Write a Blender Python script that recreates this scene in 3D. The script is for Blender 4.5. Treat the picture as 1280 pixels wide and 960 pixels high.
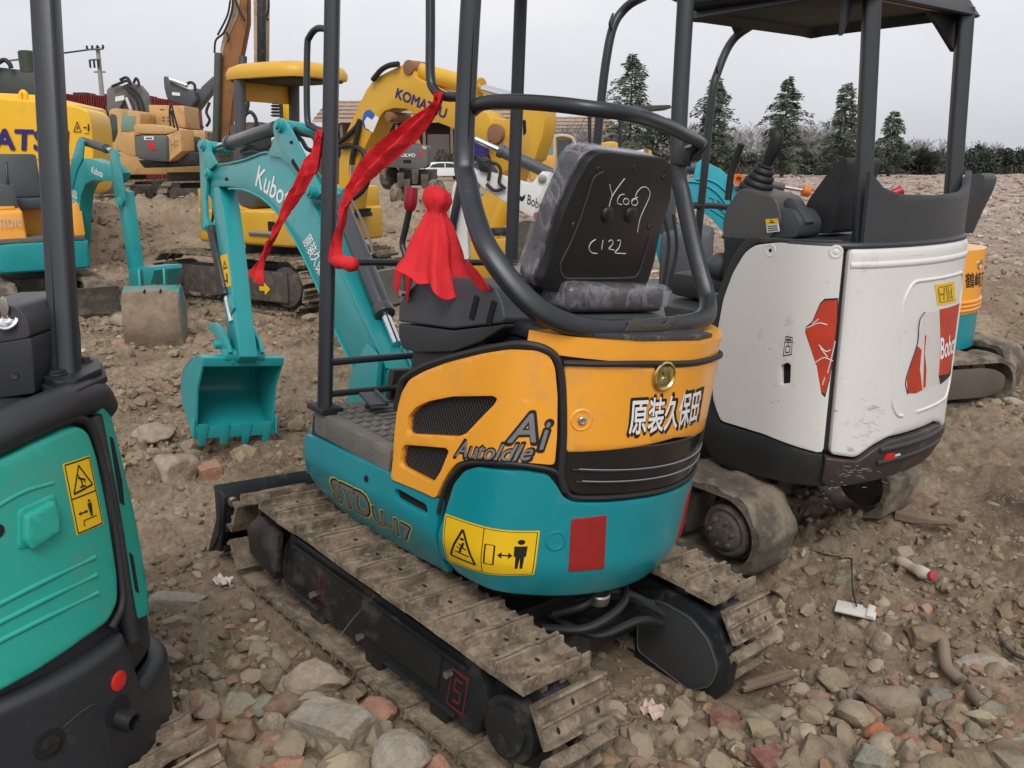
import bpy,bmesh,math,random
import numpy as np
from mathutils import Vector,Matrix,geometry,noise

C=bpy.context.scene.collection
for o in list(bpy.data.objects):bpy.data.objects.remove(o)
R=math.radians
random.seed(7)
RNG=np.random.default_rng(11)

# ---------------------------------------------------------------- camera, light, exposure
FPX,HOR,CAMH=1080.0,200.0,1.70
THETA=math.atan((480-HOR)/FPX)
cam_d=bpy.data.cameras.new('camera');cam=bpy.data.objects.new('camera',cam_d);C.objects.link(cam)
cam_d.sensor_width=36;cam_d.lens=FPX/1280*36;cam_d.clip_start=0.05;cam_d.clip_end=3000
cam.location=(0,0,CAMH);cam.rotation_euler=(R(90)-THETA,0,0)
bpy.context.scene.camera=cam

SUN_EL,SUN_AZ=50.0,178.0          # azimuth measured from +Y clockwise (behind the viewer, to the right)
world=bpy.data.worlds.new('World');bpy.context.scene.world=world
world.use_nodes=True
wn=world.node_tree.nodes;wl=world.node_tree.links;wn.clear()
w_out=wn.new('ShaderNodeOutputWorld');w_bg=wn.new('ShaderNodeBackground')
w_sky=wn.new('ShaderNodeTexSky');w_sky.sky_type='NISHITA';w_sky.sun_disc=False
w_sky.sun_elevation=R(SUN_EL);w_sky.sun_rotation=R(SUN_AZ);w_sky.air_density=1.0;w_sky.dust_density=4.0;w_sky.ozone_density=1.0
w_hsv=wn.new('ShaderNodeHueSaturation');w_hsv.inputs['Saturation'].default_value=0.12
w_mix=wn.new('ShaderNodeMix');w_mix.data_type='RGBA';w_mix.inputs[0].default_value=0.72
w_tc=wn.new('ShaderNodeTexCoord');w_no=wn.new('ShaderNodeTexNoise');w_no.inputs['Scale'].default_value=1.7;w_no.inputs['Detail'].default_value=5
w_mp=wn.new('ShaderNodeMapping');w_mp.inputs['Scale'].default_value=(1,1,2.6)
w_ramp=wn.new('ShaderNodeValToRGB')
w_ramp.color_ramp.elements[0].position=0.32;w_ramp.color_ramp.elements[0].color=(4.5,4.65,5.2,1)
w_ramp.color_ramp.elements[1].position=0.70;w_ramp.color_ramp.elements[1].color=(6.5,6.45,6.7,1)
wl.new(w_tc.outputs['Generated'],w_mp.inputs['Vector']);wl.new(w_mp.outputs['Vector'],w_no.inputs['Vector'])
wl.new(w_no.outputs['Fac'],w_ramp.inputs['Fac'])
wl.new(w_sky.outputs['Color'],w_hsv.inputs['Color']);wl.new(w_hsv.outputs['Color'],w_mix.inputs[6]);wl.new(w_ramp.outputs['Color'],w_mix.inputs[7])
wl.new(w_mix.outputs[2],w_bg.inputs['Color']);w_bg.inputs['Strength'].default_value=0.115
wl.new(w_bg.outputs['Background'],w_out.inputs['Surface'])
sun_d=bpy.data.lights.new('sun','SUN');sun_d.energy=1.35;sun_d.angle=R(28);sun_d.color=(1,0.965,0.92)
sun=bpy.data.objects.new('sun',sun_d);C.objects.link(sun)
sdir=Vector((math.sin(R(SUN_AZ))*math.cos(R(SUN_EL)),math.cos(R(SUN_AZ))*math.cos(R(SUN_EL)),math.sin(R(SUN_EL))))
sun.rotation_euler=sdir.to_track_quat('Z','Y').to_euler();sun.location=(0,0,30)
vs=bpy.context.scene.view_settings
vs.view_transform='Standard';vs.look='None';vs.gamma=1;vs.use_curve_mapping=False;vs.exposure=0.42

# ---------------------------------------------------------------- rays: a photo position turned into a point on a named plane
CO=Vector((0,0,CAMH));FW=Vector((0,math.cos(THETA),-math.sin(THETA)));UPV=Vector((0,math.sin(THETA),math.cos(THETA)))
def ray(px,py):return FW+Vector((1,0,0))*((px-640)/FPX)+UPV*((480-py)/FPX)

class Frame:
    def __init__(s,x=0,y=0,z=0,yaw=0,pit=0,rol=0,parent=None):
        s.M=Matrix.Translation((x,y,z)) @ Matrix.Rotation(R(yaw),4,'Z') @ Matrix.Rotation(R(pit),4,'Y') @ Matrix.Rotation(R(rol),4,'X')
        s.L=s.M.copy()
        if parent:s.M=parent.M @ s.M
        s.I=s.M.inverted()
        s.o=s.I @ CO;s.I3=s.I.to_3x3()
    def pl(s,px,py,n,p0):
        d=s.I3 @ ray(px,py);n=Vector(n)
        return s.o+d*((Vector(p0)-s.o).dot(n)/d.dot(n))
    def ax(s,px,py,a,v):
        d=s.I3 @ ray(px,py)
        return s.o+d*((v-s.o[a])/d[a])
    def axs(s,pts,a,v):return [s.ax(p[0],p[1],a,v) for p in pts]

def px_of(P):
    v=Vector(P)-CO;d=v.dot(FW);return 640+FPX*v.x/d,480-FPX*v.dot(UPV)/d
def wpt(px,py,y):# world point seen at px,py at forward distance y
    d=ray(px,py);return CO+d*(y/d.y)

# ---------------------------------------------------------------- materials
MATS={}
def mat(name,col,rough=0.5,metal=0.0,var=0.0,vscale=6.0,dirt=None,dirt_amt=0.0,dscale=5.0,bump=0.0,bscale=40.0,coat=0.0,attr=None,col2=None,emit=None,spec=0.5,detail=5,scratch=None,splash=None):
    if name in MATS:return MATS[name]
    m=bpy.data.materials.new(name);m.use_nodes=True;MATS[name]=m
    n=m.node_tree.nodes;l=m.node_tree.links
    b=n['Principled BSDF'];b.inputs['Roughness'].default_value=rough;b.inputs['Metallic'].default_value=metal
    b.inputs['Coat Weight'].default_value=coat;b.inputs['Coat Roughness'].default_value=0.15;b.inputs['Specular IOR Level'].default_value=spec
    tc=n.new('ShaderNodeTexCoord')
    src=None
    if attr:
        a=n.new('ShaderNodeAttribute');a.attribute_name=attr;src=a.outputs['Color']
    else:
        rgb=n.new('ShaderNodeRGB');rgb.outputs[0].default_value=(*col,1);src=rgb.outputs[0]
    def noi(scale,det,rou=0.6):
        t=n.new('ShaderNodeTexNoise');t.inputs['Scale'].default_value=scale;t.inputs['Detail'].default_value=det;t.inputs['Roughness'].default_value=rou
        l.new(tc.outputs['Object'],t.inputs['Vector']);return t.outputs['Fac']
    def ramp(fac,a,c,ca=(0,0,0,1),cb=(1,1,1,1)):
        r=n.new('ShaderNodeValToRGB');r.color_ramp.elements[0].position=a;r.color_ramp.elements[1].position=c
        r.color_ramp.elements[0].color=ca;r.color_ramp.elements[1].color=cb;l.new(fac,r.inputs['Fac']);return r.outputs['Color']
    def mixc(fac,a,c,mode='MIX'):
        x=n.new('ShaderNodeMix');x.data_type='RGBA';x.blend_type=mode
        if isinstance(fac,float):x.inputs[0].default_value=fac
        else:l.new(fac,x.inputs[0])
        l.new(a,x.inputs[6])
        if isinstance(c,tuple):x.inputs[7].default_value=(*c,1)
        else:l.new(c,x.inputs[7])
        return x.outputs[2]
    if col2:src=mixc(ramp(noi(vscale*0.7,detail),0.42,0.58),src,tuple(col2))
    if var>0:
        v=ramp(noi(vscale,detail),0.3,0.7,(1-var,)*3+(1,),(1+var*0.6,)*3+(1,))
        src=mixc(1.0,src,v,'MULTIPLY')
    if scratch:
        for k,(sc,th) in enumerate((((3,3,75),.735),((60,60,4),.745))):
            mp=n.new('ShaderNodeMapping');mp.inputs['Scale'].default_value=sc;mp.inputs['Rotation'].default_value=(.35,.2+k,.5)
            t=n.new('ShaderNodeTexNoise');t.inputs['Scale'].default_value=1.3;t.inputs['Detail'].default_value=3;l.new(tc.outputs['Object'],mp.inputs['Vector']);l.new(mp.outputs['Vector'],t.inputs['Vector'])
            src=mixc(ramp(t.outputs['Fac'],th-.03,th+.02,cb=(.55,.55,.55,1)),src,tuple(scratch))
        # rain-washed dust film and tiny specks
        src=mixc(ramp(noi(60,3),.70,.76,cb=(.5,.5,.5,1)),src,tuple(scratch))
    if splash:
        sp=n.new('ShaderNodeSeparateXYZ');l.new(tc.outputs['Object'],sp.inputs[0]);mr0=n.new('ShaderNodeMapRange')
        mr0.inputs['From Min'].default_value=splash[0];mr0.inputs['From Max'].default_value=splash[0]-splash[1];mr0.inputs['To Max'].default_value=.34;l.new(sp.outputs['Z'],mr0.inputs['Value'])
        ad=n.new('ShaderNodeMath');ad.operation='ADD';l.new(mr0.outputs['Result'],ad.inputs[0]);l.new(noi(26,6,.7),ad.inputs[1])
        src=mixc(ramp(ad.outputs[0],.70,.80,cb=(.8,.8,.8,1)),src,(.30,.24,.17))
    rsrc=None
    if dirt:
        f=ramp(noi(dscale,8,0.7),0.66-dirt_amt*0.5,0.9-dirt_amt*0.5)
        src=mixc(f,src,tuple(dirt))
        mr=n.new('ShaderNodeMapRange');mr.inputs['To Min'].default_value=rough;mr.inputs['To Max'].default_value=0.9
        l.new(f,mr.inputs['Value']);l.new(mr.outputs['Result'],b.inputs['Roughness'])
    else:
        f=noi(vscale*2.3,4);mr=n.new('ShaderNodeMapRange');mr.inputs['To Min'].default_value=max(0.02,rough-0.09);mr.inputs['To Max'].default_value=min(1,rough+0.09)
        l.new(f,mr.inputs['Value']);l.new(mr.outputs['Result'],b.inputs['Roughness'])
    l.new(src,b.inputs['Base Color'])
    if bump>0:
        bp=n.new('ShaderNodeBump');bp.inputs['Strength'].default_value=bump;bp.inputs['Distance'].default_value=0.01
        l.new(noi(bscale,7,0.65),bp.inputs['Height']);l.new(bp.outputs['Normal'],b.inputs['Normal'])
    if emit:b.inputs['Emission Color'].default_value=(*emit,1);b.inputs['Emission Strength'].default_value=1
    return m

MUD=(0.20,0.155,0.11)
TEAL=mat('teal_paint',(0.006,0.245,0.285),0.32,var=0.08,vscale=3,dirt=(0.10,0.21,0.20),dirt_amt=0.12,dscale=3.4,bump=0.05,bscale=25,coat=0.25,scratch=(0.05,0.31,0.34))
TEALB=mat('teal_paint_boom',(0.014,0.285,0.295),0.36,var=0.08,vscale=4,dirt=(0.10,0.17,0.15),dirt_amt=0.16,dscale=4,bump=0.08,bscale=20,coat=0.2,scratch=(0.10,0.34,0.34))
GREEN=mat('green_teal_panel',(0.020,0.345,0.27),0.40,var=0.06,vscale=2.5,dirt=(0.09,0.24,0.19),dirt_amt=0.14,dscale=3,bump=0.05,bscale=30,scratch=(0.12,0.42,0.34))
ORANGE=mat('orange_paint',(0.86,0.365,0.035),0.31,var=0.07,vscale=3,dirt=(0.50,0.28,0.10),dirt_amt=0.16,dscale=4,bump=0.06,bscale=16,coat=0.3,scratch=(0.85,0.55,0.25))
YELLOW=mat('machine_yellow_paint',(0.66,0.37,0.03),0.42,var=0.1,vscale=2,dirt=(0.33,0.22,0.08),dirt_amt=0.25,dscale=2,bump=0.05,scratch=(0.4,0.28,0.12))
YELLOWB=mat('bright_yellow_paint',(0.80,0.46,0.015),0.38,var=0.05,vscale=1.5,dirt=(0.5,0.34,0.07),dirt_amt=0.12,dscale=1.5)
TAN=mat('faded_tan_paint',(0.56,0.33,0.13),0.6,var=0.12,vscale=1.2,dirt=(0.22,0.16,0.10),dirt_amt=0.25,dscale=1.3)
TANP=mat('pale_lit_boom_paint',(0.46,0.33,0.21),0.6,var=0.15,vscale=1.0,dirt=(0.16,0.10,0.06),dirt_amt=0.3,dscale=1.3)
BROWN=mat('brown_boom_paint',(0.27,0.115,0.035),0.6,var=0.15,vscale=0.9,dirt=(0.10,0.06,0.03),dirt_amt=0.3,dscale=1.3)
WHITE=mat('white_paint',(0.68,0.67,0.645),0.42,var=0.04,vscale=2,dirt=(0.30,0.26,0.21),dirt_amt=0.13,dscale=5,bump=0.03,bscale=20,coat=0.1,scratch=(0.42,0.39,0.35),splash=(0.72,0.3))
WHITEB=mat('white_boom_paint',(0.68,0.68,0.66),0.45,var=0.06,vscale=3,dirt=(0.3,0.27,0.22),dirt_amt=0.2,dscale=5)
BLACKT=mat('black_tube_paint',(0.021,0.024,0.030),0.36,var=0.2,vscale=6,dirt=(0.07,0.068,0.066),dirt_amt=0.10,dscale=8,bump=0.04,bscale=60)
PLAST=mat('dark_grey_plastic',(0.058,0.062,0.069),0.5,var=0.12,vscale=5,dirt=(0.085,0.078,0.07),dirt_amt=0.12,dscale=6,bump=0.12,bscale=220)
PLASTL=mat('grey_plastic',(0.16,0.165,0.175),0.5,var=0.1,vscale=5,dirt=(0.2,0.18,0.15),dirt_amt=0.15,dscale=5,bump=0.1,bscale=150)
FRAMEB=mat('black_frame_paint',(0.014,0.0155,0.017),0.42,var=0.25,vscale=5,dirt=(0.11,0.088,0.065),dirt_amt=0.26,dscale=6,bump=0.1,bscale=30)
RUB=mat('black_rubber',(0.016,0.016,0.017),0.6,var=0.2,vscale=8,dirt=(0.09,0.075,0.06),dirt_amt=0.1)
GLOSSB=mat('gloss_black_paint',(0.010,0.010,0.011),0.18,coat=0.5)
MUDST=mat('mud_caked_steel',(0.265,0.205,0.14),0.85,var=0.35,vscale=14,col2=(0.13,0.096,0.066),dirt=(0.40,0.33,0.235),dirt_amt=0.30,dscale=30,bump=0.9,bscale=70)
MUDT=mat('mud_caked_rubber',(0.24,0.195,0.14),0.9,var=0.3,vscale=9,col2=(0.10,0.082,0.062),dirt=(0.27,0.23,0.17),dirt_amt=0.2,dscale=16,bump=1.0,bscale=40)
MUDF=mat('muddy_frame',(0.075,0.062,0.05),0.8,var=0.3,vscale=7,dirt=(0.19,0.15,0.11),dirt_amt=0.35,dscale=8,bump=0.5,bscale=40)
HOLE=mat('dark_recess',(0.006,0.006,0.006),0.9)
CHROME=mat('chrome_rod',(0.75,0.75,0.76),0.16,metal=1.0)
STEEL=mat('zinc_bolt',(0.45,0.42,0.36),0.38,metal=0.9)
RED=mat('red_cloth',(0.66,0.014,0.022),0.8,var=0.16,vscale=14,bump=0.7,bscale=26)
REDP=mat('red_plastic',(0.34,0.015,0.03),0.38)
REDD=mat('red_reflector',(0.30,0.02,0.018),0.4,var=0.1,vscale=20)
REDR=mat('bright_red_reflector',(0.62,0.02,0.015),0.3)
REDLOGO=mat('red_logo_vinyl',(0.50,0.045,0.02),0.4,var=0.25,vscale=6)
YSTK=mat('yellow_sticker',(0.80,0.50,0.012),0.4,var=0.05,vscale=10)
INK=mat('black_ink',(0.012,0.011,0.010),0.5)
WINK=mat('white_lettering',(0.80,0.80,0.80),0.5)
GINK=mat('grey_lettering',(0.20,0.20,0.215),0.45,var=0.15,vscale=10)
YINK=mat('yellow_outline_lettering',(0.62,0.58,0.10),0.5)
BLUEINK=mat('blue_lettering',(0.022,0.012,0.13),0.45)
CHALK=mat('white_marker',(0.75,0.75,0.74),0.7)
GREYP=mat('grey_counterweight_paint',(0.095,0.10,0.10),0.55,var=0.15,vscale=1.5,dirt=(0.16,0.13,0.10),dirt_amt=0.25,dscale=1.5)
GREYD=mat('dark_grey_boom_paint',(0.075,0.08,0.09),0.55,var=0.15,vscale=1.5,dirt=(0.15,0.13,0.11),dirt_amt=0.2,dscale=1.5)
GREYB=mat('weathered_grey_paint',(0.17,0.165,0.15),0.65,var=0.2,vscale=1.5,dirt=(0.09,0.075,0.06),dirt_amt=0.35,dscale=1.5)
GLASS=mat('dark_window_glass',(0.03,0.05,0.045),0.08,spec=0.7)
GLASSG=mat('green_window_glass',(0.16,0.26,0.20),0.1,spec=0.7)
GREENGR=mat('olive_grey_paint',(0.055,0.065,0.058),0.55,var=0.1,dirt=(0.12,0.11,0.09),dirt_amt=0.15)
ORANGER=mat('orange_red_paint',(0.62,0.15,0.02),0.5,var=0.15)
MAT_DECK=mat('worn_rubber_mat',(0.125,0.118,0.105),0.75,var=0.2,vscale=6,dirt=(0.22,0.19,0.15),dirt_amt=0.3,dscale=9,bump=0.4,bscale=60)
WOOD=mat('weathered_wood',(0.20,0.145,0.095),0.85,var=0.3,vscale=9,bump=0.6,bscale=40)

def plastic_film():
    m=bpy.data.materials.new('clear_plastic_wrap');m.use_nodes=True;n=m.node_tree.nodes;l=m.node_tree.links
    b=n['Principled BSDF'];b.inputs['Roughness'].default_value=0.10;b.inputs['Base Color'].default_value=(0.55,0.54,0.60,1)
    tc=n.new('ShaderNodeTexCoord');mp=n.new('ShaderNodeMapping');mp.inputs['Scale'].default_value=(3.2,2.2,1.5);mp.inputs['Rotation'].default_value=(.5,.3,.6)
    t=n.new('ShaderNodeTexNoise');t.inputs['Scale'].default_value=3.2;t.inputs['Detail'].default_value=4;t.inputs['Distortion'].default_value=1.6;t.inputs['Roughness'].default_value=.5
    mth=n.new('ShaderNodeMath');mth.operation='SUBTRACT';mth.inputs[1].default_value=.5;ab=n.new('ShaderNodeMath');ab.operation='ABSOLUTE'
    l.new(tc.outputs['Object'],mp.inputs['Vector']);l.new(mp.outputs['Vector'],t.inputs['Vector']);l.new(t.outputs['Fac'],mth.inputs[0]);l.new(mth.outputs[0],ab.inputs[0])
    r=n.new('ShaderNodeValToRGB');r.color_ramp.elements[0].position=0.0;r.color_ramp.elements[0].color=(0.34,)*3+(1,);r.color_ramp.elements[1].position=0.06;r.color_ramp.elements[1].color=(0.13,)*3+(1,)
    l.new(ab.outputs[0],r.inputs['Fac']);l.new(r.outputs['Color'],b.inputs['Alpha'])
    bp=n.new('ShaderNodeBump');bp.inputs['Strength'].default_value=0.5;bp.inputs['Distance'].default_value=0.03
    l.new(ab.outputs[0],bp.inputs['Height']);l.new(bp.outputs['Normal'],b.inputs['Normal'])
    return m
FILM=plastic_film()
def vinyl():
    return mat('wrinkled_black_vinyl',(0.03,0.03,0.033),0.22,bump=0.8,bscale=14,coat=0.4)
VINYL=vinyl()

# ---------------------------------------------------------------- objects
def finish(bm,name,m,parent=None,smooth=35,bevel=0.0,loc=None,label=None,seg=2,kind=None,bev_ang=30):
    if bevel>0:
        bmesh.ops.remove_doubles(bm,verts=bm.verts,dist=1e-5)
        es=[e for e in bm.edges if len(e.link_faces)==2 and e.calc_face_angle(0)>R(bev_ang)]
        if es:
            try:bmesh.ops.bevel(bm,geom=es,offset=bevel,segments=seg,affect='EDGES',profile=0.6,clamp_overlap=True)
            except Exception:pass
    bmesh.ops.recalc_face_normals(bm,faces=bm.faces)
    me=bpy.data.meshes.new(name);bm.to_mesh(me);bm.free()
    for mm in (m if isinstance(m,(list,tuple)) else [m]):me.materials.append(mm)
    if smooth:
        me.polygons.foreach_set('use_smooth',[True]*len(me.polygons))
        me.set_sharp_from_angle(angle=R(smooth))
    o=bpy.data.objects.new(name,me);C.objects.link(o)
    if parent:o.parent=parent
    if loc is not None:o.matrix_local=loc
    if label:o['label']=label
    if kind:o['kind']=kind
    return o
def thing(name,label,cat,fr=None,group=None):
    o=bpy.data.objects.new(name,None);C.objects.link(o);o.empty_display_size=0.2
    if fr is not None:o.matrix_world=fr.M
    o['label']=label;o['category']=cat
    if group:o['group']=group
    return o
def tag(o,label,cat,group=None,kind=None):
    o['label']=label;o['category']=cat
    if group:o['group']=group
    if kind:o['kind']=kind
    return o

def box(bm,c,s,rot=None):
    M=Matrix.Translation(c) @ (rot.to_4x4() if rot is not None else Matrix()) @ Matrix.Diagonal((s[0],s[1],s[2],1))
    return bmesh.ops.create_cube(bm,size=1,matrix=M)['verts']
def prism(bm,pts,vec,mi=0):
    vec=Vector(vec);a=[bm.verts.new(p) for p in pts];b=[bm.verts.new(Vector(p)+vec) for p in pts]
    f=bm.faces.new(a);f.material_index=mi
    f=bm.faces.new(b[::-1]);f.material_index=mi
    for i in range(len(a)):
        j=(i+1) % len(a);f=bm.faces.new((a[i],b[i],b[j],a[j]));f.material_index=mi
    return a+b
def basis(d):
    d=Vector(d).normalized();u=d.orthogonal().normalized()
    if abs(d.z)<0.95:u=d.cross(Vector((0,0,1))).normalized()
    return d,u,d.cross(u).normalized()
def cyl(bm,p,q,r,r2=None,seg=20,cap=True):
    p=Vector(p);q=Vector(q);r2=r if r2 is None else r2;d,u,v=basis(q-p)
    A=[];B=[]
    for i in range(seg):
        a=2*math.pi*i/seg;e=u*math.cos(a)+v*math.sin(a)
        A.append(bm.verts.new(p+e*r));B.append(bm.verts.new(q+e*r2))
    for i in range(seg):
        j=(i+1) % seg;bm.faces.new((A[i],A[j],B[j],B[i]))
    if cap:bm.faces.new(A[::-1]);bm.faces.new(B)
def lathe(bm,p,axis,prof,seg=24):
    """prof: list of (distance along the axis, radius)"""
    p=Vector(p);d,u,v=basis(axis);rings=[]
    for h,r in prof:
        if r<1e-6:rings.append([bm.verts.new(p+d*h)]);continue
        rings.append([bm.verts.new(p+d*h+(u*math.cos(2*math.pi*i/seg)+v*math.sin(2*math.pi*i/seg))*r) for i in range(seg)])
    for a,b in zip(rings,rings[1:]):
        for i in range(seg):
            j=(i+1) % seg
            if len(a)==1 and len(b)==1:continue
            if len(a)==1:bm.faces.new((a[0],b[j],b[i]))
            elif len(b)==1:bm.faces.new((a[i],a[j],b[0]))
            else:bm.faces.new((a[i],a[j],b[j],b[i]))
    if len(rings[0])>1:bm.faces.new(rings[0][::-1])
    if len(rings[-1])>1:bm.faces.new(rings[-1])
def catmull(pts,n=6):
    P=[Vector(p) for p in pts];P=[P[0]*2-P[1]]+P+[P[-1]*2-P[-2]];out=[]
    for i in range(1,len(P)-2):
        for k in range(n):
            t=k/n;a,b,c,d=P[i-1],P[i],P[i+1],P[i+2]
            out.append(0.5*((2*b)+(c-a)*t+(2*a-5*b+4*c-d)*t*t+(3*b-a-3*c+d)*t**3))
    out.append(P[-2]);return out
def tube(bm,pts,r,seg=14,n=6,smooth=True,square=0.0,flat=1.0):
    P=catmull(pts,n) if smooth and len(pts)>2 else [Vector(p) for p in pts]
    d=(P[1]-P[0]).normalized();_,u,v=basis(d);rings=[]
    for i,p in enumerate(P):
        nd=((P[min(i+1,len(P)-1)]-P[max(i-1,0)])).normalized()
        q=d.rotation_difference(nd);u=q @ u;v=q @ v;d=nd
        rr=r(i/(len(P)-1)) if callable(r) else r
        ring=[]
        for k in range(seg):
            a=2*math.pi*k/seg;c,s_=math.cos(a),math.sin(a)
            if square:
                e=2.0/(2+square*6);c=math.copysign(abs(c)**e,c);s_=math.copysign(abs(s_)**e,s_)
            ring.append(bm.verts.new(p+u*c*rr+v*s_*rr*flat))
        rings.append(ring)
    for a,b in zip(rings,rings[1:]):
        for i in range(seg):
            j=(i+1) % seg;bm.faces.new((a[i],a[j],b[j],b[i]))
    bm.faces.new(rings[0][::-1]);bm.faces.new(rings[-1])
def fillet(pts,r,n=4):
    """round the corners of a closed 2D/3D polygon"""
    P=[Vector(p) for p in pts];out=[];N=len(P)
    for i in range(N):
        a,b,c=P[i-1],P[i],P[(i+1) % N]
        rr=r[i] if isinstance(r,(list,tuple)) else r
        k1=min(rr,(a-b).length*0.48);k2=min(rr,(c-b).length*0.48)
        if rr<=0:out.append(b);continue
        p=b+(a-b).normalized()*k1;q=b+(c-b).normalized()*k2
        for t in range(n+1):
            t/=n;out.append(p*(1-t)**2+b*2*t*(1-t)+q*t*t)
    return out
def part(name,m,parent,fn,**k):
    bm=bmesh.new();fn(bm);return finish(bm,name,m,parent,**k)
def sheet(bm,G,thick=0.0):
    """G: rows of points -> quad grid"""
    V=[[bm.verts.new(p) for p in row] for row in G]
    for a,b in zip(V,V[1:]):
        for i in range(len(a)-1):bm.faces.new((a[i],a[i+1],b[i+1],b[i]))
    if thick:
        bmesh.ops.recalc_face_normals(bm,faces=bm.faces)
        bmesh.ops.solidify(bm,geom=bm.faces[:],thickness=thick)

# ---------------------------------------------------------------- curved body shells: positions (s along the outline, z up, d outward)
class Shell:
    def __init__(s,fr,pts,smooth=0.05,step=0.01,inset=None):
        s.fr=fr;P=[Vector((p[0],p[1])) for p in pts];D=[P[0]]
        for a,b in zip(P,P[1:]):
            n=max(1,int((b-a).length/step));D+=[a.lerp(b,(k+1)/n) for k in range(n)]
        w=int(smooth/step);A=np.array([[p.x,p.y] for p in D])
        for _ in range(3):
            if w<1:break
            B=np.vstack([np.repeat(A[:1],w,0),A,np.repeat(A[-1:],w,0)]);k=np.ones(2*w+1)/(2*w+1)
            A=np.stack([np.convolve(B[:,0],k,'valid'),np.convolve(B[:,1],k,'valid')],1)
        s.A=A;dl=np.linalg.norm(np.diff(A,axis=0),axis=1);s.S=np.concatenate([[0],np.cumsum(dl)]);s.T=s.S[-1]
        t=np.gradient(A,axis=0);t/=np.linalg.norm(t,axis=1)[:,None]
        s.N=np.stack([-t[:,1],t[:,0]],1)          # outward when the outline runs left side -> rear -> right side
        if (s.N[len(A)//2] @ (A[len(A)//2]-A.mean(0)))<0:s.N=-s.N
        s.inset=inset or (lambda z:0.0)
    def map(s,u,z,d=0.0):
        x=np.interp(u,s.S,s.A[:,0]);y=np.interp(u,s.S,s.A[:,1]);nx=np.interp(u,s.S,s.N[:,0]);ny=np.interp(u,s.S,s.N[:,1])
        d=d-s.inset(z);return Vector((x+nx*d,y+ny*d,z))
    def hit(s,px,py,d=0.0):
        o=s.fr.o;r=s.fr.I3 @ ray(px,py);A=s.A+s.N*d;best=None
        a=A[:-1];e=A[1:]-a
        den=r.x*e[:,1]-r.y*e[:,0];den[np.abs(den)<1e-9]=1e-9
        w0=a-np.array([o.x,o.y]);t=(w0[:,0]*e[:,1]-w0[:,1]*e[:,0])/den;k=(w0[:,0]*r.y-w0[:,1]*r.x)/den
        ok=(k>=-0.02) & (k<=1.02) & (t>0)
        if ok.any():
            i=np.where(ok)[0][np.argmin(t[ok])];tt=t[i];kk=min(1,max(0,k[i]))
        else:# just outside the silhouette: the closest outline point to the ray
            ln=math.hypot(r.x,r.y);q=A-np.array([o.x,o.y]);dist=np.abs(q[:,0]*r.y-q[:,1]*r.x)/ln
            i=int(np.argmin(dist));i=min(i,len(a)-1);kk=0;tt=(q[i,0]*r.x+q[i,1]*r.y)/ln/ln
        return Vector((s.S[i]+kk*(s.S[i+1]-s.S[i]),o.z+r.z*tt,0))
    def hits(s,pts,d=0.0):return [s.hit(p[0],p[1],d) for p in pts]
    def mirror(s,pts):return [Vector((s.T-p[0],p[1],0)) for p in pts][::-1]
    def both(s,pts):return list(pts)+s.mirror(pts)
    def warp(s,bm,step=0.025):
        bmesh.ops.triangulate(bm,faces=bm.faces[:])
        xs=[v.co.x for v in bm.verts];a,b=min(xs),max(xs);k=math.ceil(a/step)*step
        while k<b:
            bmesh.ops.bisect_plane(bm,geom=bm.verts[:]+bm.edges[:]+bm.faces[:],plane_co=(k,0,0),plane_no=(1,0,0),dist=1e-5);k+=step
        if s.inset(0) or s.inset(0.5) or s.inset(1.2):
            ys=[v.co.y for v in bm.verts];a,b=min(ys),max(ys);k=math.ceil(a/step)*step
            while k<b:
                bmesh.ops.bisect_plane(bm,geom=bm.verts[:]+bm.edges[:]+bm.faces[:],plane_co=(0,k,0),plane_no=(0,1,0),dist=1e-5);k+=step
        for v in bm.verts:v.co=s.map(v.co.x,v.co.y,v.co.z)
    def panel(s,name,m,parent,pts,d0,d1,bevel=0.006,rnd=0.0,holes=(),label=None,seg=2,**k):
        P=[Vector((p[0],p[1],0)) for p in pts]
        if rnd:P=fillet(P,rnd)
        bm=bmesh.new()
        if holes:
            loops=[P]+[[Vector((p[0],p[1],0)) for p in h] for h in holes]
            tri=geometry.tessellate_polygon(loops);flat=[p for lp in loops for p in lp]
            T=[bm.verts.new((p.x,p.y,d1)) for p in flat];B=[bm.verts.new((p.x,p.y,d0)) for p in flat]
            for t in tri:
                if len(set(t))==3:bm.faces.new([T[i] for i in t])
            o=0
            for lp in loops:
                n=len(lp)
                for i in range(n):
                    j=(i+1) % n;bm.faces.new((T[o+i],T[o+j],B[o+j],B[o+i]))
                o+=n
        else:
            top=[bm.verts.new((p.x,p.y,d1)) for p in P];bot=[bm.verts.new((p.x,p.y,d0)) for p in P]
            bm.faces.new(top)
            for i in range(len(P)):
                j=(i+1) % len(P);bm.faces.new((top[i],top[j],bot[j],bot[i]))
        if bevel:
            bmesh.ops.recalc_face_normals(bm,faces=bm.faces)
            es=[e for e in bm.edges if len(e.link_faces)==2 and e.calc_face_angle(0)>R(50) and abs(e.verts[0].co.z-d1)<1e-6 and abs(e.verts[1].co.z-d1)<1e-6]
            try:bmesh.ops.bevel(bm,geom=es,offset=bevel,segments=seg,affect='EDGES',profile=0.5,clamp_overlap=True)
            except Exception:pass
        s.warp(bm);return finish(bm,name,m,parent,smooth=40,label=label,**k)
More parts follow.
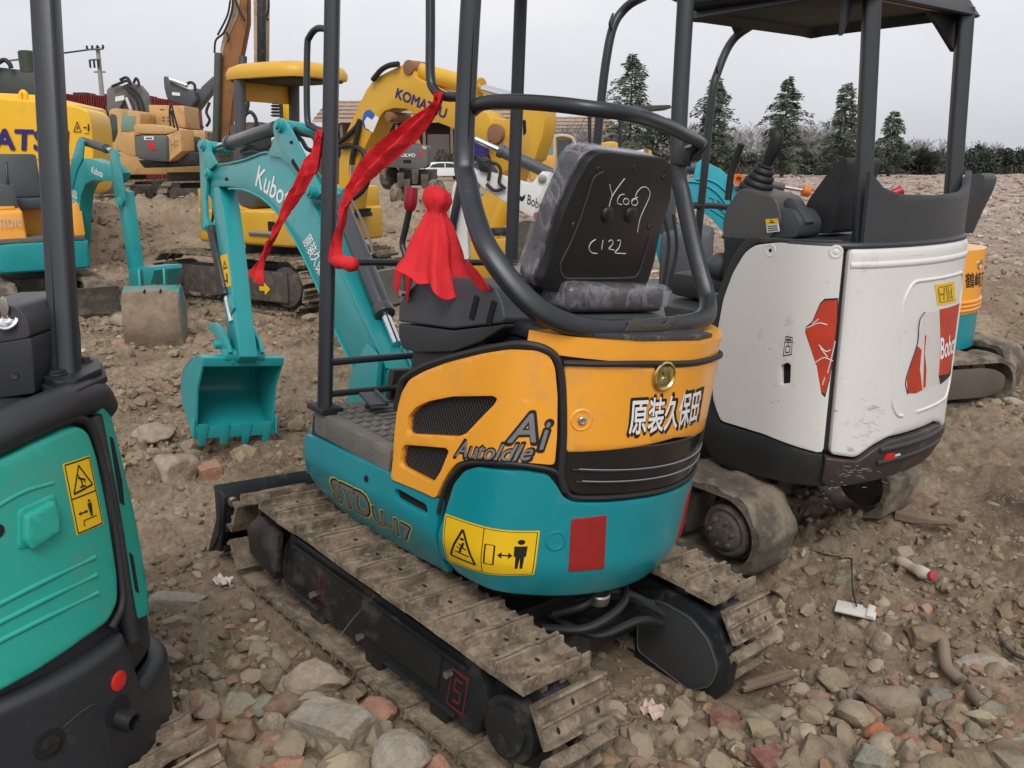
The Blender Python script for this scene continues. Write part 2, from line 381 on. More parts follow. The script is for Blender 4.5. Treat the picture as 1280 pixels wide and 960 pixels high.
    def body(s,name,m,parent,s0,s1,zb,zt,d=0.0,n=60,bevel=0.0,**k):
        us=[s0+(s1-s0)*i/n for i in range(n+1)]
        fz=lambda f,u:f(u) if callable(f) else f
        bm=bmesh.new();rows=6
        V=[[bm.verts.new(s.map(u,fz(zb,u)+(fz(zt,u)-fz(zb,u))*j/rows,d)) for j in range(rows+1)] for u in us]
        for a,b in zip(V,V[1:]):
            for j in range(rows):bm.faces.new((a[j],a[j+1],b[j+1],b[j]))
        bm.faces.new([v[rows] for v in V]);bm.faces.new([v[0] for v in V][::-1])
        bm.faces.new(V[0][::-1]);bm.faces.new(V[-1])
        bmesh.ops.triangulate(bm,faces=[f for f in bm.faces if len(f.verts)>4])
        return finish(bm,name,m,parent,smooth=40,bevel=bevel,**k)
    def path(s,pts,d):return [s.map(p[0],p[1],d) for p in pts]

# ---------------------------------------------------------------- lettering: built-in font turned into thin mesh
def text_bm(body,offset=0.0,shear=0.0,bold=False):
    cu=bpy.data.curves.new('lettering','FONT');cu.body=body;cu.offset=offset;cu.shear=shear;cu.resolution_u=3
    o=bpy.data.objects.new('lettering',cu);C.objects.link(o);bpy.context.view_layer.update()
    me=bpy.data.meshes.new_from_object(o);bm=bmesh.new();bm.from_mesh(me)
    bpy.data.objects.remove(o);bpy.data.curves.remove(cu);bpy.data.meshes.remove(me)
    return bm
def text_box(body,shear=0.0):
    bm=text_bm(body,0,shear);xs=[v.co.x for v in bm.verts];ys=[v.co.y for v in bm.verts];bm.free();return min(xs),max(xs),min(ys),max(ys)
def text(body,name,m,parent,corners,mapf,offset=0.0,shear=0.0,d=0.001,shell=None,label=None,mirror=False,loc=None):
    """corners: bottom-left, bottom-right, top-left in the 2D/3D space mapf understands; offset thickens the strokes with shifted copies"""
    x0,x1,y0,y1=text_box(body,shear);bm=text_bm(body,0,shear);dz={}
    if offset>0:
        base=[f for f in bm.faces];vv=list(bm.verts);k8=12 if offset>.03 else 6
        src=[(v.co.copy(),v.index) for v in vv];fi=[[v.index for v in f.verts] for f in base]
        for k in range(k8):
            a=2*math.pi*k/k8;nv=[bm.verts.new((c.x+offset*math.cos(a),c.y+offset*math.sin(a),(k+1)*1.2e-5)) for c,_ in src]
            for f in fi:bm.faces.new([nv[i] for i in f])
    bl,br,tl=[Vector(c) for c in corners[:3]]
    tr=Vector(corners[3]) if len(corners)>3 else br+tl-bl
    nr=(br-bl).cross(tl-bl);nr=nr.normalized() if nr.length>1e-9 else Vector()
    for v in bm.verts:
        a=(v.co.x-x0)/(x1-x0);b=(v.co.y-y0)/(y1-y0)
        p=bl*(1-a)*(1-b)+br*a*(1-b)+tl*(1-a)*b+tr*a*b
        v.co=Vector((p.x,p.y,d+v.co.z)) if shell else p+nr*v.co.z
    if shell:shell.warp(bm)
    return finish(bm,name,m,parent,smooth=0,label=label,loc=loc)

def quadmap(c4):
    bl,br,tr,tl=[Vector(c) for c in c4]
    return lambda a,b:bl*(1-a)*(1-b)+br*a*(1-b)+tr*a*b+tl*(1-a)*b
def flat_shapes(name,m,parent,polys,q,d=0.0,shell=None,nrm=None,**k):
    """thin inked shapes: polys of unit-square points placed by the bilinear map q"""
    bm=bmesh.new()
    for P in polys:
        vs=[]
        for a,b in P:
            p=q(a,b);vs.append(bm.verts.new((p.x,p.y,d) if shell else p+(nrm*d if nrm is not None else Vector())))
        bm.faces.new(vs)
    if shell:shell.warp(bm)
    else:bmesh.ops.triangulate(bm,faces=bm.faces[:])
    return finish(bm,name,m,parent,smooth=0,**k)
def line(a,b,w):
    a=Vector(a);b=Vector(b);n=Vector((-(b-a).y,(b-a).x)).normalized()*w/2
    return [tuple(a+n),tuple(b+n),tuple(b-n),tuple(a-n)]
def circ(c,r,n=14,ry=None):return [(c[0]+r*math.cos(2*math.pi*i/n),c[1]+(ry or r)*math.sin(2*math.pi*i/n)) for i in range(n)]
def warn_left(x0,w,s=1.0):# triangle with a caught figure
    P=[(x0+.12*w,.2),(x0+.88*w,.16),(x0+.5*w,.82)]
    L=[line(P[0],P[1],.035),line(P[1],P[2],.03),line(P[2],P[0],.03)]
    L+=[line((x0+.3*w,.34),(x0+.72*w,.3),.025),line((x0+.45*w,.34),(x0+.56*w,.56),.03),line((x0+.42*w,.52),(x0+.64*w,.42),.025),circ((x0+.5*w,.62),.03,8),line((x0+.36*w,.45),(x0+.5*w,.4),.02)]
    return L
def man_right(x0,w):
    c=x0+.72*w
    L=[circ((c,.76),.035 ,10,.055),[(c-.06,.67),(c+.06,.67),(c+.055,.44),(c+.04,.44),(c+.035,.18),(c+.01,.18),(c,.42),(c-.01,.18),(c-.035,.18),(c-.04,.44),(c-.055,.44)]]
    L+=[line((x0+.33*w,.47),(x0+.55*w,.47),.03),[(x0+.3*w,.47),(x0+.38*w,.54),(x0+.38*w,.40)],[(x0+.58*w,.47),(x0+.5*w,.54),(x0+.5*w,.40)]]
    b=[(x0+.06*w,.25),(x0+.24*w,.25),(x0+.24*w,.66),(x0+.06*w,.66)]
    L+=[line(b[i],b[(i+1) % 4],.015) for i in range(4)]
    return L
# ================================================================ the ground
def _hash(ix,iy,seed):
    h=(ix.astype(np.int64)*374761393+iy.astype(np.int64)*668265263+seed*974634777) & 0xffffffff
    h=((h ^ (h>>13))*1274126177) & 0xffffffff
    return ((h ^ (h>>16)) & 0xffff)/65535.0
def vnoise(x,y,seed=0):
    ix=np.floor(x);iy=np.floor(y);fx=x-ix;fy=y-iy;fx=fx*fx*(3-2*fx);fy=fy*fy*(3-2*fy)
    a=_hash(ix,iy,seed);b=_hash(ix+1,iy,seed);c=_hash(ix,iy+1,seed);d=_hash(ix+1,iy+1,seed)
    return (a*(1-fx)+b*fx)*(1-fy)+(c*(1-fx)+d*fx)*fy-0.5
def fbm(x,y,oct=4,seed=0,gain=0.5):
    s=0;a=1.0
    for i in range(oct):
        ca,sa=math.cos(1.1*i),math.sin(1.1*i)
        s=s+a*vnoise((x*ca-y*sa)*2**i+17.3*i,(x*sa+y*ca)*2**i-9.1*i,seed+i);a*=gain
    return s
UX,UY,UYAW=-0.097,2.93,135.2
_rz=Matrix.Rotation(R(UYAW),3,'Z') @ Matrix.Rotation(R(-5.5),3,'Y') @ Matrix.Rotation(R(6.7),3,'X')
_nz=_rz @ Vector((0,0,1))
def sstep(a,b,x):
    t=np.clip((x-a)/(b-a),0,1);return t*t*(3-2*t)
def gh(x,y):
    x=np.asarray(x,float);y=np.asarray(y,float);r=np.hypot(x,y)
    # ground under the central machine leans with it
    plane=(-_nz.x*(x-UX)-_nz.y*(y-UY))/_nz.z
    c,s=math.cos(R(UYAW)),math.sin(R(UYAW));lx=(x-UX)*c+(y-UY)*s;ly=-(x-UX)*s+(y-UY)*c
    dd=np.hypot(np.maximum(np.abs(lx)-0.85,0),np.maximum(np.abs(ly)-0.66,0))
    m=1-sstep(0.0,0.75,dd)
    flat=1-0.75*(1-sstep(0.0,0.3,dd))
    big=0.10*fbm(x*0.35,y*0.35,3,3)*sstep(4,9,r)
    mid=0.075*fbm(x*1.7,y*1.7,4,21)
    clod=np.maximum(0,fbm(x*6,y*6,4,40)+.02)*0.125+np.maximum(-.1,fbm(x*15,y*15,4,60,0.62))*0.042
    ridge=(0.5-np.abs(fbm(x*3.1,y*3.1,3,77)))*0.04
    z=big+(mid+clod+ridge-0.012)*flat*np.clip(1.0-r/90,0.1,1)
    # heap of dark soil left of the yellow machine, low banks between the rows
    for hx,hy,hr,hh in ((-7.6,19.0,3.0,0.65),(-3.5,24,4.5,0.5),(5.6,9.2,1.6,0.18),(4.2,5.2,0.8,0.12),(8.5,12.5,3.0,0.25)):
        q=np.exp(-(((x-hx)/(hr*1.5))**2+((y-hy)/hr)**2));z=z+q*hh*(1+0.7*fbm(x*2,y*2,3,91))
    far=sstep(14,40,y)*sstep(-6,6,x+0.05*y)
    z=z+far*0.22*fbm(x*0.8,y*0.8,3,55)
    return plane*m+z
def gz(x,y):return float(gh(np.array([x]),np.array([y]))[0])
def ghit(px,py):
    d=ray(px,py);t=-CAMH/d.z
    for _ in range(12):
        p=CO+d*t;z=gz(p.x,p.y);t2=(z-CAMH)/d.z;t=t+0.7*(t2-t)
    p=CO+d*t;return Vector((p.x,p.y,gz(p.x,p.y)))

def build_ground():
    r=np.concatenate([np.geomspace(0.9,13,470),np.geomspace(13.2,90,150),np.geomspace(93,1500,40)])
    a=np.concatenate([np.radians(np.linspace(-180,-46,60)),np.radians(np.linspace(-45.7,45.7,640)),np.radians(np.linspace(46,180,60))])
    rr,aa=np.meshgrid(r,a,indexing='ij')
    j=0.35;rr2=rr*(1+0.004*j*RNG.standard_normal(rr.shape));
    x=rr2*np.sin(aa);y=rr2*np.cos(aa);z=gh(x,y)
    nr,na=rr.shape;co=np.stack([x,y,z],-1).reshape(-1,3)
    co=np.vstack([co,[[0,0,0.0]]]);cidx=len(co)-1
    i=np.arange(nr-1)[:,None]*na+np.arange(na-1)[None]
    q=np.stack([i,i+1,i+1+na,i+na],-1).reshape(-1,4)
    me=bpy.data.meshes.new('ground');nt=na-1
    tri=np.stack([np.full(nt,cidx),np.arange(nt)+1,np.arange(nt)],-1)
    me.vertices.add(len(co));me.vertices.foreach_set('co',co.ravel())
    me.loops.add(q.size+tri.size);me.loops.foreach_set('vertex_index',np.concatenate([q.ravel()[::-1],tri.ravel()[::-1]]))
    st=np.concatenate([np.arange(len(q))*4,len(q)*4+np.arange(nt)*3])
    me.polygons.add(len(q)+nt);me.polygons.foreach_set('loop_start',st);me.polygons.foreach_set('loop_total',np.concatenate([np.full(len(q),4),np.full(nt,3)]))
    me.update(calc_edges=True);me.validate()
    me.polygons.foreach_set('use_smooth',[True]*len(me.polygons))
    o=bpy.data.objects.new('ground',me);C.objects.link(o);o['kind']='structure'
    m=bpy.data.materials.new('rubble_strewn_soil');m.use_nodes=True;n=m.node_tree.nodes;l=m.node_tree.links
    b=n['Principled BSDF'];b.inputs['Specular IOR Level'].default_value=0.25
    tc=n.new('ShaderNodeTexCoord')
    def noi(s,d=6,ro=0.6,dist=0.0):
        t=n.new('ShaderNodeTexNoise');t.inputs['Scale'].default_value=s;t.inputs['Detail'].default_value=d;t.inputs['Roughness'].default_value=ro;t.inputs['Distortion'].default_value=dist
        l.new(tc.outputs['Object'],t.inputs['Vector']);return t.outputs['Fac']
    def ramp(f,pts):
        rp=n.new('ShaderNodeValToRGB');e=rp.color_ramp.elements
        while len(e)<len(pts):e.new(0.5)
        for el,(p,c) in zip(e,pts):el.position=p;el.color=(*c,1)
        l.new(f,rp.inputs['Fac']);return rp.outputs['Color']
    def mix(f,a_,c_,mode='MIX'):
        x_=n.new('ShaderNodeMix');x_.data_type='RGBA';x_.blend_type=mode
        if isinstance(f,float):x_.inputs[0].default_value=f
        else:l.new(f,x_.inputs[0])
        for k,v in ((6,a_),(7,c_)):
            if isinstance(v,tuple):x_.inputs[k].default_value=(*v,1)
            else:l.new(v,x_.inputs[k])
        return x_.outputs[2]
    base=ramp(noi(0.9,8,0.65),[(0.33,(0.125,0.090,0.066)),(0.48,(0.285,0.220,0.158)),(0.64,(0.385,0.312,0.238))])
    fine=ramp(noi(22,8,0.7),[(0.3,(0.55,0.53,0.444)),(0.7,(1.25,1.23,1.2))])
    col=mix(1.0,base,fine,'MULTIPLY')
    red=ramp(noi(1.9,5,0.6),[(0.56,(0,0,0)),(0.68,(0.5,0.5,0.435))]);col=mix(red,col,(0.29,0.165,0.104))
    # pebbles: small stone cells, pale or brick coloured
    for sc,th,amt in ((26.0,0.30,1.0),(70.0,0.33,0.8)):
        v=n.new('ShaderNodeTexVoronoi');v.inputs['Scale'].default_value=sc;v.inputs['Randomness'].default_value=1
        nz=n.new('ShaderNodeTexNoise');nz.inputs['Scale'].default_value=sc*2;ad=n.new('ShaderNodeVectorMath');ad.operation='MULTIPLY_ADD';ad.inputs[1].default_value=(0.35/sc,)*3
        l.new(tc.outputs['Object'],nz.inputs['Vector']);l.new(nz.outputs['Color'],ad.inputs[0]);l.new(tc.outputs['Object'],ad.inputs[2]);l.new(ad.outputs[0],v.inputs['Vector'])
        pc=ramp(v.outputs['Color'],[(0.0,(0.13,0.10,0.065)),(0.3,(0.27,0.215,0.139)),(0.55,(0.36,0.305,0.209)),(0.75,(0.31,0.19,0.117)),(0.9,(0.50,0.45,0.335))])
        f=ramp(v.outputs['Distance'],[(th*0.75,(amt,amt,amt)),(th,(0,0,0))])
        sel=ramp(noi(sc*0.16,3),[(0.45,(0,0,0)),(0.56,(1,1,1))]);f2=mix(1.0,f,sel,'MULTIPLY')
        col=mix(f2,col,pc)
    # far brick-rubble field: pinkish grey
    sp=n.new('ShaderNodeSeparateXYZ');l.new(tc.outputs['Object'],sp.inputs[0])
    mr=n.new('ShaderNodeMapRange');mr.inputs['From Min'].default_value=9;mr.inputs['From Max'].default_value=24;l.new(sp.outputs['Y'],mr.inputs['Value'])
    mx=n.new('ShaderNodeMapRange');mx.inputs['From Min'].default_value=-2;mx.inputs['From Max'].default_value=7;l.new(sp.outputs['X'],mx.inputs['Value'])
    mm=n.new('ShaderNodeMath');mm.operation='MULTIPLY';l.new(mr.outputs['Result'],mm.inputs[0]);l.new(mx.outputs['Result'],mm.inputs[1])
    v=n.new('ShaderNodeTexVoronoi');v.inputs['Scale'].default_value=4.2;l.new(tc.outputs['Object'],v.inputs['Vector'])
    fc=ramp(v.outputs['Color'],[(0.0,(0.22,0.165,0.13)),(0.3,(0.33,0.26,0.22)),(0.6,(0.38,0.305,0.265)),(0.8,(0.45,0.38,0.335)),(0.95,(0.58,0.52,0.47))])
    fc=mix(1.0,fc,ramp(noi(0.22,5),[(0.35,(0.78,0.76,0.72)),(0.65,(1.12,1.08,1.05))]),'MULTIPLY')
    col=mix(mm.outputs[0],col,fc)
    # thin dry grass tint in patches
    gr=ramp(noi(0.33,6,0.6),[(0.56,(0,0,0)),(0.70,(0.45,0.45,0.45))]);col=mix(gr,col,(0.22,0.185,0.105))
    l.new(col,b.inputs['Base Color'])
    wet=ramp(noi(1.3,5),[(0.35,(0.72,)*3),(0.6,(0.95,)*3)]);l.new(wet,b.inputs['Roughness'])
    bp=n.new('ShaderNodeBump');bp.inputs['Strength'].default_value=1.0;bp.inputs['Distance'].default_value=0.034
    hb=mix(0.5,noi(46,12,0.78),noi(13,9,0.75,0.6));l.new(hb,bp.inputs['Height']);l.new(bp.outputs['Normal'],b.inputs['Normal'])
    me.materials.append(m)
build_ground()

# ---------------------------------------------------------------- stones
def stone_template(seed,sub=2,angular=True):
    bm=bmesh.new();bmesh.ops.create_icosphere(bm,subdivisions=sub,radius=1)
    rnd=random.Random(seed);cuts=[]
    for _ in range(11 if angular else 7):
        nrm=Vector((rnd.gauss(0,1),rnd.gauss(0,1),rnd.gauss(0,1))).normalized();cuts.append((nrm,rnd.uniform(0.55,0.85)))
    off=Vector((seed*3.1,seed*1.7,0))
    for v in bm.verts:
        p=v.co.copy()
        for nrm,dd in cuts:
            k=p.dot(nrm)
            if k>dd:p-=nrm*(k-dd)*0.95
        p*=1+0.16*noise.noise(p*1.6+off)+0.06*noise.noise(p*5+off)
        v.co=p
    co=np.array([v.co[:] for v in bm.verts]);f=np.array([[v.index for v in fc.verts] for fc in bm.faces]);bm.free()
    return co,f
TPL1=[stone_template(i,1) for i in range(14)]
TPL2=[stone_template(40+i,2) for i in range(14)]
STONE_COLS=np.array([(0.31,0.255,0.165),(0.27,0.215,0.139),(0.37,0.315,0.213),(0.33,0.285,0.200),(0.22,0.17,0.109),(0.36,0.22,0.135),(0.45,0.385,0.270),(0.28,0.17,0.113),(0.27,0.25,0.183),(0.30,0.24,0.157)])
SOIL_COLS=np.array([(0.24,0.18,0.111),(0.195,0.142,0.087),(0.29,0.225,0.144),(0.26,0.198,0.126)])
FIELD_COLS=np.array([(0.42,0.34,0.29),(0.50,0.43,0.38),(0.33,0.22,0.175),(0.40,0.28,0.23),(0.64,0.58,0.53),(0.30,0.235,0.19),(0.45,0.37,0.32)])
STONEM=mat('stone_surface',(0.3,0.25,0.2),0.88,var=0.38,vscale=14,attr='tint',dirt=(0.27,0.21,0.155),dirt_amt=0.5,dscale=7,bump=0.9,bscale=55,spec=0.2)
def stamp(name,label,P,S,cols,tpl,flat=(0.45,0.95),sink=0.25):
    """one merged mesh of scattered pieces nobody could count"""
    N=len(P);vs=[];fs=[];cs=[];base=0
    for i in range(N):
        co,f=tpl[RNG.integers(len(tpl))]
        a=RNG.uniform(0,2*np.pi);t=RNG.uniform(-0.5,0.5);sc=S[i]*np.array([RNG.uniform(0.75,1.35),RNG.uniform(0.6,1.0),RNG.uniform(*flat)])
        q=co*sc;ct,st=np.cos(t),np.sin(t);q=np.stack([q[:,0],q[:,1]*ct-q[:,2]*st,q[:,1]*st+q[:,2]*ct],1)
        ca,sa=np.cos(a),np.sin(a);q=np.stack([q[:,0]*ca-q[:,1]*sa,q[:,0]*sa+q[:,1]*ca,q[:,2]],1)
        q=q+np.array([P[i][0],P[i][1],P[i][2]+S[i]*sink*0.6]);vs.append(q);fs.append(f+base);base+=len(co)
        c=cols[RNG.integers(len(cols))]*RNG.uniform(0.75,1.2);cs.append(np.repeat([[*c,1.0]],len(co),0))
    V=np.vstack(vs);F=np.vstack(fs);me=bpy.data.meshes.new(name);me.vertices.add(len(V));me.vertices.foreach_set('co',V.ravel())
    me.loops.add(F.size);me.loops.foreach_set('vertex_index',F.ravel());me.polygons.add(len(F));me.polygons.foreach_set('loop_start',np.arange(len(F))*3);me.polygons.foreach_set('loop_total',np.full(len(F),3))
    me.update(calc_edges=True);at=me.color_attributes.new('tint','FLOAT_COLOR','POINT');at.data.foreach_set('color',np.vstack(cs).ravel())
    me.materials.append(STONEM);o=bpy.data.objects.new(name,me);C.objects.link(o);o['kind']='stuff';o['label']=label;o['category']='rubble'
    me.polygons.foreach_set('use_smooth',[True]*len(F));me.set_sharp_from_angle(angle=R(32))
    return o
def clear_of(x,y):
    """keep scattered stones out of the standing machines"""
    c,s=math.cos(R(UYAW)),math.sin(R(UYAW));lx=(x-UX)*c+(y-UY)*s;ly=-(x-UX)*s+(y-UY)*c
    k=~((np.abs(lx)<0.86) & (np.abs(ly)>0.30) & (np.abs(ly)<0.66))
    c,s=math.cos(R(127)),math.sin(R(127));lx=(x-.97)*c+(y-4.25)*s;ly=-(x-.97)*s+(y-4.25)*c
    return k & ~((np.abs(lx)<0.9) & (np.abs(ly)>0.38) & (np.abs(ly)<0.68))
def scatter(n,r0,r1,a0,a1,dens=None,power=1.0):
    u=RNG.uniform(0,1,n);r=r0*(r1/r0)**(u**power);a=np.radians(RNG.uniform(a0,a1,n));x=r*np.sin(a);y=r*np.cos(a)
    k=clear_of(x,y)
    if dens is not None:k &=RNG.uniform(0,1,n)<dens(x,y)
    return x[k],y[k]
def P3(x,y):return np.stack([x,y,gh(x,y)],1)
patch=lambda x,y:np.clip(0.35+2.4*fbm(x*1.1,y*1.1,3,5),0.02,1)
x,y=scatter(30000,1.2,14,-42,42,patch);S=0.006+0.011*RNG.exponential(1,len(x));S=np.minimum(S,0.045)*np.clip(np.hypot(x,y)/5,0.7,1.6)
stamp('soil_clod','brown soil crumbs and small clods strewn over the near ground',P3(x,y),S,SOIL_COLS,TPL1,sink=0.1)
x,y=scatter(8500,1.3,16,-42,42,patch);S=np.minimum(0.014+0.016*RNG.exponential(1,len(x)),0.07)*np.clip(np.hypot(x,y)/6,0.7,1.7)
stamp('rubble','small mixed stones and brick bits strewn over the near ground',P3(x,y),S,STONE_COLS,TPL2)
x,y=scatter(900,1.6,14,-42,42,lambda x,y:np.clip(.25+2.8*fbm(x*.6+4,y*.6,2,15),.02,1));S=RNG.uniform(.03,.075,len(x))*np.clip(np.hypot(x,y)/6,.8,1.5)
stamp('half_buried_rubble','mid-sized stones and clods half buried in the near ground',P3(x,y),S,np.vstack([SOIL_COLS,STONE_COLS]),TPL2,flat=(.5,.9),sink=-.35)
# denser rubble patch at the lower right and along the lower edge
x=RNG.normal(1.35,0.45,900);y=RNG.normal(2.15,0.26,900);k=clear_of(x,y) & (y>1.55);x,y=x[k],y[k]
x2=RNG.normal(-0.62,0.28,420);y2=RNG.normal(2.12,0.24,420);k=clear_of(x2,y2) & (y2>1.6);x=np.concatenate([x,x2[k]]);y=np.concatenate([y,y2[k]])
S=np.minimum(0.014+0.017*RNG.exponential(1,len(x)),0.07)
stamp('broken_brick_rubble','pile of broken brick and stone pieces along the lower edge',P3(x,y),S,STONE_COLS,TPL2)
# the wide field of demolition rubble beyond
x,y=scatter(26000,8,105,-12,46,lambda x,y:np.clip((x+2+0.02*y)/4,0.0,1)*np.clip((y-6)/8,0.08,1),0.85)
S=np.minimum(0.02+0.03*RNG.exponential(1,len(x)),0.17)*np.clip(np.hypot(x,y)/26,0.6,2.0)
stamp('brick_rubble_field','wide field of pale and reddish brick rubble reaching to the woods',P3(x,y),S,FIELD_COLS,TPL1,flat=(0.3,0.7))
x,y=scatter(15000,5,60,-46,4,lambda x,y:patch(x*.5,y*.5));S=np.minimum(0.015+0.022*RNG.exponential(1,len(x)),0.12)*np.clip(np.hypot(x,y)/14,0.7,1.8)
stamp('churned_soil_clod','churned mud clods and stones between the parked excavators',P3(x,y),S,np.vstack([SOIL_COLS,STONE_COLS[:5]]),TPL1)

def rock(name,label,px,py,wpx,hpx,col,rot=0.0,seed=0,cat='rock',flat=None,group=None,lift=0.0,brick=False):
    """px,py: centre of the stone in the photograph; wpx,hpx: size there"""
    g=ghit(px,py+hpx*0.38);dist=(g-CO).dot(FW);w=wpx/FPX*dist*0.5;h=hpx/FPX*dist*0.5
    rnd=random.Random(seed*13+5);bm=bmesh.new()
    if brick:bmesh.ops.create_cube(bm,size=1.55);bmesh.ops.subdivide_edges(bm,edges=bm.edges[:],cuts=9,use_grid_fill=True)
    else:bmesh.ops.create_icosphere(bm,subdivisions=4,radius=1.08)
    cuts=[(Vector((rnd.gauss(0,1),rnd.gauss(0,1),rnd.gauss(0,1))).normalized(),rnd.uniform(0.62,0.9)) for _ in range(9)]
    off=Vector((seed*7.7,3.3*seed,1));A=0.06 if brick else 0.13
    for v in bm.verts:
        p=v.co.copy()
        for nrm,dd in cuts:
            k=p.dot(nrm);dd2=dd+(0.32 if brick else 0)
            if k>dd2:p-=nrm*(k-dd2)
        p*=1+A*noise.noise(p*1.5+off)+0.05*noise.noise(p*4.5+off)+0.025*noise.noise(p*13+off)
        v.co=p
    hz=h*(flat or 0.8);M=Matrix.Translation((g.x,g.y,g.z+hz*0.45+lift)) @ Matrix.Rotation(R(rot),4,'Z') @ Matrix.Rotation(R(rnd.uniform(-10,10)),4,'X') @ Matrix.Rotation(R(rnd.uniform(-8,8)),4,'Y')
    me_s=(w,max(h*1.1,w*0.5),hz)
    for v in bm.verts:v.co=Vector((v.co.x*me_s[0],v.co.y*me_s[1],v.co.z*me_s[2]))
    m=mat('rock_'+'_'.join(str(int(c*100)) for c in col),col,0.9,var=0.28,vscale=22,dirt=(0.27,0.21,0.155),dirt_amt=0.45,dscale=14,bump=1.0,bscale=75,spec=0.2)
    o=finish(bm,name,m,None,smooth=50);o.matrix_world=M
    return tag(o,label,cat,group)
GREYR,TANR,BRICK,OLIVE,PINK=(0.37,0.33,0.27),(0.38,0.31,0.235),(0.43,0.22,0.14),(0.29,0.285,0.23),(0.40,0.29,0.235)
rock('boulder','rounded grey-brown boulder left of the teal bucket, beside a red brick lump',220,574,56,58,TANR,20,1)
rock('brick_lump','orange-red brick lump resting against the rounded boulder near the teal bucket',262,577,33,33,BRICK,30,2,'brick',brick=True)
rock('rock_slab','long flat grey stone slab lying alone on bare soil by the green machine',224,745,84,34,GREYR,-4,3,brick=True,flat=0.7)
rock('rock','brown stone half buried in dark soil above the rounded boulder',194,540,54,34,TANR,10,4)
rock('rock','pinkish stone close to the black bumper of the green machine',212,812,34,30,PINK,0,5)
rock('rock_slab','large knobbly concrete chunk touching the left crawler track',400,834,84,68,TANR,-38,6)
rock('rock_slab','largest long slab of broken concrete, lying across the pile below the left crawler',418,898,124,62,GREYR,-28,7,brick=True,flat=0.9)
rock('brick_lump','rounded orange brick lump wedged against the left crawler track',470,884,54,42,BRICK,-25,8,'brick')
rock('rock','pale squarish boulder at the foot of the left crawler, cut by the picture edge',503,932,76,66,GREYR,15,9)
rock('rock','small upright olive stone left of the knobbly concrete chunk',366,850,28,40,OLIVE,80,10)
rock('rock','greenish flat stone in the rubble left of the long concrete slab',330,876,40,28,(0.24,0.26,0.20),10,11)
rock('rock','grey-green stone lying left of the greenish flat stone',302,872,36,30,OLIVE,0,12)
rock('rock','pinkish brown stone at the left end of the rubble strip',266,880,44,38,PINK,10,13)
rock('rock','rust-tinted round stone under the grey-green stone',304,908,50,34,(0.29,0.19,0.12),5,14)
rock('rock','small wedge-shaped brown stone beside the long slab',342,898,28,34,TANR,40,15)
rock('brick_lump','reddish brick piece at the bottom edge below the torn wrapper',358,952,46,34,BRICK,12,16,'brick')
rock('brick_lump','flat orange brick piece at the bottom edge, leftmost of the brick pieces there',320,962,34,22,BRICK,0,17,'brick')
rock('brick_lump','orange brick piece by the corner of the pale boulder and the crawler',546,952,34,36,BRICK,60,18,'brick')
rock('rock','grey-brown stone on open soil at the lower left',240,935,44,34,(0.2,0.15,0.11),0,19)
rock('brick','dark maroon brick near the rear of the right crawler',906,900,48,32,(0.22,0.095,0.075),-12,20,'brick',brick=True)
rock('brick','maroon brick tilted at the bottom edge right of the centre',960,944,52,40,(0.26,0.105,0.085),22,21,'brick',brick=True)
rock('rock','flat tan paving fragment standing upright behind the rubble pile at lower right',1041,840,38,38,(0.32,0.26,0.18),10,22)
rock('rock','large pale rough chunk in the middle of the lower right pile',1112,862,76,52,(0.30,0.24,0.185),-30,23)
rock('rock','whitish knobbly stone beside the tan paving fragment',1076,868,38,32,(0.36,0.32,0.25),0,24)
rock('rock','round grey-brown cobble at the bottom edge, second from the picture corner side',1038,932,52,48,(0.24,0.195,0.15),0,25)
rock('rock','big round grey-green cobble at the bottom edge of the lower right pile',1090,940,56,50,OLIVE,0,26)
rock('rock','mound-like brown boulder above the curved hose',1158,790,62,42,(0.24,0.18,0.12),0,27)
rock('rock','long grey stone lying right of the hose end with the white ring',1234,826,78,34,GREYR,-12,28)
rock('brick','tan brick half tucked under the long grey stone',1228,853,44,24,(0.31,0.19,0.13),-10,29,'brick',brick=True)
rock('brick_lump','pink brick lump near the right edge under the tan brick',1262,880,50,30,PINK,0,30,'brick')
rock('rock','olive stone under the bend of the hose',1180,868,64,40,OLIVE,5,31)
rock('brick_lump','bright orange brick bit standing in the middle of the lower right pile',1101,911,28,36,(0.42,0.13,0.05),80,32,'brick')
rock('rock','pale yellow round pebble on top of the orange bricks',1136,899,26,18,(0.42,0.34,0.23),0,33)
rock('brick_lump','orange and pink brick lump beside the bright orange bit',1140,924,46,34,(0.36,0.17,0.10),0,34,'brick')
rock('rock','brown angular block at the bottom edge near the right corner',1216,940,62,44,(0.25,0.19,0.13),0,35)
rock('rock','rough pinkish rock at the foot of the white machine on the right',1150,618,56,36,(0.26,0.18,0.135),0,36)
rock('rock','tan stone beside the rear end of the right crawler',976,732,30,26,(0.27,0.21,0.145),0,37)
rock('brick_lump','small orange brick bit right of the white tile',1134,757,15,11,BRICK,0,38,'brick')
rock('rock','brown rock lying before the muddy blade of the teal boom machine',60,388,40,18,(0.3,0.24,0.17),0,39)
rock('rock','pale stone leaning on the grey blade of the yellow machine',388,396,22,18,(0.3,0.25,0.18),0,40)
rock('brick_lump','reddish rock in the rubble right of the white machine',1244,582,20,16,(0.33,0.14,0.09),0,41,'brick')
rock('rock','light grey rock at the right edge beside the distant muddy crawler',1266,497,30,18,(0.42,0.37,0.30),0,42)

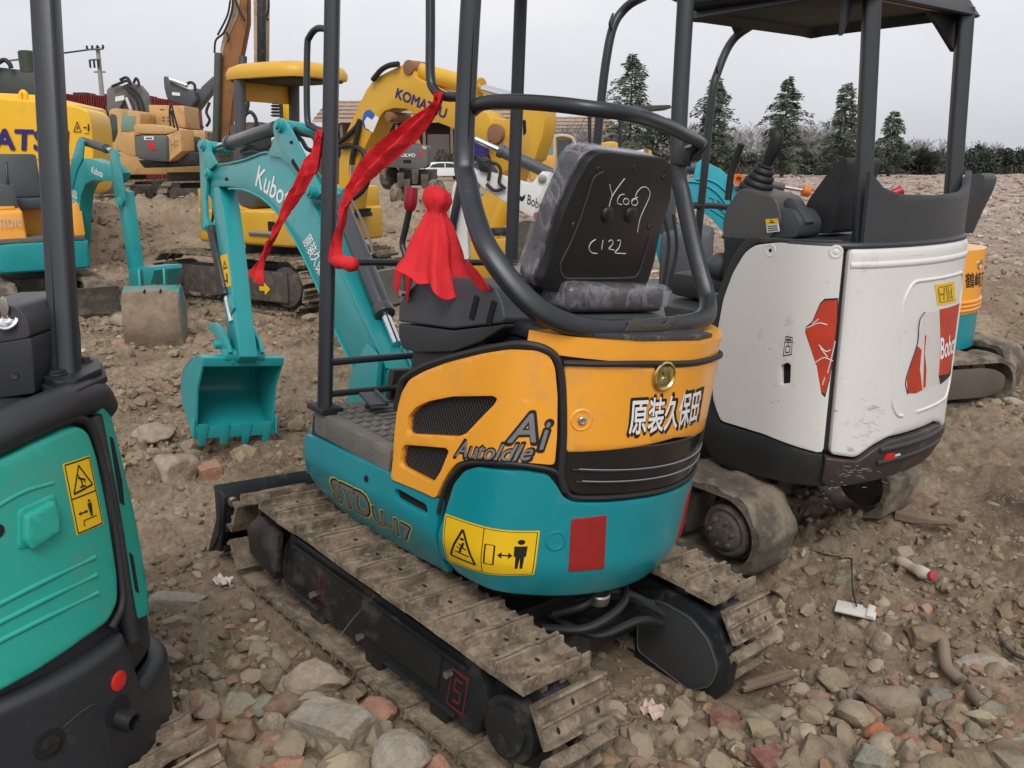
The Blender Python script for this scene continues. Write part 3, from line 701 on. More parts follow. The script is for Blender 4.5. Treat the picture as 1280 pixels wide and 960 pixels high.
# ---------------------------------------------------------------- litter
def litter():
    # crumpled white bottle with pink cap
    a=ghit(1122,708)+Vector((0,0,.03));b=ghit(1162,728)+Vector((0,0,.035));c=ghit(1173,733)+Vector((0,0,.035))
    t=thing('plastic_bottle','crushed cloudy white plastic bottle with a pink cap lying on the soil','bottle',Frame(a.x,a.y,a.z))
    bm=bmesh.new();d=b-a;L=d.length
    BOT=mat('cloudy_plastic',(0.55,0.48,0.40),0.35,var=0.1,vscale=30)
    pts=[(0,.0),(.004,.022),(.03,.030),(.08,.028),(.12,.021),(.15,.023),(.2,.031),(.24,.030),(.275,.016),(.285,.012)]
    k=L/.285
    lathe(bm,(0,0,0),d,[(h*k,r*1.0) for h,r in pts],20)
    for v in bm.verts:
        q=v.co;s_=1+0.35*noise.noise(q*22);
        ax_=d.normalized()*q.dot(d.normalized());v.co=ax_+(q-ax_)*s_;v.co.z*=0.8
    finish(bm,'bottle_body',BOT,t,smooth=60)
    part('cap',mat('pink_cap',(0.5,0.05,0.08),0.4),t,lambda bm:cyl(bm,d*1.0,d*1.09,.017,seg=18),bevel=.002)
    # white tile with lifted lip
    g=ghit(1069,771);bm=bmesh.new();M=Matrix.Translation(g+Vector((0,0,.03))) @ Matrix.Rotation(R(-28),4,'Z') @ Matrix.Rotation(R(8),4,'X')
    box(bm,(0,0,0),(.15,.075,.008));box(bm,(.055,-.0,.009),(.028,.078,.010))
    for v in bm.verts:v.co=M @ v.co
    tag(finish(bm,'tile',mat('white_tile',(0.62,0.60,0.54),0.35,var=.08,dirt=MUD,dirt_amt=.15),None,bevel=.002),'white rectangular tile lying on the soil with a thin wire across it','tile')
    bm=bmesh.new();pts=[ghit(1069,772)+Vector((0,0,.05)),ghit(1064,752)+Vector((0,0,.06)),ghit(1062,725)+Vector((0,0,.05)),ghit(1062,704)+Vector((0,0,.02)),ghit(1030,694)+Vector((0,0,.02)),ghit(1003,686)+Vector((0,0,.01))]
    tube(bm,pts,.0035,seg=6);tag(finish(bm,'wire',RUB,None),'thin black wire running from the white tile across the soil','wire')
    bm=bmesh.new();pts=[ghit(p[0],p[1])+Vector((0,0,.02)) for p in ((1177,818),(1182,838),(1192,850),(1206,862),(1218,872),(1230,884))]
    pts[0].z+=.02;tube(bm,pts,.021,seg=14);tag(finish(bm,'hose',mat('muddy_hose',(0.22,0.17,0.12),.75,var=.2,bump=.3),None),'short curved mud-coloured hose lying in the lower right rubble','hose')
    bm=bmesh.new();pts=[ghit(p[0],p[1])+Vector((0,0,.025)) for p in ((1250,803),(1256,815),(1268,826),(1282,832))]
    tube(bm,pts,.008,seg=8);tag(finish(bm,'bent_rod',MUDF,None),'thin bent dark rod sticking in from the right edge','rod')
    # plank
    a=ghit(1119,645)+Vector((0,0,.03));b=ghit(1194,668)+Vector((0,0,.03));d=b-a;m=(a+b)/2
    bm=bmesh.new();box(bm,(0,0,0),(d.length,.045,.03));bmesh.ops.subdivide_edges(bm,edges=bm.edges[:],cuts=3)
    for v in bm.verts:v.co=Matrix.Translation(m) @ Matrix.Rotation(math.atan2(d.y,d.x),4,'Z') @ Vector((v.co.x,v.co.y+.01*noise.noise(v.co*9),v.co.z+.006*noise.noise(v.co*13)))
    tag(finish(bm,'wooden_plank',WOOD,None),'weathered wooden lath lying behind the plastic bottle','plank')
    # splintered wood near the right crawler
    a=ghit(925,868)+Vector((0,0,.03));b=ghit(990,856)+Vector((0,0,.05));d=b-a;bm=bmesh.new()
    for k in range(3):box(bm,(0,.012*k-.012,.008*(k % 2)),(d.length*(1-.15*k),.018,.016))
    for v in bm.verts:v.co=Matrix.Translation((a+b)/2) @ Matrix.Rotation(math.atan2(d.y,d.x),4,'Z') @ v.co
    tag(finish(bm,'wood_splinter',WOOD,None,bevel=.002),'splintered pale piece of wood behind the right crawler','wood')
    # wrapper, paper scraps
    def scrap(px,py,w,h,label,col,name='paper_scrap',seed=0):
        g=ghit(px,py);dist=(g-CO).dot(FW);bm=bmesh.new();n=9
        G=[[Vector(((i/n-.5)*w/FPX*dist,(j/n-.5)*h/FPX*dist*1.7,.02+.028*noise.noise(Vector((i*.45+seed*5,j*.45,seed))))) for i in range(n+1)] for j in range(n+1)]
        sheet(bm,G,.0015);a=seed*1.3
        for v in bm.verts:v.co=Matrix.Rotation(a,4,'Z') @ v.co+g
        tag(finish(bm,name,mat('scrap_'+str(seed),col,.6,var=.15),None,smooth=60),label,'litter')
    scrap(279,731,18,13,'small torn white paper scrap on bare soil above the bent twig',(0.62,0.58,0.52),seed=1)
    scrap(350,930,26,18,'torn black and white plastic wrapper among the stones at the lower left',(0.42,0.41,0.42),'wrapper',2)
    scrap(816,893,26,18,'pinkish crumpled paper scrap on dark soil between the crawlers',(0.48,0.36,0.29),seed=3)
    scrap(226,874,6,10,'tiny pale scrap beside the bent twig',(0.6,0.55,0.42),seed=4)
    bm=bmesh.new();pts=[ghit(p[0],p[1])+Vector((0,0,.015)) for p in ((211,880),(210,866),(216,852),(226,842),(238,834))]
    tube(bm,pts,.005,seg=6);tag(finish(bm,'twig',WOOD,None),'thin bent twig on the soil beside the black bumper','twig')
litter()
# ================================================================ the background
def scatter_cards(pts,dirs,sizes,name,m,parent=None,wid=0.35,kind=None):
    """many small leaf or needle sprays as slim bent quads"""
    P=np.asarray(pts,float);D=np.asarray(dirs,float);D/=np.linalg.norm(D,axis=1)[:,None]+1e-9;S=np.asarray(sizes,float)[:,None]
    W=np.cross(D,RNG.standard_normal(D.shape));W/=np.linalg.norm(W,axis=1)[:,None]+1e-9
    a=P-W*S*wid*0.3;b=P+W*S*wid*0.3;c=P+D*S*.6+W*S*wid*.5;d=P+D*S*.6-W*S*wid*.5;e=P+D*S+np.array([0,0,-.12])*S
    N=len(P);V=np.stack([a,b,c,e,d],1).reshape(-1,3);me=bpy.data.meshes.new(name)
    me.vertices.add(len(V));me.vertices.foreach_set('co',V.ravel());me.loops.add(5*N);me.loops.foreach_set('vertex_index',np.arange(5*N))
    me.polygons.add(N);me.polygons.foreach_set('loop_start',np.arange(N)*5);me.polygons.foreach_set('loop_total',np.full(N,5));me.update(calc_edges=True)
    me.materials.append(m);o=bpy.data.objects.new(name,me);C.objects.link(o)
    if parent:o.parent=parent
    if kind:o['kind']=kind
    return o
NEEDLE=mat('cedar_needles',(0.095,0.125,0.088),0.9,var=0.3,vscale=0.6,col2=(0.13,0.15,0.105),spec=0.0)
BARK=mat('bark',(0.10,0.08,0.062),0.9,var=0.3,vscale=3)
LEAFD=mat('evergreen_leaves',(0.066,0.078,0.062),0.95,var=0.15,vscale=0.12,col2=(0.082,0.088,0.07),spec=0.0)
TWIG=mat('bare_twigs',(0.30,0.285,0.275),0.95,var=0.3,vscale=0.2,spec=0.1)
TWIGR=mat('reddish_twigs',(0.165,0.125,0.105),0.95,var=0.3,vscale=0.2,spec=0.1)

def conifer(px,ytop,hw,dist,label,seed,lean=0.0,dens=1.0):
    rnd=np.random.default_rng(seed);g=wpt(px,218,dist);x0=g.x;z0=gz(x0,dist)-0.2
    top=CAMH+(wpt(px,ytop,dist).z-CAMH);H=top-z0;Wd=hw/FPX*dist
    t=thing('conifer',label,'tree',Frame(x0,dist,z0),group='conifers along the edge of the field')
    bm=bmesh.new();tube(bm,[(0,0,0),(lean*.4,0,H*.4),(lean,0,H)],lambda k:0.20*(1-k)+.02,seg=8,n=5)
    pts=[];dirs=[];sz=[]
    nb=int(120*dens)
    for i in range(nb):
        f=(i/nb)**0.9;z=H*(0.10+0.89*f)+rnd.uniform(-.2,.2);Lb=Wd*1.12*((1-f)**0.70)*(0.30+0.85*rnd.random()**.8)*(1+.18*math.sin(f*9+seed) )+0.15
        a=i*2.4+rnd.uniform(-.5,.5);up=0.30-0.1*(1-f);
        bx,by=math.cos(a),math.sin(a);P=[]
        for k in range(5):
            q=k/4;P.append(Vector((lean*f+bx*Lb*q,by*Lb*q,z+Lb*(up*q-0.34*q*q))))
        tube(bm,P,lambda k:0.035*(1-k)+.008,seg=4,n=1)
        ns=int(16+56*Lb/Wd)
        for k in range(ns):
            q=rnd.uniform(0.12,1.04);j=min(3,int(q*4));c=P[j].lerp(P[j+1],q*4-j) if q<1 else P[4]
            side=rnd.choice([-1,1]);d=Vector((bx*.6-by*side*rnd.uniform(.3,1.2),by*.6+bx*side*rnd.uniform(.3,1.2),rnd.uniform(-.45,.15)))
            off=d.normalized()*rnd.uniform(0,.34)*Lb*(1.05-q)*.9
            pts.append((c.x+off.x,c.y+off.y,c.z+rnd.uniform(-.28,.16)));dirs.append(d[:]);sz.append(rnd.uniform(.22,.5))
    finish(bm,'trunk',BARK,t)
    scatter_cards(pts,dirs,sz,'crown',NEEDLE,t,wid=.26)
conifer(786,66,44,84,'tallest wide conifer, leftmost, seen through the roll bar above the black seat',1)
conifer(889,94,36,86,'conifer seen between the roll bar and the front post of the white machine',2)
conifer(977,95,36,88,'conifer standing above the joystick boot of the white machine',3)
conifer(1050,104,34,88,'conifer directly left of the rear canopy post of the white machine',4,dens=.85)
conifer(1110,140,24,92,'smallest conifer, just right of the rear canopy post, with bare lower trunk',5,dens=.6)

def woods():
    rnd=np.random.default_rng(5);D0=112
    # thin bare trees: one merged mass nobody could count
    bm=bmesh.new();pts=[];dirs=[];sz=[]
    for i in range(760):
        px=rnd.uniform(690,1160) if i<640 else rnd.uniform(1000,1300);y=D0+rnd.uniform(0,22);p=wpt(px,215,y)
        H=rnd.uniform(3.9,6.0)*(1.0 if px<1060 else .62);x=p.x;w=rnd.uniform(.03,.07)
        tube(bm,[(x,y,-.5),(x+rnd.uniform(-.2,.2),y,H*.5),(x+rnd.uniform(-.5,.5),y,H)],lambda k:w*(1-.8*k),seg=4,n=2)
        for k in range(34):
            z=H*rnd.uniform(.25,1.02);s_=rnd.choice([-1,1]);pts.append((x+rnd.uniform(-.1,.1),y,z));dirs.append((s_*rnd.uniform(.2,.8),rnd.uniform(-.5,.5),rnd.uniform(.5,1.3)));sz.append(rnd.uniform(.6,1.5))
    finish(bm,'bare_tree_trunk',TWIG,None,smooth=0);o=C.objects['bare_tree_trunk'];o.name='bare_woods';o['kind']='stuff';o['label']='far strip of thin bare grey trees behind the conifers';o['category']='woods'
    b=scatter_cards(pts,dirs,sz,'bare_twig_mass',TWIG,None,wid=.05,kind='stuff');b['label']='haze of bare grey twigs on the far tree strip';b['category']='woods'
    # evergreen mass: right part, and low undergrowth along the whole edge
    pts=[];dirs=[];sz=[]
    clumps=[]
    for px in np.arange(560,1420,7.0):
        top=192-3*math.sin(px*.05) if px<1130 else 191-5*abs(math.sin(px*.045))-3*math.sin(px*.021)
        if px<900:top=190
        y=D0-2+rnd.uniform(-2,3);zt=wpt(px,top,y).z;zb=0;x=wpt(px,210,y).x
        zt+=rnd.uniform(-.55,.35);r=rnd.uniform(.8,1.7);z=zt-r
        while z>zb-1:clumps.append((x+rnd.uniform(-.8,.8),y+rnd.uniform(-1.5,1.5),z,r));z-=r*rnd.uniform(.7,1.2);r=rnd.uniform(.9,1.7)
    for x,y,z,r in clumps:
        n=230;d=rnd.standard_normal((n,3));d/=np.linalg.norm(d,axis=1)[:,None];rr=r*rnd.uniform(.55,1.08,n)
        for k in range(n):
            pts.append((x+d[k,0]*rr[k],y+d[k,1]*rr[k],z+d[k,2]*rr[k]*.9));dirs.append((d[k,0]+rnd.uniform(-.5,.5),d[k,1],d[k,2]+rnd.uniform(-.2,.6)));sz.append(rnd.uniform(.18,.4))
    b=scatter_cards(pts,dirs,sz,'evergreen_woods',LEAFD,None,wid=.8,kind='stuff');b['label']='dark evergreen wood closing the far edge of the rubble field';b['category']='woods'
    pts=[];dirs=[];sz=[]
    for i in range(15000):
        px=rnd.uniform(600,1420);y=D0-3+rnd.uniform(-1.5,4);x=wpt(px,215,y).x;pts.append((x,y,rnd.uniform(-.5,.55+.3*math.sin(px*.07))));dirs.append((rnd.uniform(-.4,.4),0,1));sz.append(rnd.uniform(.3,.75))
    b=scatter_cards(pts,dirs,sz,'dry_undergrowth',TWIGR,None,wid=.09,kind='stuff');b['label']='low reddish-brown dry brush along the foot of the woods';b['category']='undergrowth'
    # a few broad shrubs that read on their own
    for px,top,w,lab,mm in ((832,152,34,'broad dark evergreen shrub behind the leftmost conifer',LEAFD),(1070,186,26,'dark green bush left of the smallest conifer',LEAFD),(1152,190,22,'rounded green bush at the start of the right-hand wood',LEAFD)):
        y=104;r=w/FPX*y;z1=wpt(px,top,y).z;x=wpt(px,215,y).x;t=thing('bush',lab,'bush',Frame(x,y,0));n=1500
        d=rnd.standard_normal((n,3));d/=np.linalg.norm(d,axis=1)[:,None];rr=rnd.uniform(.35,1.05,n)**.6*(1+.22*np.sin(d[:,0]*7+px)*np.cos(d[:,2]*6))
        P=np.stack([d[:,0]*rr*r,d[:,1]*rr*r*.8,(d[:,2]*rr*.5+.5)*z1],1);scatter_cards(P,d+[0,0,.4],rnd.uniform(.3,.55,n),'crown',mm,t,wid=.8)
        part('trunk',BARK,t,lambda bm:tube(bm,[(0,0,-.2),(.05,0,z1*.3),(0,0,z1*.6)],lambda k:.12*(1-k)+.03,seg=7))
woods()

def pole():
    y=62.0;b=wpt(133,190,y);tp=wpt(122,58,y);t=thing('utility_pole','slim concrete utility pole with crossarm, insulators and wires, behind the excavators on the left','utility pole',Frame(b.x,y,0))
    I=Vector((b.x,y,0));top=tp-I;cm=mat('pole_concrete',(.30,.29,.27),.8,var=.1)
    part('pole_shaft',cm,t,lambda bm:cyl(bm,(0,0,0),top,.21,.13,12))
    def arm(px0,px1,py,nm='crossarm'):
        a=wpt(px0,py,y-.25)-I;c=wpt(px1,py-1,y-.25)-I
        part(nm,mat('galvanised',(.2,.2,.2),.5,metal=.5),t,lambda bm:cyl(bm,a,c,.07,seg=6))
        return a,c
    a,c=arm(109,129,62)
    for k in (0,.33,.66,1):
        p=a.lerp(c,k);part('insulator',INK,t,lambda bm:lathe(bm,p,(0,0,1),[(0,.05),(.1,.1),(.14,.05),(.2,.09),(.26,.04)],8))
    a2,c2=arm(112,126,75)
    part('transformer_switch',INK,t,lambda bm:[cyl(bm,a2+Vector((k*.28,0,0)),a2+Vector((k*.28,0,-.5)),.07,seg=6) for k in range(3)])
    # wires leave the crossarm to the left and droop
    for i,(k,py) in enumerate(((0,63),(.6,65))):
        p0=a.lerp(c,k)+I;p1=wpt(-260,py+14,y+8);m=(p0+p1)/2-Vector((0,0,.8))
        w=part('overhead_wire',RUB,None,lambda bm:tube(bm,[p0,m,p1],.03,seg=5,n=10));tag(w,'thin overhead wire running left from the pole, %s of the two' % ('upper' if i==0 else 'lower'),'wire')
    b2=wpt(131.5,150,80);t2=thing('utility_pole','second, farther utility pole just behind and right of the first','utility pole',Frame(b2.x,80,0))
    part('pole_shaft',cm,t2,lambda bm:cyl(bm,(0,0,0),(0,0,wpt(130,86,80).z),.2,.13,10));zz=wpt(130,90,80).z
    part('crossarm',INK,t2,lambda bm:cyl(bm,(-.5,0,zz),(.5,0,zz),.06,seg=6))
pole()

def red_wall():
    y=52.0;x0=wpt(-120,120,y).x;x1=wpt(236,120,y).x;zt0=wpt(80,107,y).z;zt1=wpt(235,125,y).z
    t=thing('container_row','long row of dark red corrugated containers behind the excavators on the left','containers',Frame(x0,y,0));L=x1-x0
    m=mat('dark_red_corrugated',(0.20,0.022,0.022),0.55,var=.12,vscale=.6,dirt=(.12,.03,.025),dirt_amt=.25,dscale=.5);cap=mat('dark_cap',(.03,.03,.032),.7)
    n=9;Lw=L/n
    for i in range(n):
        za=zt0+(zt1-zt0)*((i+.5)/n);k=14
        def fn(bm,i=i,za=za):
            pts=[]
            for j in range(k*4+1):
                q=j/(k*4);dy=[0,0,.12,.12][j % 4];pts.append((i*Lw+q*Lw*.97,dy-.1,0))
            G=[[Vector((p[0],p[1],z)) for p in pts] for z in (0,za)];sheet(bm,G)
            box(bm,(i*Lw+Lw*.485,1.1,za/2),(Lw*.97,2.0,za))
        c=part('container',m,t,fn,smooth=0)
        part('roof_cap',cap,t,lambda bm:box(bm,(i*Lw+Lw*.45,1.0,za+.06),(Lw*.42,1.2,.16)))
        part('corner_post',m,t,lambda bm:[box(bm,(i*Lw+e*Lw*.97,-.12,za/2),(.12,.12,za+.05)) for e in (0,1)])
red_wall()

def warehouse():
    y=150.0;rf=mat('weathered_roof_sheet',(.33,.24,.17),.75,var=.1,vscale=.15);wl_=mat('dull_brick_wall',(.19,.125,.095),.85,var=.15,vscale=.2);dk=mat('dark_bay_shade',(.02,.019,.018),.9)
    for (pa,pb,yt,ym,yb,lab,d) in ((392,668,126,150,205,'long low shed with a tan sheet roof and dark open bays, behind the yellow boom',150.0),(670,772,146,168,208,'brown shed with banded sheet roof right of the yellow arm',135.0)):
        A=wpt(pa,ym,d);B=wpt(pb,ym,d);zt=wpt(pa,yt,d+12).z;ze=A.z;L=B.x-A.x
        t=thing('shed',lab,'building',Frame(A.x,d,0))
        def roof(bm):
            n=int(L/.8)
            G=[[Vector((L*i/n,yy,zz+(.05 if i % 2 else 0))) for i in range(n+1)] for yy,zz in ((-.8,ze-.1),(12,zt),(25,ze-.1))]
            sheet(bm,G,.1)
        part('roof',rf,t,roof,smooth=0)
        for k in range(5):part('roof_batten',wl_,t,lambda bm:box(bm,(L/2,-.8+12.8*(k+.5)/5,ze-.1+(zt-ze)*(k+.5)/5+.12),(L,.5,.12)))
        part('back_wall',wl_,t,lambda bm:box(bm,(L/2,12,ze/2),(L,.3,ze)))
        part('fascia',mat('pale_fascia',(.40,.33,.27),.7),t,lambda bm:box(bm,(L/2,-.85,ze-.25),(L,.12,.35)))
        nb=int(L/4.4)
        for k in range(nb+1):part('column',wl_,t,lambda bm:box(bm,(L*k/nb,-.2,ze/2-.3),(.45,.45,ze-.6)))
        for k in range(nb):
            if k % 3:part('bay_door',mat('grey_bay_door',(.10,.085,.075),.8,var=.2),t,lambda bm:box(bm,(L*(k+.5)/nb,.3,ze*.36),(L/nb*.8,.15,ze*.72)))
            else:part('bay_shade_sheet',dk,t,lambda bm:box(bm,(L*(k+.5)/nb,1.4,ze*.38),(L/nb*.85,.1,ze*.76)))  # solid near-black sheet painted for the shade inside the open bay
warehouse()
# ================================================================ crawler tracks shared by the machines
def path_fn(xr,xf,r,zc):
    Ls=xf-xr;Pm=2*Ls+2*math.pi*r
    def f(s):
        s=s % Pm
        if s<Ls:return Vector((xr+s,0,zc+r)),Vector((1,0,0)),Vector((0,0,1))
        s-=Ls
        if s<math.pi*r:
            a=math.pi/2-s/r;n=Vector((math.cos(a),0,math.sin(a)));return Vector((xf,0,zc))+n*r,Vector((math.sin(a),0,-math.cos(a))),n
        s-=math.pi*r
        if s<Ls:return Vector((xf-s,0,zc-r)),Vector((-1,0,0)),Vector((0,0,-1))
        s-=Ls;a=-math.pi/2-s/r;n=Vector((math.cos(a),0,math.sin(a)));return Vector((xr,0,zc))+n*r,Vector((math.sin(a),0,-math.cos(a))),n
    return f,Pm
def steel_track(bm,yc,w,xr,xf,r,zc,n,seed=0,wob=.006,cuts=6):
    """steel pads with grousers and bolt holes around a stadium path"""
    f,Pm=path_fn(xr,xf,r*.76,zc);rnd=random.Random(seed)
    for i in range(n):
        s=Pm*i/n;p,t,nn=f(s);p=p+nn*r*.24;L=Pm/n
        prof=[(-.50,-.012),(.50,-.012),(.50,.004),(.475,.026),(.40,.026),(.36,.004),(.06,.003),(.03,.012),(-.03,.012),(-.06,.003),(-.36,.004),(-.40,.026),(-.475,.026),(-.50,.004)]
        rows=[];dz=rnd.uniform(-1,1)*wob*.5
        for k in range(cuts+1):
            y=yc-w/2+w*k/cuts;row=[]
            for a,h in prof:
                q=p+t*(a*L*.975)+nn*(h*1.0+dz-.012);q=Vector((q.x,y,q.z))
                j=noise.noise(Vector((q.x*30,y*30,q.z*30+seed)))*wob;row.append(bm.verts.new(q+nn*j+t*j*.5))
            rows.append(row)
        m=len(prof)
        for a,b in zip(rows,rows[1:]):
            for k in range(m):bm.faces.new((a[k],a[(k+1) % m],b[(k+1) % m],b[k]))
        bm.faces.new(rows[0][::-1]);bm.faces.new(rows[-1])
        for hy,ha in ((-.30,-.22),(.0,.18),(.30,-.22)):
            c=p+t*(ha*L)+nn*(.0035+dz-.012+.001);yy=yc+hy*w;vs=[]
            for k in range(8):
                a=2*math.pi*k/8;q=c+t*math.cos(a)*.010;vs.append(bm.verts.new((q.x+nn.x*.0022,yy+math.sin(a)*.0065,q.z+nn.z*.0022)))
            fc=bm.faces.new(vs);fc.material_index=1
        # chain link under the pad
        q=p-nn*.034;R3=Matrix((t,Vector((0,1,0)),nn)).transposed()
        for sy in (-1,1):box(bm,(q.x,yc+sy*w*.14,q.z),(L*.82,.022,.036),R3)
def rubber_track(bm,yc,w,xr,xf,r,zc,n,seed=0,lug=.022,wob=.012):
    f,Pm=path_fn(xr,xf,r,zc);N=n*4;rows=[];rnd=random.Random(seed)
    for i in range(N):
        p,t,nn=f(Pm*i/N);ph=i % 4;h=lug if ph in (1,2) else 0;row=[]
        K=10
        for k in range(K+1):
            y=yc-w/2+w*k/K;e=.012 if k in (0,K) else 0
            j=noise.noise(Vector((p.x*14,y*14,p.z*14+seed)))*wob
            row.append(bm.verts.new((p.x+nn.x*(h-e+j-lug),y,p.z+nn.z*(h-e+j-lug))))
        for k in (K,0):
            y=yc-w/2+w*k/K;q=p-nn*(.035+lug);row.append(bm.verts.new((q.x,y,q.z)))
        rows.append(row)
    for i in range(N):
        a=rows[i];b=rows[(i+1) % N];m=len(a)
        for k in range(m):bm.faces.new((a[k],a[(k+1) % m],b[(k+1) % m],b[k]))

def cylinder_parts(parent,nm,p,q,rb,rr,frac,mb,eye=.0,loc=None,em=None):
    """hydraulic cylinder: barrel from p, rod to q"""
    p=Vector(p);q=Vector(q);m=p.lerp(q,frac)
    def fn(bm):
        cyl(bm,p,m,rb,seg=22);cyl(bm,m-(q-p).normalized()*.03,m+(q-p).normalized()*.012,rb*1.13,seg=22)
    b=part(nm,mb,parent,fn,loc=loc,bevel=.002)
    part('rod',CHROME,b,lambda bm:cyl(bm,m,q,rr,seg=16))
    if eye:part('rod_eye',em or mb,b,lambda bm:cyl(bm,q-Vector((0,eye,0)),q+Vector((0,eye,0)),rb*.9,seg=16),bevel=.003)
    return b

# ================================================================ the central teal and orange mini excavator
FU=Frame(UX,UY,0,UYAW,-5.5,6.7)
def build_central():
    T=thing('mini_excavator','teal and orange mini excavator with an open roll frame, in the centre foreground','excavator',FU)
    # ------------------------------------------------ undercarriage
    XR,XF,RR,ZC=-.655,.655,.175,.185
    for yc,sd,lab in ((.48,1,None),(-.48,-1,None)):
        part('crawler_track',[MUDST,HOLE],T,lambda bm:steel_track(bm,yc,.28,XR,XF,RR,ZC,28,seed=yc),smooth=28)
        def fr(bm):
            prism(bm,[(-.52,yc-.085,.07),(.50,yc-.085,.07),(.56,yc-.085,.17),(.50,yc-.085,.285),(-.50,yc-.085,.285),(-.56,yc-.085,.20)],(0,.17,0))
            box(bm,(.05,yc+sd*.088,.19),(.80,.012,.13));box(bm,(0,yc+sd*.094,.262),(.92,.02,.012));box(bm,(-.28,yc+sd*.10,.10),(.34,.02,.012));box(bm,(.36,yc+sd*.10,.10),(.2,.02,.012))
        f=part('track_frame',FRAMEB,T,fr,bevel=.006)
        part('sprocket',FRAMEB,f,lambda bm:[cyl(bm,(XR,yc-.05,ZC),(XR,yc+.05,ZC),.135,seg=14),cyl(bm,(XR,yc-.105,ZC),(XR,yc+.105,ZC),.095,seg=28),cyl(bm,(XR,yc+sd*.10,ZC),(XR,yc+sd*.125,ZC),.07,seg=28)],bevel=.006)
        part('idler',FRAMEB,f,lambda bm:[cyl(bm,(XF,yc-.04,ZC),(XF,yc+.04,ZC),.15,seg=28),cyl(bm,(XF,yc-.09,ZC),(XF,yc+.09,ZC),.05,seg=16)],bevel=.005)
        for k in range(3):part('track_roller',FRAMEB,f,lambda bm:cyl(bm,(-.36+.33*k,yc-.08,.06),(-.36+.33*k,yc+.08,.06),.045,seg=16),bevel=.004)
        part('idler_guard',FRAMEB,f,lambda bm:prism(bm,[(.52,yc+sd*.10,.10),(.70,yc+sd*.10,.13),(.74,yc+sd*.10,.22),(.66,yc+sd*.10,.30),(.52,yc+sd*.10,.28)],(0,sd*.022,0)),bevel=.004)
        part('frame_bolt',STEEL,f,lambda bm:[cyl(bm,(x,yc+sd*.095,z),(x,yc+sd*.115,z),.012,seg=6) for x,z in ((-.40,.215),(.02,.12),(.30,.14),(.62,.25))])
        if sd>0:
            q=quadmap([(-.475,.578,.12),(-.405,.578,.12),(-.405,.578,.235),(-.475,.578,.235)])
            edge=[line((0,0),(1,0),.05),line((1,0),(1,1),.05),line((1,1),(0,1),.05),line((0,1),(0,0),.05)]
            z8=[line((.3,.2),(.7,.2),.06),line((.3,.2),(.3,.5),.06),line((.3,.5),(.7,.5),.06),line((.7,.5),(.7,.8),.06),line((.3,.8),(.7,.8),.06)]
            flat_shapes('red_stencil',mat('dull_red_stencil',(.16,.012,.012),.6),f,edge+z8,q,.0,nrm=Vector((0,1,0)))
            q2=quadmap([(.24,.578,.13),(.29,.578,.13),(.29,.578,.23),(.24,.578,.23)])
            flat_shapes('red_stencil',MATS['dull_red_stencil'],f,[line((.1,0),(.2,1),.08),line((.8,0),(.8,1),.08),line((.2,.1),(.8,.05),.05),line((.4,.2),(.5,.9),.05)],q2,.0,nrm=Vector((0,1,0)))
    # cover plate of the right travel motor, inner side
    rim=fillet([FU.ax(x,y,1,-.335) for x,y in ((795,735),(832,740),(872,760),(900,790),(914,832),(908,866),(882,884),(852,878),(792,826))],.022)
    part('travel_motor_cover',FRAMEB,T,lambda bm:prism(bm,rim,(0,-.05,0)),bevel=.008)
    cap=fillet([FU.ax(x,y,1,-.32) for x,y in ((797,748),(826,752),(862,772),(886,802),(897,836),(888,858),(862,863),(797,813))],.022)
    part('motor_cover_plate',mat('matt_black_plate',(.034,.036,.038),.45,dirt=(.10,.08,.06),dirt_amt=.12),T,lambda bm:prism(bm,cap,(0,-.02,0)),bevel=.006)
    part('cover_weld_highlight',mat('pale_edge_highlight',(.12,.12,.12),.35,metal=.3),T,lambda bm:tube(bm,[v+Vector((0,.001,0)) for v in cap]+[cap[0]],.0022,seg=5,smooth=False))  # weld bead coloured pale as a painted edge highlight
    def cf(bm):
        box(bm,(0,0,.20),(.62,.70,.13));box(bm,(-.30,0,.16),(.3,.62,.10));box(bm,(.3,0,.17),(.3,.62,.12));cyl(bm,(0,0,.26),(0,0,.38),.27,seg=36);cyl(bm,(0,0,.36),(0,0,.44),.24,seg=36)
    part('car_body',FRAMEB,T,cf,bevel=.01)
    for k,pts in enumerate(([(-.42,.16,.30),(-.50,.10,.36),(-.46,-.02,.40),(-.3,-.1,.4)],[(-.42,.2,.26),(-.54,.12,.30),(-.55,-.04,.36),(-.4,-.16,.38)],[(-.40,-.05,.3),(-.52,-.12,.33),(-.58,-.25,.26)],[(-.40,.02,.3),(-.50,-.06,.36),(-.56,-.2,.3)],[(-.36,.1,.25),(-.52,.05,.24),(-.58,-.1,.28),(-.58,-.26,.22)])):
        part('hydraulic_hose',RUB,T,lambda bm:tube(bm,pts,.014,seg=8))
    part('hose_collar',STEEL,T,lambda bm:lathe(bm,(-.50,.04,.35),(0,.1,1),[(0,.035),(.01,.038),(.03,.038),(.035,.034)],20))
    # dozer blade
    bx=.93
    def blade(bm):
        G=[]
        for k in range(9):
            q=k/8;z=.03+.27*q;x=bx+.05+.06*(4*(q-.5)**2-1);G.append([Vector((x,y,z)) for y in np.linspace(-.62,.62,9)])
        sheet(bm,G,.014)
        for y in (-.613,.613):prism(bm,[(bx-.03,y,.05),(bx+.06,y,.03),(bx+.02,y,.17),(bx+.055,y,.30),(bx-.03,y,.28)],(0,-.012 if y>0 else .012,0))
        box(bm,(bx-.02,0,.15),(.05,1.2,.03))
        box(bm,(bx-.02,0,.06),(.05,1.2,.02))
    b=part('dozer_blade',FRAMEB,T,blade,bevel=.003,smooth=45)
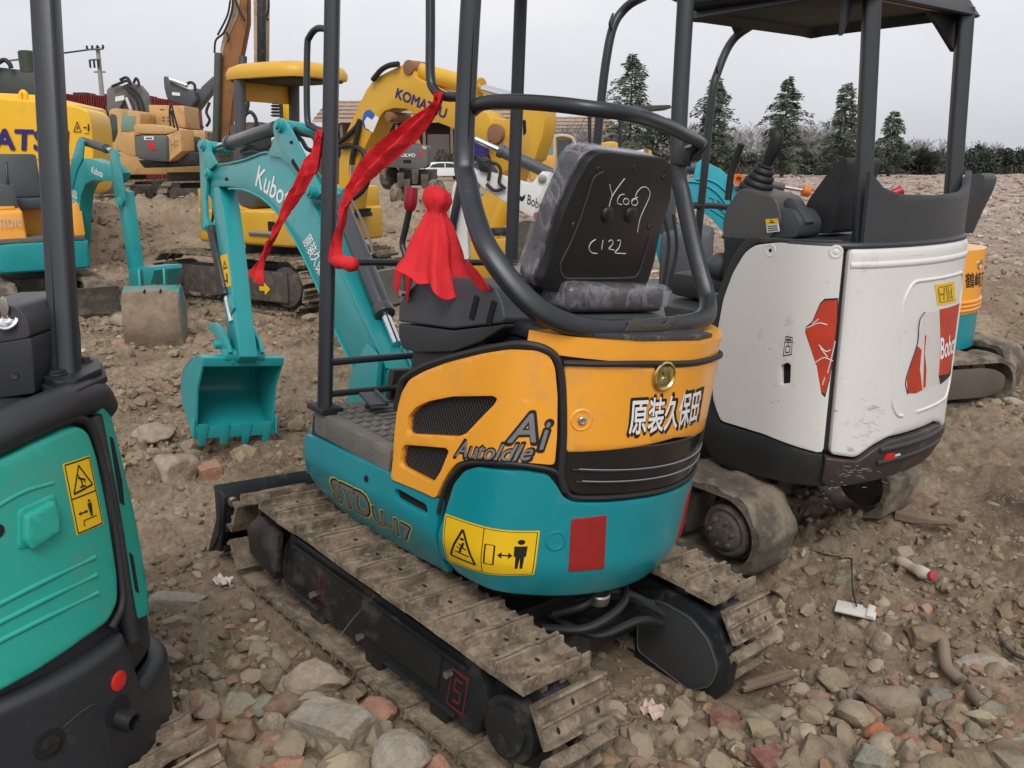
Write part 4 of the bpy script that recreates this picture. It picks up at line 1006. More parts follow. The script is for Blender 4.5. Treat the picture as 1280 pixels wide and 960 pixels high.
    for y in (-.22,.22):part('blade_arm',FRAMEB,b,lambda bm:prism(bm,[(.25,y,.12),(.92,y,.08),(.92,y,.17),(.25,y,.22)],(0,.05,0)),bevel=.005)
    part('blade_bolt',STEEL,b,lambda bm:cyl(bm,(bx-.04,.575,.255),(bx-.02,.575,.255),.02,seg=12),bevel=.003)
    # ------------------------------------------------ upper body shell
    circ_pts=[(.62*math.cos(R(a)),.62*math.sin(R(a))) for a in range(130,231,4)]
    SH=Shell(FU,[(.62,.34),(.60,.49)]+[(.3,.49),(0,.49),(-.30,.487)]+circ_pts+[(-.30,-.487),(0,-.49),(.3,-.49),(.60,-.49),(.62,-.34)],smooth=.03,inset=lambda z:0.35*max(0.0,.56-z)**1.45*3.2 if z<.56 else 0.0)
    S_of=lambda x,side=1:SH.hit(*px_of(FU.M @ Vector((x,.49,.7))))[0]
    sA=0.0;s_deck=SH.hit(493,597)[0]
    core=mat('inner_black_body',(.018,.018,.019),.6,var=.2)
    SH.body('base_frame',core,T,.02,SH.T-.02,.43,.70,-.014,n=120)
    # hood core with a rising top
    zt=lambda u:float(np.interp(min(u,SH.T-u),[s_deck-.01,s_deck+.06,s_deck+.28,s_deck+.5,SH.T/2],[.93,1.02,1.155,1.222,1.232]))
    SH.body('engine_hood_core',core,T,s_deck-.02,SH.T-s_deck+.02,.68,zt,-.012,n=100)
    # skirt side panel with its lettering
    skirt=SH.hits([(380,541),(395,547),(460,578),(548,622),(553,626),(543,690),(541,724),(528,716),(470,689),(430,668),(410,655),(396,635),(384,612),(379,590)])
    pk=skirt;
    slot=fillet(SH.hits([(496,613),(500,610),(536,630),(538,640),(532,641),(497,622)]),.008,2)
    SH.panel('side_skirt',TEAL,T,[p for p in pk],-.012,.010,.010,.02,holes=[slot[::-1]])
    part('slot_recess',HOLE,T,lambda bm:prism(bm,[SH.map(p[0],p[1],-.008) for p in slot],(0,-.004,0)))
    SH.panel('side_skirt',TEAL,T,SH.mirror(skirt),-.012,.010,.010,.02)
    front=[Vector((.0,.46,0)),Vector((skirt[0][0]-.004,.455,0)),Vector((skirt[0][0]-.004,.64,0)),Vector((.0,.64,0))]
    part('front_skirt',TEAL,T,lambda bm:box(bm,(.605,0,.55),(.03,.9,.18)),bevel=.012)
    rear_l=SH.hits([(553,664),(572,604),(585,588),(600,583),(655,587),(684,592),(694,604),(703,620),(716,626),(770,625)])
    z_gr=rear_l[-1][1];half=rear_l+[Vector((SH.T/2,z_gr+.002,0))]
    lowl=SH.hits([(545,700),(549,722),(560,730)]);zb=.44
    rear=[Vector((lowl[1][0],zb+.03,0)),Vector((lowl[0][0],lowl[0][1],0))]+half
    rear=rear+SH.mirror(rear)+[Vector((SH.T-lowl[1][0]-.04,zb,0)),Vector((lowl[1][0]+.04,zb,0))]
    SH.panel('tail_skirt',TEAL,T,rear,-.012,.014,.012,.012)
    part('latch_recess',TEAL,T,lambda bm:(lambda p,n:lathe(bm,p,n,[(0,.031),(.003,.031),(.004,.027),(-.008,.024),(-.008,.006),(.002,.006),(.002,0)],24))(SH.map(*SH.hit(693,673)[:2],.0145),SH.map(*SH.hit(693,673)[:2],1)-SH.map(*SH.hit(693,673)[:2],0)))
    part('skirt_hole',HOLE,T,lambda bm:(lambda p:cyl(bm,p,p+Vector((0,.002,0)),.012,seg=16))(SH.map(*SH.hit(461,598)[:2],.0095)))
    # orange side panel with two meshed air openings
    of=[(493,598),(496,572),(498,540),(501,512),(507,490),(517,474),(535,464),(565,452),(606,442),(641,436),(672,437),(687,444),(693,458),(696,494),(695,545),(692,579),(660,576),(620,573),(590,573),(575,578),(565,590),(557,604),(549,622),(530,613)]
    h1=[(513,538),(515,520),(524,509),(540,501),(570,495),(620,494),(626,497),(622,505),(588,541),(578,545),(516,542)]
    h2=[(507,560),(511,555),(562,559),(566,563),(556,588),(547,602),(541,601),(508,584),(504,579)]
    side=fillet(SH.hits(of),.012,2);H1=fillet(SH.hits(h1),.006,2);H2=fillet(SH.hits(h2),.006,2)
    p=SH.panel('side_cowl',ORANGE,T,side,-.01,.016,.009,0,holes=[H1[::-1],H2[::-1]])
    SH.panel('side_cowl',ORANGE,T,SH.mirror(side),-.01,.016,.009,0)
    GM=mat('mesh_wire',(.10,.10,.105),.5,metal=.3)
    for H in (H1,H2):
        xs=[q.x for q in H];ys=[q.y for q in H];cx,cy=sum(xs)/len(xs),sum(ys)/len(ys)
        def gr(bm):
            st=.0125;x0,x1,y0,y1=min(xs),max(xs),min(ys),max(ys)
            def inside(x,y):
                c=False;j=len(H)-1
                for i in range(len(H)):
                    if (H[i].y>y) !=(H[j].y>y) and x<(H[j].x-H[i].x)*(y-H[i].y)/(H[j].y-H[i].y)+H[i].x:c=not c
                    j=i
                return c
            for sg in (1,-1):
                k=x0-(y1-y0)-.1
                while k<x1+(y1-y0)+.1:
                    y=y0;seg=None
                    while y<=y1:
                        x=k+sg*(y-y0)*.62+(0 if sg>0 else (y1-y0)*.62);ins=inside(x,y)
                        if ins and seg is None:seg=(x,y)
                        if seg and (not ins or y+.004>y1):
                            tube(bm,[SH.map(seg[0],seg[1],.0),SH.map(x,y,.0)],.0009,seg=3,smooth=False);seg=None
                        y+=.004
                    k+=st
        part('mesh_screen',GM,p,gr,smooth=0)
        part('vent_recess',HOLE,p,lambda bm:prism(bm,[SH.map(cx+(q.x-cx)*1.02,cy+(q.y-cy)*1.02,-.009) for q in H],(0,-.002,0)))
    # orange rear cover
    top_l=SH.hits([(703,453),(722,459),(750,459),(790,457)]);bot_l=SH.hits([(706,564),(750,558),(790,551)])
    zt_r=top_l[-1][1];zb_r=bot_l[-1][1];sc_=SH.T/2
    lf=[Vector((bot_l[0][0],bot_l[0][1],0)),Vector((top_l[0][0],top_l[0][1],0)),Vector((top_l[2][0],zt_r,0))]
    rc=lf+SH.mirror(lf)+[Vector((sc_,zb_r,0))]
    rear_cover=SH.panel('rear_cover',ORANGE,T,rc,-.01,.016,.010,.012)
    # lip above it
    lip=SH.hits([(655,431),(677,436),(698,446),(750,448),(800,444)])
    lp=[Vector((lip[0][0],1.19,0)),Vector((lip[0][0],1.236,0))];lp2=[Vector((lip[2][0]+.01,zt_r+.018,0))]
    SH.body('hood_lip',ORANGE,T,lip[1][0]-.04,SH.T-lip[1][0]+.04,lambda u:zt_r+.012 if lip[2][0]<u<SH.T-lip[2][0] else 1.205,1.247,.010,n=80,bevel=.008)
    # black slatted lower grille
    gl=SH.hits([(706,569),(697,588),(707,612),(722,618),(770,617)])
    gp=[Vector((q[0],q[1],0)) for q in gl[::-1]];gp=[Vector((sc_,gl[-1][1]+.001,0))]+gp+[Vector((sc_-.1,zb_r-.014,0))]
    gpp=[Vector((gl[0][0],zb_r-.012,0)),Vector((gl[1][0],gl[1][1],0)),Vector((gl[2][0],gl[2][1],0)),Vector((gl[3][0],gl[3][1],0))]
    g=SH.panel('rear_grille',GLOSSB,T,gpp+SH.mirror(gpp),-.01,.010,.006,.008)
    for q1 in ([(712,590),(790,580)],[(716,604),(790,595)]):
        a=SH.hits(q1);zz=(a[0][1]+a[1][1])/2;s0=a[0][0]
        part('grille_slat',GLOSSB,g,lambda bm:tube(bm,SH.path([Vector((s0+(SH.T-2*s0)*k/24,zz,0)) for k in range(25)],.012),.007,seg=8,n=1,flat=.6))
        part('slat_highlight',mat('silver_highlight',(.35,.35,.36),.35,metal=.6),g,lambda bm:tube(bm,SH.path([Vector((s0+.02+(SH.T-2*s0-.04)*k/24,zz+.004,0)) for k in range(25)],.018),.0016,seg=5,n=1))  # silver line painted in as a highlight along each slat
    # rubber seals along the panel edges
    def seal(pts,r=.010,d=.010,mirror_=True):
        q=SH.hits(pts)
        part('rubber_seal',RUB,T,lambda bm:tube(bm,SH.path(q,d),r,seg=8,n=4))
        if mirror_:part('rubber_seal',RUB,T,lambda bm:tube(bm,SH.path(SH.mirror(q),d),r,seg=8,n=4))
    seal([(499,512),(505,482),(512,471),(535,458),(580,444),(641,431),(672,432),(692,443),(700,462),(703,500),(703,548),(700,590),(705,612)],.0115,.012)
    seal([(552,640),(560,610),(573,590),(590,578),(640,578),(688,585),(700,596)],.007,.014)
    q=SH.hits([(703,452),(750,453),(790,452)]);q=[Vector((v[0],v[1],0)) for v in (q[0],q[1])]+[Vector((sc_-.2,q[2][1],0)),Vector((sc_,q[2][1],0))]
    part('rubber_seal',RUB,T,lambda bm:tube(bm,SH.path(q+SH.mirror(q)[1:],.018),.009,seg=8,n=3))
    q=[Vector((v[0],v[1],0)) for v in SH.hits([(699,592),(707,613),(722,620),(770,619)])]+[Vector((sc_,gl[3][1]-.003,0))]
    part('rubber_seal',RUB,T,lambda bm:tube(bm,SH.path(q+SH.mirror(q)[1:],.013),.007,seg=8,n=3))
    # lock, badge, reflectors, stickers, lettering
    lk=SH.hit(727,525,.016);n_=(SH.map(lk[0],lk[1],1)-SH.map(lk[0],lk[1],0))
    part('lock_dimple',ORANGE,rear_cover,lambda bm:lathe(bm,SH.map(lk[0],lk[1],.0155),n_,[(0,.034),(.0035,.030),(.001,.022),(.001,0)],28))
    part('lock_cylinder',STEEL,rear_cover,lambda bm:lathe(bm,SH.map(lk[0],lk[1],.0165),n_,[(0,.012),(.008,.012),(.010,.009),(.006,.006),(.006,0)],20))
    bd=SH.hit(829,470,.016);n_=(SH.map(bd[0],bd[1],1)-SH.map(bd[0],bd[1],0)).normalized();bp=SH.map(bd[0],bd[1],.0165)
    badge=part('round_badge',mat('gold_ring',(.62,.50,.22),.25,metal=1.0),rear_cover,lambda bm:lathe(bm,bp,n_,[(0,.045),(.006,.045),(.009,.040),(.004,.036)],40),smooth=50)
    part('badge_disc',mat('badge_gold_face',(.72,.52,.12),.3,metal=.4),badge,lambda bm:cyl(bm,bp,bp+n_*.004,.037,seg=36))
    tx=Vector((0,0,1)).cross(n_).normalized();up=n_.cross(tx)
    part('badge_mark',mat('badge_silver',(.62,.62,.60),.18,metal=1.0),badge,lambda bm:[prism(bm,[bp+n_*.0045+(tx*a+up*b_)*.001 for a,b_ in P],n_*.004) for P in ([(-14,-22),(14,-22),(9,-6),(3,0),(-3,0),(-9,-6)],[(-11,24),(11,24),(12,14),(3,2),(-3,2),(-12,14)])],bevel=.001)
    c4=[SH.hit(*q) for q in ((708,712),(752,708),(755,641),(712,646))]
    SH.panel('red_reflector',REDD,T,c4,.010,.0165,.001,.008)
    c4=[SH.mirror([q])[0] for q in c4]
    SH.panel('red_reflector',REDD,T,c4[::-1],.010,.0165,.001,.008)
    st=[SH.hit(*q) for q in ((554,703),(667,717),(674,661),(561,641))]
    sk=SH.panel('warning_sticker',YSTK,T,st,.012,.0152,0,.003);qm=quadmap(st)
    bd_=[line((.02,.03),(.98,.03),.012),line((.98,.03),(.98,.97),.008),line((.98,.97),(.02,.97),.012),line((.02,.97),(.02,.03),.008),line((.5,.03),(.5,.97),.008)]
    flat_shapes('sticker_pictogram',INK,sk,bd_+warn_left(.04,.44)+man_right(.50,.48),qm,.0156,shell=SH)
    tk=lambda*c:[SH.hit(*q) for q in c]
    text('原装久保田','lettering',WINK,rear_cover,tk((782,541),(864,524),(785,497)),None,offset=.018,d=.0176,shell=SH)
    text('原装久保田','lettering_outline',INK,rear_cover,tk((780,544),(867,524),(783,495)),None,offset=.052,d=.0170,shell=SH)
    for m_,o_,d_,e in ((INK,.052,.0168,2),(GINK,.012,.0175,0)):
        text('A','lettering',m_,p,tk((637-e,551+e),(669+e,550+e),(641-e,516-e)),None,offset=o_,d=d_,shell=SH,shear=.25)
        text('i','lettering',m_,p,tk((674-e,559+e),(684+e,559+e),(677-e,526-e)),None,offset=o_,d=d_,shell=SH,shear=.25)
        text('Autoldle','lettering',m_,p,tk((574-e,569+e),(664+e,572+e),(577-e,550-e)),None,offset=o_,d=d_,shell=SH,shear=.3)
    sk1=T.children[0]
    skp=[o for o in T.children if o.name.startswith('side_skirt')][0]
    for m_,o_,d_,e in ((YINK,.085,.0102,2.0),(INK,.062,.0106,1.2),(GINK,.030,.0111,0)):
        text('STD','lettering',m_,skp,tk((405-e,627+e*.4),(452+e,651+e),(413-e,598-e)),None,offset=o_,d=d_,shell=SH,shear=.15)
        text('U-17','lettering',m_,skp,tk((459-e,655+e*.4),(505+e,682+e),(464-e,634-e)),None,offset=o_,d=d_,shell=SH,shear=.15)
    # ------------------------------------------------ deck and floor mat
    def deck(bm):
        pts=[(.60,.455),(.52,.487),(.10,.487),(.10,-.487),(.52,-.487),(.60,-.455)]
        prism(bm,[(x,y,.645) for x,y in pts],(0,0,.085))
    dk=part('deck',MAT_DECK,T,deck,bevel=.014)
    def ribs(bm):
        for k in range(11):
            x=.12+.036*k;box(bm,(x,.02,.734),(.016,.56,.010))
        for r_ in range(3):
            for k in range(9):box(bm,(.13+.05*k,.33+.045*r_,.734),(.032,.028,.010))
    part('mat_ribs',MAT_DECK,dk,ribs,bevel=.002)
    for x,y,a,sx,sy in ((.40,.12,20,.16,.11),(.45,.30,-5,.09,.08)):
        ft=part('foot_pedal',PLAST,T,lambda bm:[box(bm,(0,0,0),(sx,sy,.012)),box(bm,(0,-sy*.35,.008),(sx,.012,.016)),cyl(bm,(0,0,0),(.03,0,-.05),.012)],bevel=.004,loc=Matrix.Translation((x,y,.785)) @ Matrix.Rotation(R(a),4,'Z') @ Matrix.Rotation(R(-14),4,'Y'))
    part('front_panel',FRAMEB,T,lambda bm:[box(bm,(.555,-.1,.80),(.03,.5,.12)),cyl(bm,(.52,.44,.795),(.52,-.2,.80),.012)],bevel=.004)
    # ------------------------------------------------ seat base block and consoles
    part('seat_mount',PLAST,T,lambda bm:prism(bm,[(.10,-.30,.72),(.10,.30,.72),(-.46,.30,.72),(-.46,-.30,.72)],(0,0,.46)),bevel=.03)
    def console(sd,m1,m2,nm):
        y0=.40*sd if sd>0 else-.42
        up_=[(498,402),(498,384),(505,368),(520,354),(560,346),(596,348),(618,360),(626,376),(631,398),(628,404),(566,411)]
        lo_=[(498,404),(566,413),(630,405),(629,410),(600,428),(566,440),(520,441),(503,436),(498,422)]
        P=[FU.ax(a,b,1,.40) for a,b in up_];Q=[FU.ax(a,b,1,.395) for a,b in lo_]
        if sd<0:P=[Vector((v.x-.03,-v.y,v.z)) for v in P];Q=[Vector((v.x-.03,-v.y,v.z)) for v in Q]
        c=part(nm,m1,T,lambda bm:prism(bm,P,(0,-.19*sd,0)),bevel=.035,seg=4,smooth=60)
        part('lower_console',m2,c,lambda bm:prism(bm,Q,(0,-.19*sd,0)),bevel=.022,seg=3,smooth=60)
        def gr(bm):
            for dx in (.0,-.075):box(bm,(-.105+dx,y0*1.0+sd*.0015,1.245),(.022,.006,.075),Matrix.Rotation(R(-8),3,'Y'))
        part('console_groove',HOLE if sd>0 else PLAST,c,gr,bevel=.002)
        return c
    cl=console(1,PLAST,mat('charcoal_plastic',(.028,.029,.031),.5),'left_console');cl.name='control_console'
    cr=console(-1,PLASTL,PLAST,'control_console')
    part('console_foot',FRAMEB,T,lambda bm:prism(bm,[(.19,.25,.73),(.19,.25,1.12),(-.22,.25,1.15),(-.22,.25,.85)],(0,.12,0)),bevel=.01)
    part('console_foot',FRAMEB,T,lambda bm:box(bm,(.0,-.32,.95),(.3,.12,.4)),bevel=.01)
    # levers
    a=FU.ax(507,322,1,.30);b=FU.ax(503,305,1,.30);c=FU.ax(507,285,1,.30);d=FU.ax(512,262,1,.30);e=FU.ax(515,234,1,.30)
    lv=part('safety_lever',BLACKT,T,lambda bm:tube(bm,[a+Vector((-.03,0,-.12)),a,b,c,d],.011,seg=10))
    part('lever_knob',REDP,lv,lambda bm:tube(bm,[d-(e-d)*.05,d.lerp(e,.3),e],lambda k:.015+.008*math.sin(min(1,k*1.1)*math.pi*.75),seg=14),smooth=60)
    part('hinge_pin',STEEL,lv,lambda bm:cyl(bm,a+Vector((-.03,.03,-.12)),a+Vector((-.03,-.03,-.12)),.01))
    jb=FU.ax(586,283,1,-.25)
    j=part('joystick',RUB,T,lambda bm:tube(bm,[(.10,-.33,1.22),(.11,-.33,1.36),(.12,-.33,1.44)],lambda k:.012+.014*k,seg=12))
    part('joystick_grip',RUB,j,lambda bm:lathe(bm,(.12,-.33,1.42),(0,0,1),[(0,.018),(.04,.026),(.09,.030),(.13,.024),(.14,0)],16),smooth=60)
    part('joystick',RUB,T,lambda bm:tube(bm,[FU.ax(545,372,1,.37),FU.ax(545,300,1,.37),FU.ax(545,250,1,.37)],lambda k:.014+.008*k,seg=12))
    # ------------------------------------------------ seat
    N0,P0=(1,0,.20),(-.27,0,1.2);nn=Vector(N0).normalized()
    sp=lambda pts,off=0:[FU.pl(x,y,N0,P0)+nn*off for x,y in pts]
    shp=[(683,338),(690,318),(697,292),(706,264),(722,228),(737,201),(748,191),(762,190),(800,195),(832,199),(840,206),(841,222),(839,250),(831,275),(824,300),(818,330),(811,352),(800,372),(776,372),(690,366),(678,362),(677,350)]
    def cushion(sx,sz,off):
        P=sp(shp);cx=sum((v.y for v in P))/len(P);cz=sum((v.z for v in P))/len(P)
        return [Vector((v.x,cx+(v.y-cx)*sx,cz+(v.z-cz)*sz))+nn*off for v in P]
    shell_=part('seat_back_shell',mat('seat_shell_plastic',(.012,.0125,.014),.42,var=.1,bump=.06,bscale=260),T,lambda bm:prism(bm,fillet(sp(shp),.012,2),nn*.035),bevel=.008)
    part('seat_back_cushion',VINYL,T,lambda bm:prism(bm,fillet(cushion(1.02,.99,.036),.02,2),nn*.058),bevel=.026,seg=4,smooth=60)
    part('plastic_wrap',FILM,T,lambda bm:(prism(bm,fillet(cushion(1.05,1.0,.030),.02,2),nn*.072),bmesh.ops.subdivide_edges(bm,edges=bm.edges[:],cuts=2,use_grid_fill=True)),bevel=.03,seg=3,smooth=60)
    inset=[(700,336),(703,345),(716,348),(786,347),(798,342),(806,320)]
    shellrib=sp([(754,214),(742,222),(734,245),(724,275),(712,305),(702,325),(700,338),(706,347),(720,348),(785,347),(797,342),(803,326),(812,296)],-.001)
    part('embossed_rib',mat('seat_rib',(.055,.056,.06),.3),shell_,lambda bm:tube(bm,shellrib,.0028,seg=6))
    for x,y in ((748,212),(793,209),(830,222),(717,281),(812,284),(717,353)):
        part('shell_screw',FRAMEB,shell_,lambda bm:lathe(bm,sp([(x,y)])[0],-nn,[(0,.010),(.003,.008),(.002,.004),(.002,0)],12))
    for x,y in ((759,268),(788,268)):
        part('recliner_bump',MATS['seat_shell_plastic'],shell_,lambda bm:lathe(bm,sp([(x,y)])[0],-nn,[(0,.026),(.006,.024),(.010,.016),(.010,0)],20),smooth=60)
    for x,y in ((680,304),(672,334)):
        pp=FU.pl(x,y,N0,(P0[0]+.05,0,1.2));part('hinge_bolt',STEEL,shell_,lambda bm:lathe(bm,pp,(-.6,.8,0),[(-.02,.014),(.006,.014),(.009,.009),(.012,.006)],12))
    hb=[(699,292),(676,296),(670,310),(664,345),(668,368),(690,366)]
    part('recliner_bracket',FRAMEB,shell_,lambda bm:prism(bm,fillet([FU.pl(x,y,N0,(P0[0]+.06,0,1.2)) for x,y in hb],.01,2),nn*.02),bevel=.004)
    W=[]
    def st_(pts):W.append(pts)
    cz=lambda pts:[(640+a/4.923,160+b/4.923) for a,b in pts]
    ring=lambda cx,cy,r,n=12,a0=0,a1=360:[(cx+r*math.cos(R(a0+(a1-a0)*k/n)),cy+r*1.1*math.sin(R(a0+(a1-a0)*k/n))) for k in range(n+1)]
    for s_ in ([(600,345),(604,375),(612,400),(612,425)],[(692,310),(650,365),(612,425),(595,485)],[(690,408),(665,412),(648,440),(650,465),(674,470)],ring(700,452,17),[(772,425),(748,438),(733,455)],ring(752,455,19),[(755,440),(765,400),(790,370),(820,362),(843,385),(845,420),(815,490),(785,560),(770,640)],
               [(512,685),(485,705),(472,738),(488,766),(522,772)],[(558,690),(553,720),(550,746)],[(592,700),(606,688),(620,700),(612,722),(594,742),(626,750)],[(648,692),(664,690),(664,715),(650,745),(632,768),(698,772)]):
        W.append(sp(cz(s_),-.0012))
    part('handwritten_numbers',CHALK,shell_,lambda bm:[tube(bm,w_,.0014,seg=5,n=3) for w_ in W])
    # seat base cushion under wrap
    def base(bm):
        P=[(-.18,-.26),(-.18,.24),(.12,.24),(.20,.18),(.20,-.20),(.12,-.26)]
        prism(bm,[(x-.16,y,1.275) for x,y in P],(0,0,.085))
    part('seat_cushion',VINYL,T,base,bevel=.03,seg=4,smooth=60)
    part('plastic_wrap',FILM,T,lambda bm:(prism(bm,[(x*1.04-.165,y*1.05,1.285) for x,y in ((-.18,-.26),(-.18,.24),(.12,.24),(.20,.18),(.20,-.20),(.12,-.26))],(0,0,.085))),bevel=.03,seg=3,smooth=60)
    part('seat_pan',PLAST,T,lambda bm:box(bm,(-.16,-.01,1.235),(.40,.50,.07)),bevel=.02)
    part('recliner_knob',RUB,T,lambda bm:lathe(bm,FU.ax(662,362,1,.24),(0,1,0),[(0,.045),(.03,.05),(.045,.04),(.05,0)],20),smooth=60)
    # ------------------------------------------------ roll frame
    rear_t=[(.075,.468,2.72),(.02,.468,2.15),(-.035,.465,1.70),(-.10,.49,1.60),(-.20,.53,1.505),(-.296,.55,1.428),(-.40,.51,1.337),(-.458,.44,1.29),(-.488,.31,1.268),(-.492,.08,1.264),(-.478,-.20,1.272),(-.455,-.33,1.285),(-.415,-.41,1.315),(-.375,-.44,1.36),(-.303,-.45,1.47),(-.205,-.45,1.66),(-.150,-.45,1.80),(-.06,-.45,2.32),(.0,-.45,2.72)]
    part('roll_frame',BLACKT,T,lambda bm:tube(bm,rear_t,.0295,seg=20,n=6,square=.22),smooth=50)
    g0=lambda y,z:Vector((0,y,z))
    part('roll_frame_groove',HOLE,T,lambda bm:tube(bm,[v+Vector((-.0275,.010,0)) for v in map(Vector,rear_t[:3])],.002,seg=4))
    part('roll_frame_groove',HOLE,T,lambda bm:tube(bm,[v+Vector((-.023,.017,0)) for v in map(Vector,rear_t[-3:])],.002,seg=4))
    # padded back rail
    rail=[FU.ax(590,140,1,.47),Vector((0,0,0))]
    rl=[(.0,.44,1.80),(-.10,.46,1.855),(-.26,.45,1.87),(-.40,.33,1.87),(-.50,.10,1.862),(-.52,-.12,1.855),(-.44,-.30,1.853),(-.32,-.44,1.855),(-.20,-.50,1.855),(-.13,-.49,1.85)]
    rlp=[(590,138,.0),(604,129,-.10),(640,127,-.22),(690,130,-.36),(740,136,-.46),(790,143,-.50),(830,156,-.42),(855,168,-.34)]
    RP=[FU.ax(x,y,0,X) for x,y,X in rlp];RP+=[Vector((-.22,-.46,RP[-1].z-.0)),Vector((-.17,-.45,RP[-1].z-.03))]
    part('back_rail',BLACKT,T,lambda bm:tube(bm,RP,.0205,seg=14),smooth=60)
    part('rail_clamp',FRAMEB,T,lambda bm:[box(bm,(-.175,-.44,1.80),(.05,.05,.06)),tube(bm,[(-.2,-.47,1.80),(-.22,-.5,1.86),(-.17,-.47,1.88)],.012,seg=8)],bevel=.006)
    fp=lambda x0,y0,x1,y1,X0,X1:[FU.ax(x0,y0,0,X0),FU.ax(x1,y1,0,X1)]
    bl=FU.ax(407,505,1,.455);tl=FU.ax(415.5,0,1,.455);tl=tl+(tl-bl)*.22
    part('front_post',BLACKT,T,lambda bm:tube(bm,[bl-Vector((0,0,.03)),bl.lerp(tl,.5),tl],.0255,seg=18,n=2,square=.35),smooth=50)
    part('post_foot',FRAMEB,T,lambda bm:box(bm,(bl.x,bl.y,.742),(.10,.09,.022)),bevel=.004)
    br=FU.ax(637,380,1,-.42);tr=FU.ax(651,0,1,-.42);d_=(tr-br).normalized();b0=br-d_*((br.z-.74)/d_.z)
    part('front_post',BLACKT,T,lambda bm:tube(bm,[b0,br,tr+d_*.5],.0265,seg=18,n=2,square=.35),smooth=50)
    for (xa,ya),(xb,yb) in (((418,328),(505,328)),((413,453),(516,444))):
        a=FU.ax(xa,ya,0,.53);b=FU.ax(xb,yb,0,.53);d1=(b-a).normalized();e=a+d1*((-.42-a.y)/d1.y)
        part('cross_bar',BLACKT,T,lambda bm:tube(bm,[a,e],.013,seg=10,smooth=False))
    # canopy carried on the four posts, mostly above the picture
    part('canopy',FRAMEB,T,lambda bm:box(bm,(.40,0,2.74),(1.15,1.02,.05)),bevel=.02)
    # grab loops
    a=FU.axs([(408,36),(396,36),(387,46),(384,62),(384,145),(390,158),(402,163),(409,163)],1,.46)
    part('grab_handle',BLACKT,T,lambda bm:tube(bm,a,.0115,seg=10),smooth=60)
    a=FU.axs([(538,-20),(538,40),(538,95),(543,112),(554,120),(570,121),(580,120)],1,.46)
    part('grab_handle',BLACKT,T,lambda bm:tube(bm,a,.0145,seg=12),smooth=60)
    # hood top plates
    part('mount_plate',mat('dusty_black_steel',(.03,.03,.032),.6,dirt=(.16,.15,.14),dirt_amt=.3,dscale=20),T,lambda bm:prism(bm,[(-.52,.33,1.247),(-.578,.18,1.247),(-.60,-.08,1.247),(-.575,-.20,1.247),(-.44,-.20,1.247),(-.40,.33,1.247)],(0,0,.014)),bevel=.003)
    br_=[(716,432),(783,402)]
    bb=[FU.ax(x,y,0,-.525) for x,y in ((782,414),(789,402),(797,397),(806,399),(804,407),(832,405),(842,396),(850,393),(849,397),(837,412),(812,414))]
    part('bracket_plate',mat('olive_steel',(.075,.068,.048),.4,var=.1),T,lambda bm:prism(bm,bb,(.005,0,0)),bevel=.001)
    part('rear_inner_cover',FRAMEB,T,lambda bm:prism(bm,[(-.40,.34,1.19),(-.40,-.40,1.19),(-.20,-.42,1.19),(.02,-.38,1.19),(.02,.36,1.19)],(0,0,.045)),bevel=.012)

    # ------------------------------------------------ boom, arm, bucket (in the swung working plane)
    FB=Frame(.75,0,0,-10,parent=FU);LB=FB.L
    Tb=lambda pts,y:FB.axs(pts,1,y)
    def bpr(nm,m_,pts,y,t,bev=.005,rnd=0,parent=T,**k):
        P=Tb(pts,y);P=fillet(P,rnd,3) if rnd else P
        return part(nm,m_,parent,lambda bm:prism(bm,P,(0,-t,0)),bevel=bev,loc=(LB if parent is T else None),**k)
    part('swing_post',TEALB,T,lambda bm:[cyl(bm,(-.02,0,.50),(-.02,0,.74),.07,seg=24),prism(bm,[(-.10,.10,.56),(.14,.10,.52),(.16,.10,.72),(.04,.10,.90),(-.08,.10,.86)],(0,-.025,0)),prism(bm,[(-.10,-.075,.56),(.14,-.075,.52),(.16,-.075,.72),(.04,-.075,.90),(-.08,-.075,.86)],(0,-.025,0)),box(bm,(-.16,0,.60),(.2,.16,.2))],bevel=.008,loc=LB)
    boom=bpr('boom',TEALB,[(256,228),(256,217),(262,209),(286,206),(307,201),(326,193),(337,192),(350,195),(362,204),(374,222),(392,258),(420,322),(448,384),(470,430),(484,462),(488,478),(478,490),(462,492),(452,484),(443,464),(434,442),(417,407),(399,362),(377,314),(360,284),(345,263),(325,245),(303,236),(286,233),(262,234)],.055,.11,.006)
    # raised lower and upper flange lines
    for pp in ([(286,236),(303,237),(325,246),(345,264),(360,286),(377,316),(399,364),(417,409),(434,444),(452,484)],[(262,207.5),(286,204.5),(307,199.5),(326,192),(337,191),(350,194),(362,203),(374,221),(392,257),(420,321),(448,383),(470,429),(484,461)]):
        A=Tb(pp,.058)
        part('boom_flange',TEALB,boom,lambda bm:tube(bm,A,.0065,seg=6,n=2))
        part('boom_flange',TEALB,boom,lambda bm:tube(bm,[v-Vector((0,.116,0)) for v in A],.0065,seg=6,n=2))
    top=[(334,194),(339,183),(343,172),(341,158),(344,150),(350,147),(356,152),(362,162),(370,177),(381,198),(392,222),(400,242),(395,248),(384,240),(374,224),(362,206),(350,197)]
    for y in (.072,-.055):bpr('cylinder_bracket',TEALB,top,y,.016,.003,.006)
    part('bracket_slot',HOLE,boom,lambda bm:prism(bm,fillet(Tb([(364,200),(366,198),(378,218),(379,222),(376,221),(364,204)],.0735),.004,2),(0,-.001,0)))
    for q_,y_ in (((364,178),.0735),((283,224),.0565)):part('bolt_hole',HOLE,boom,lambda bm:prism(bm,Tb(circ(q_,2.3,10),y_),(0,-.001,0)))
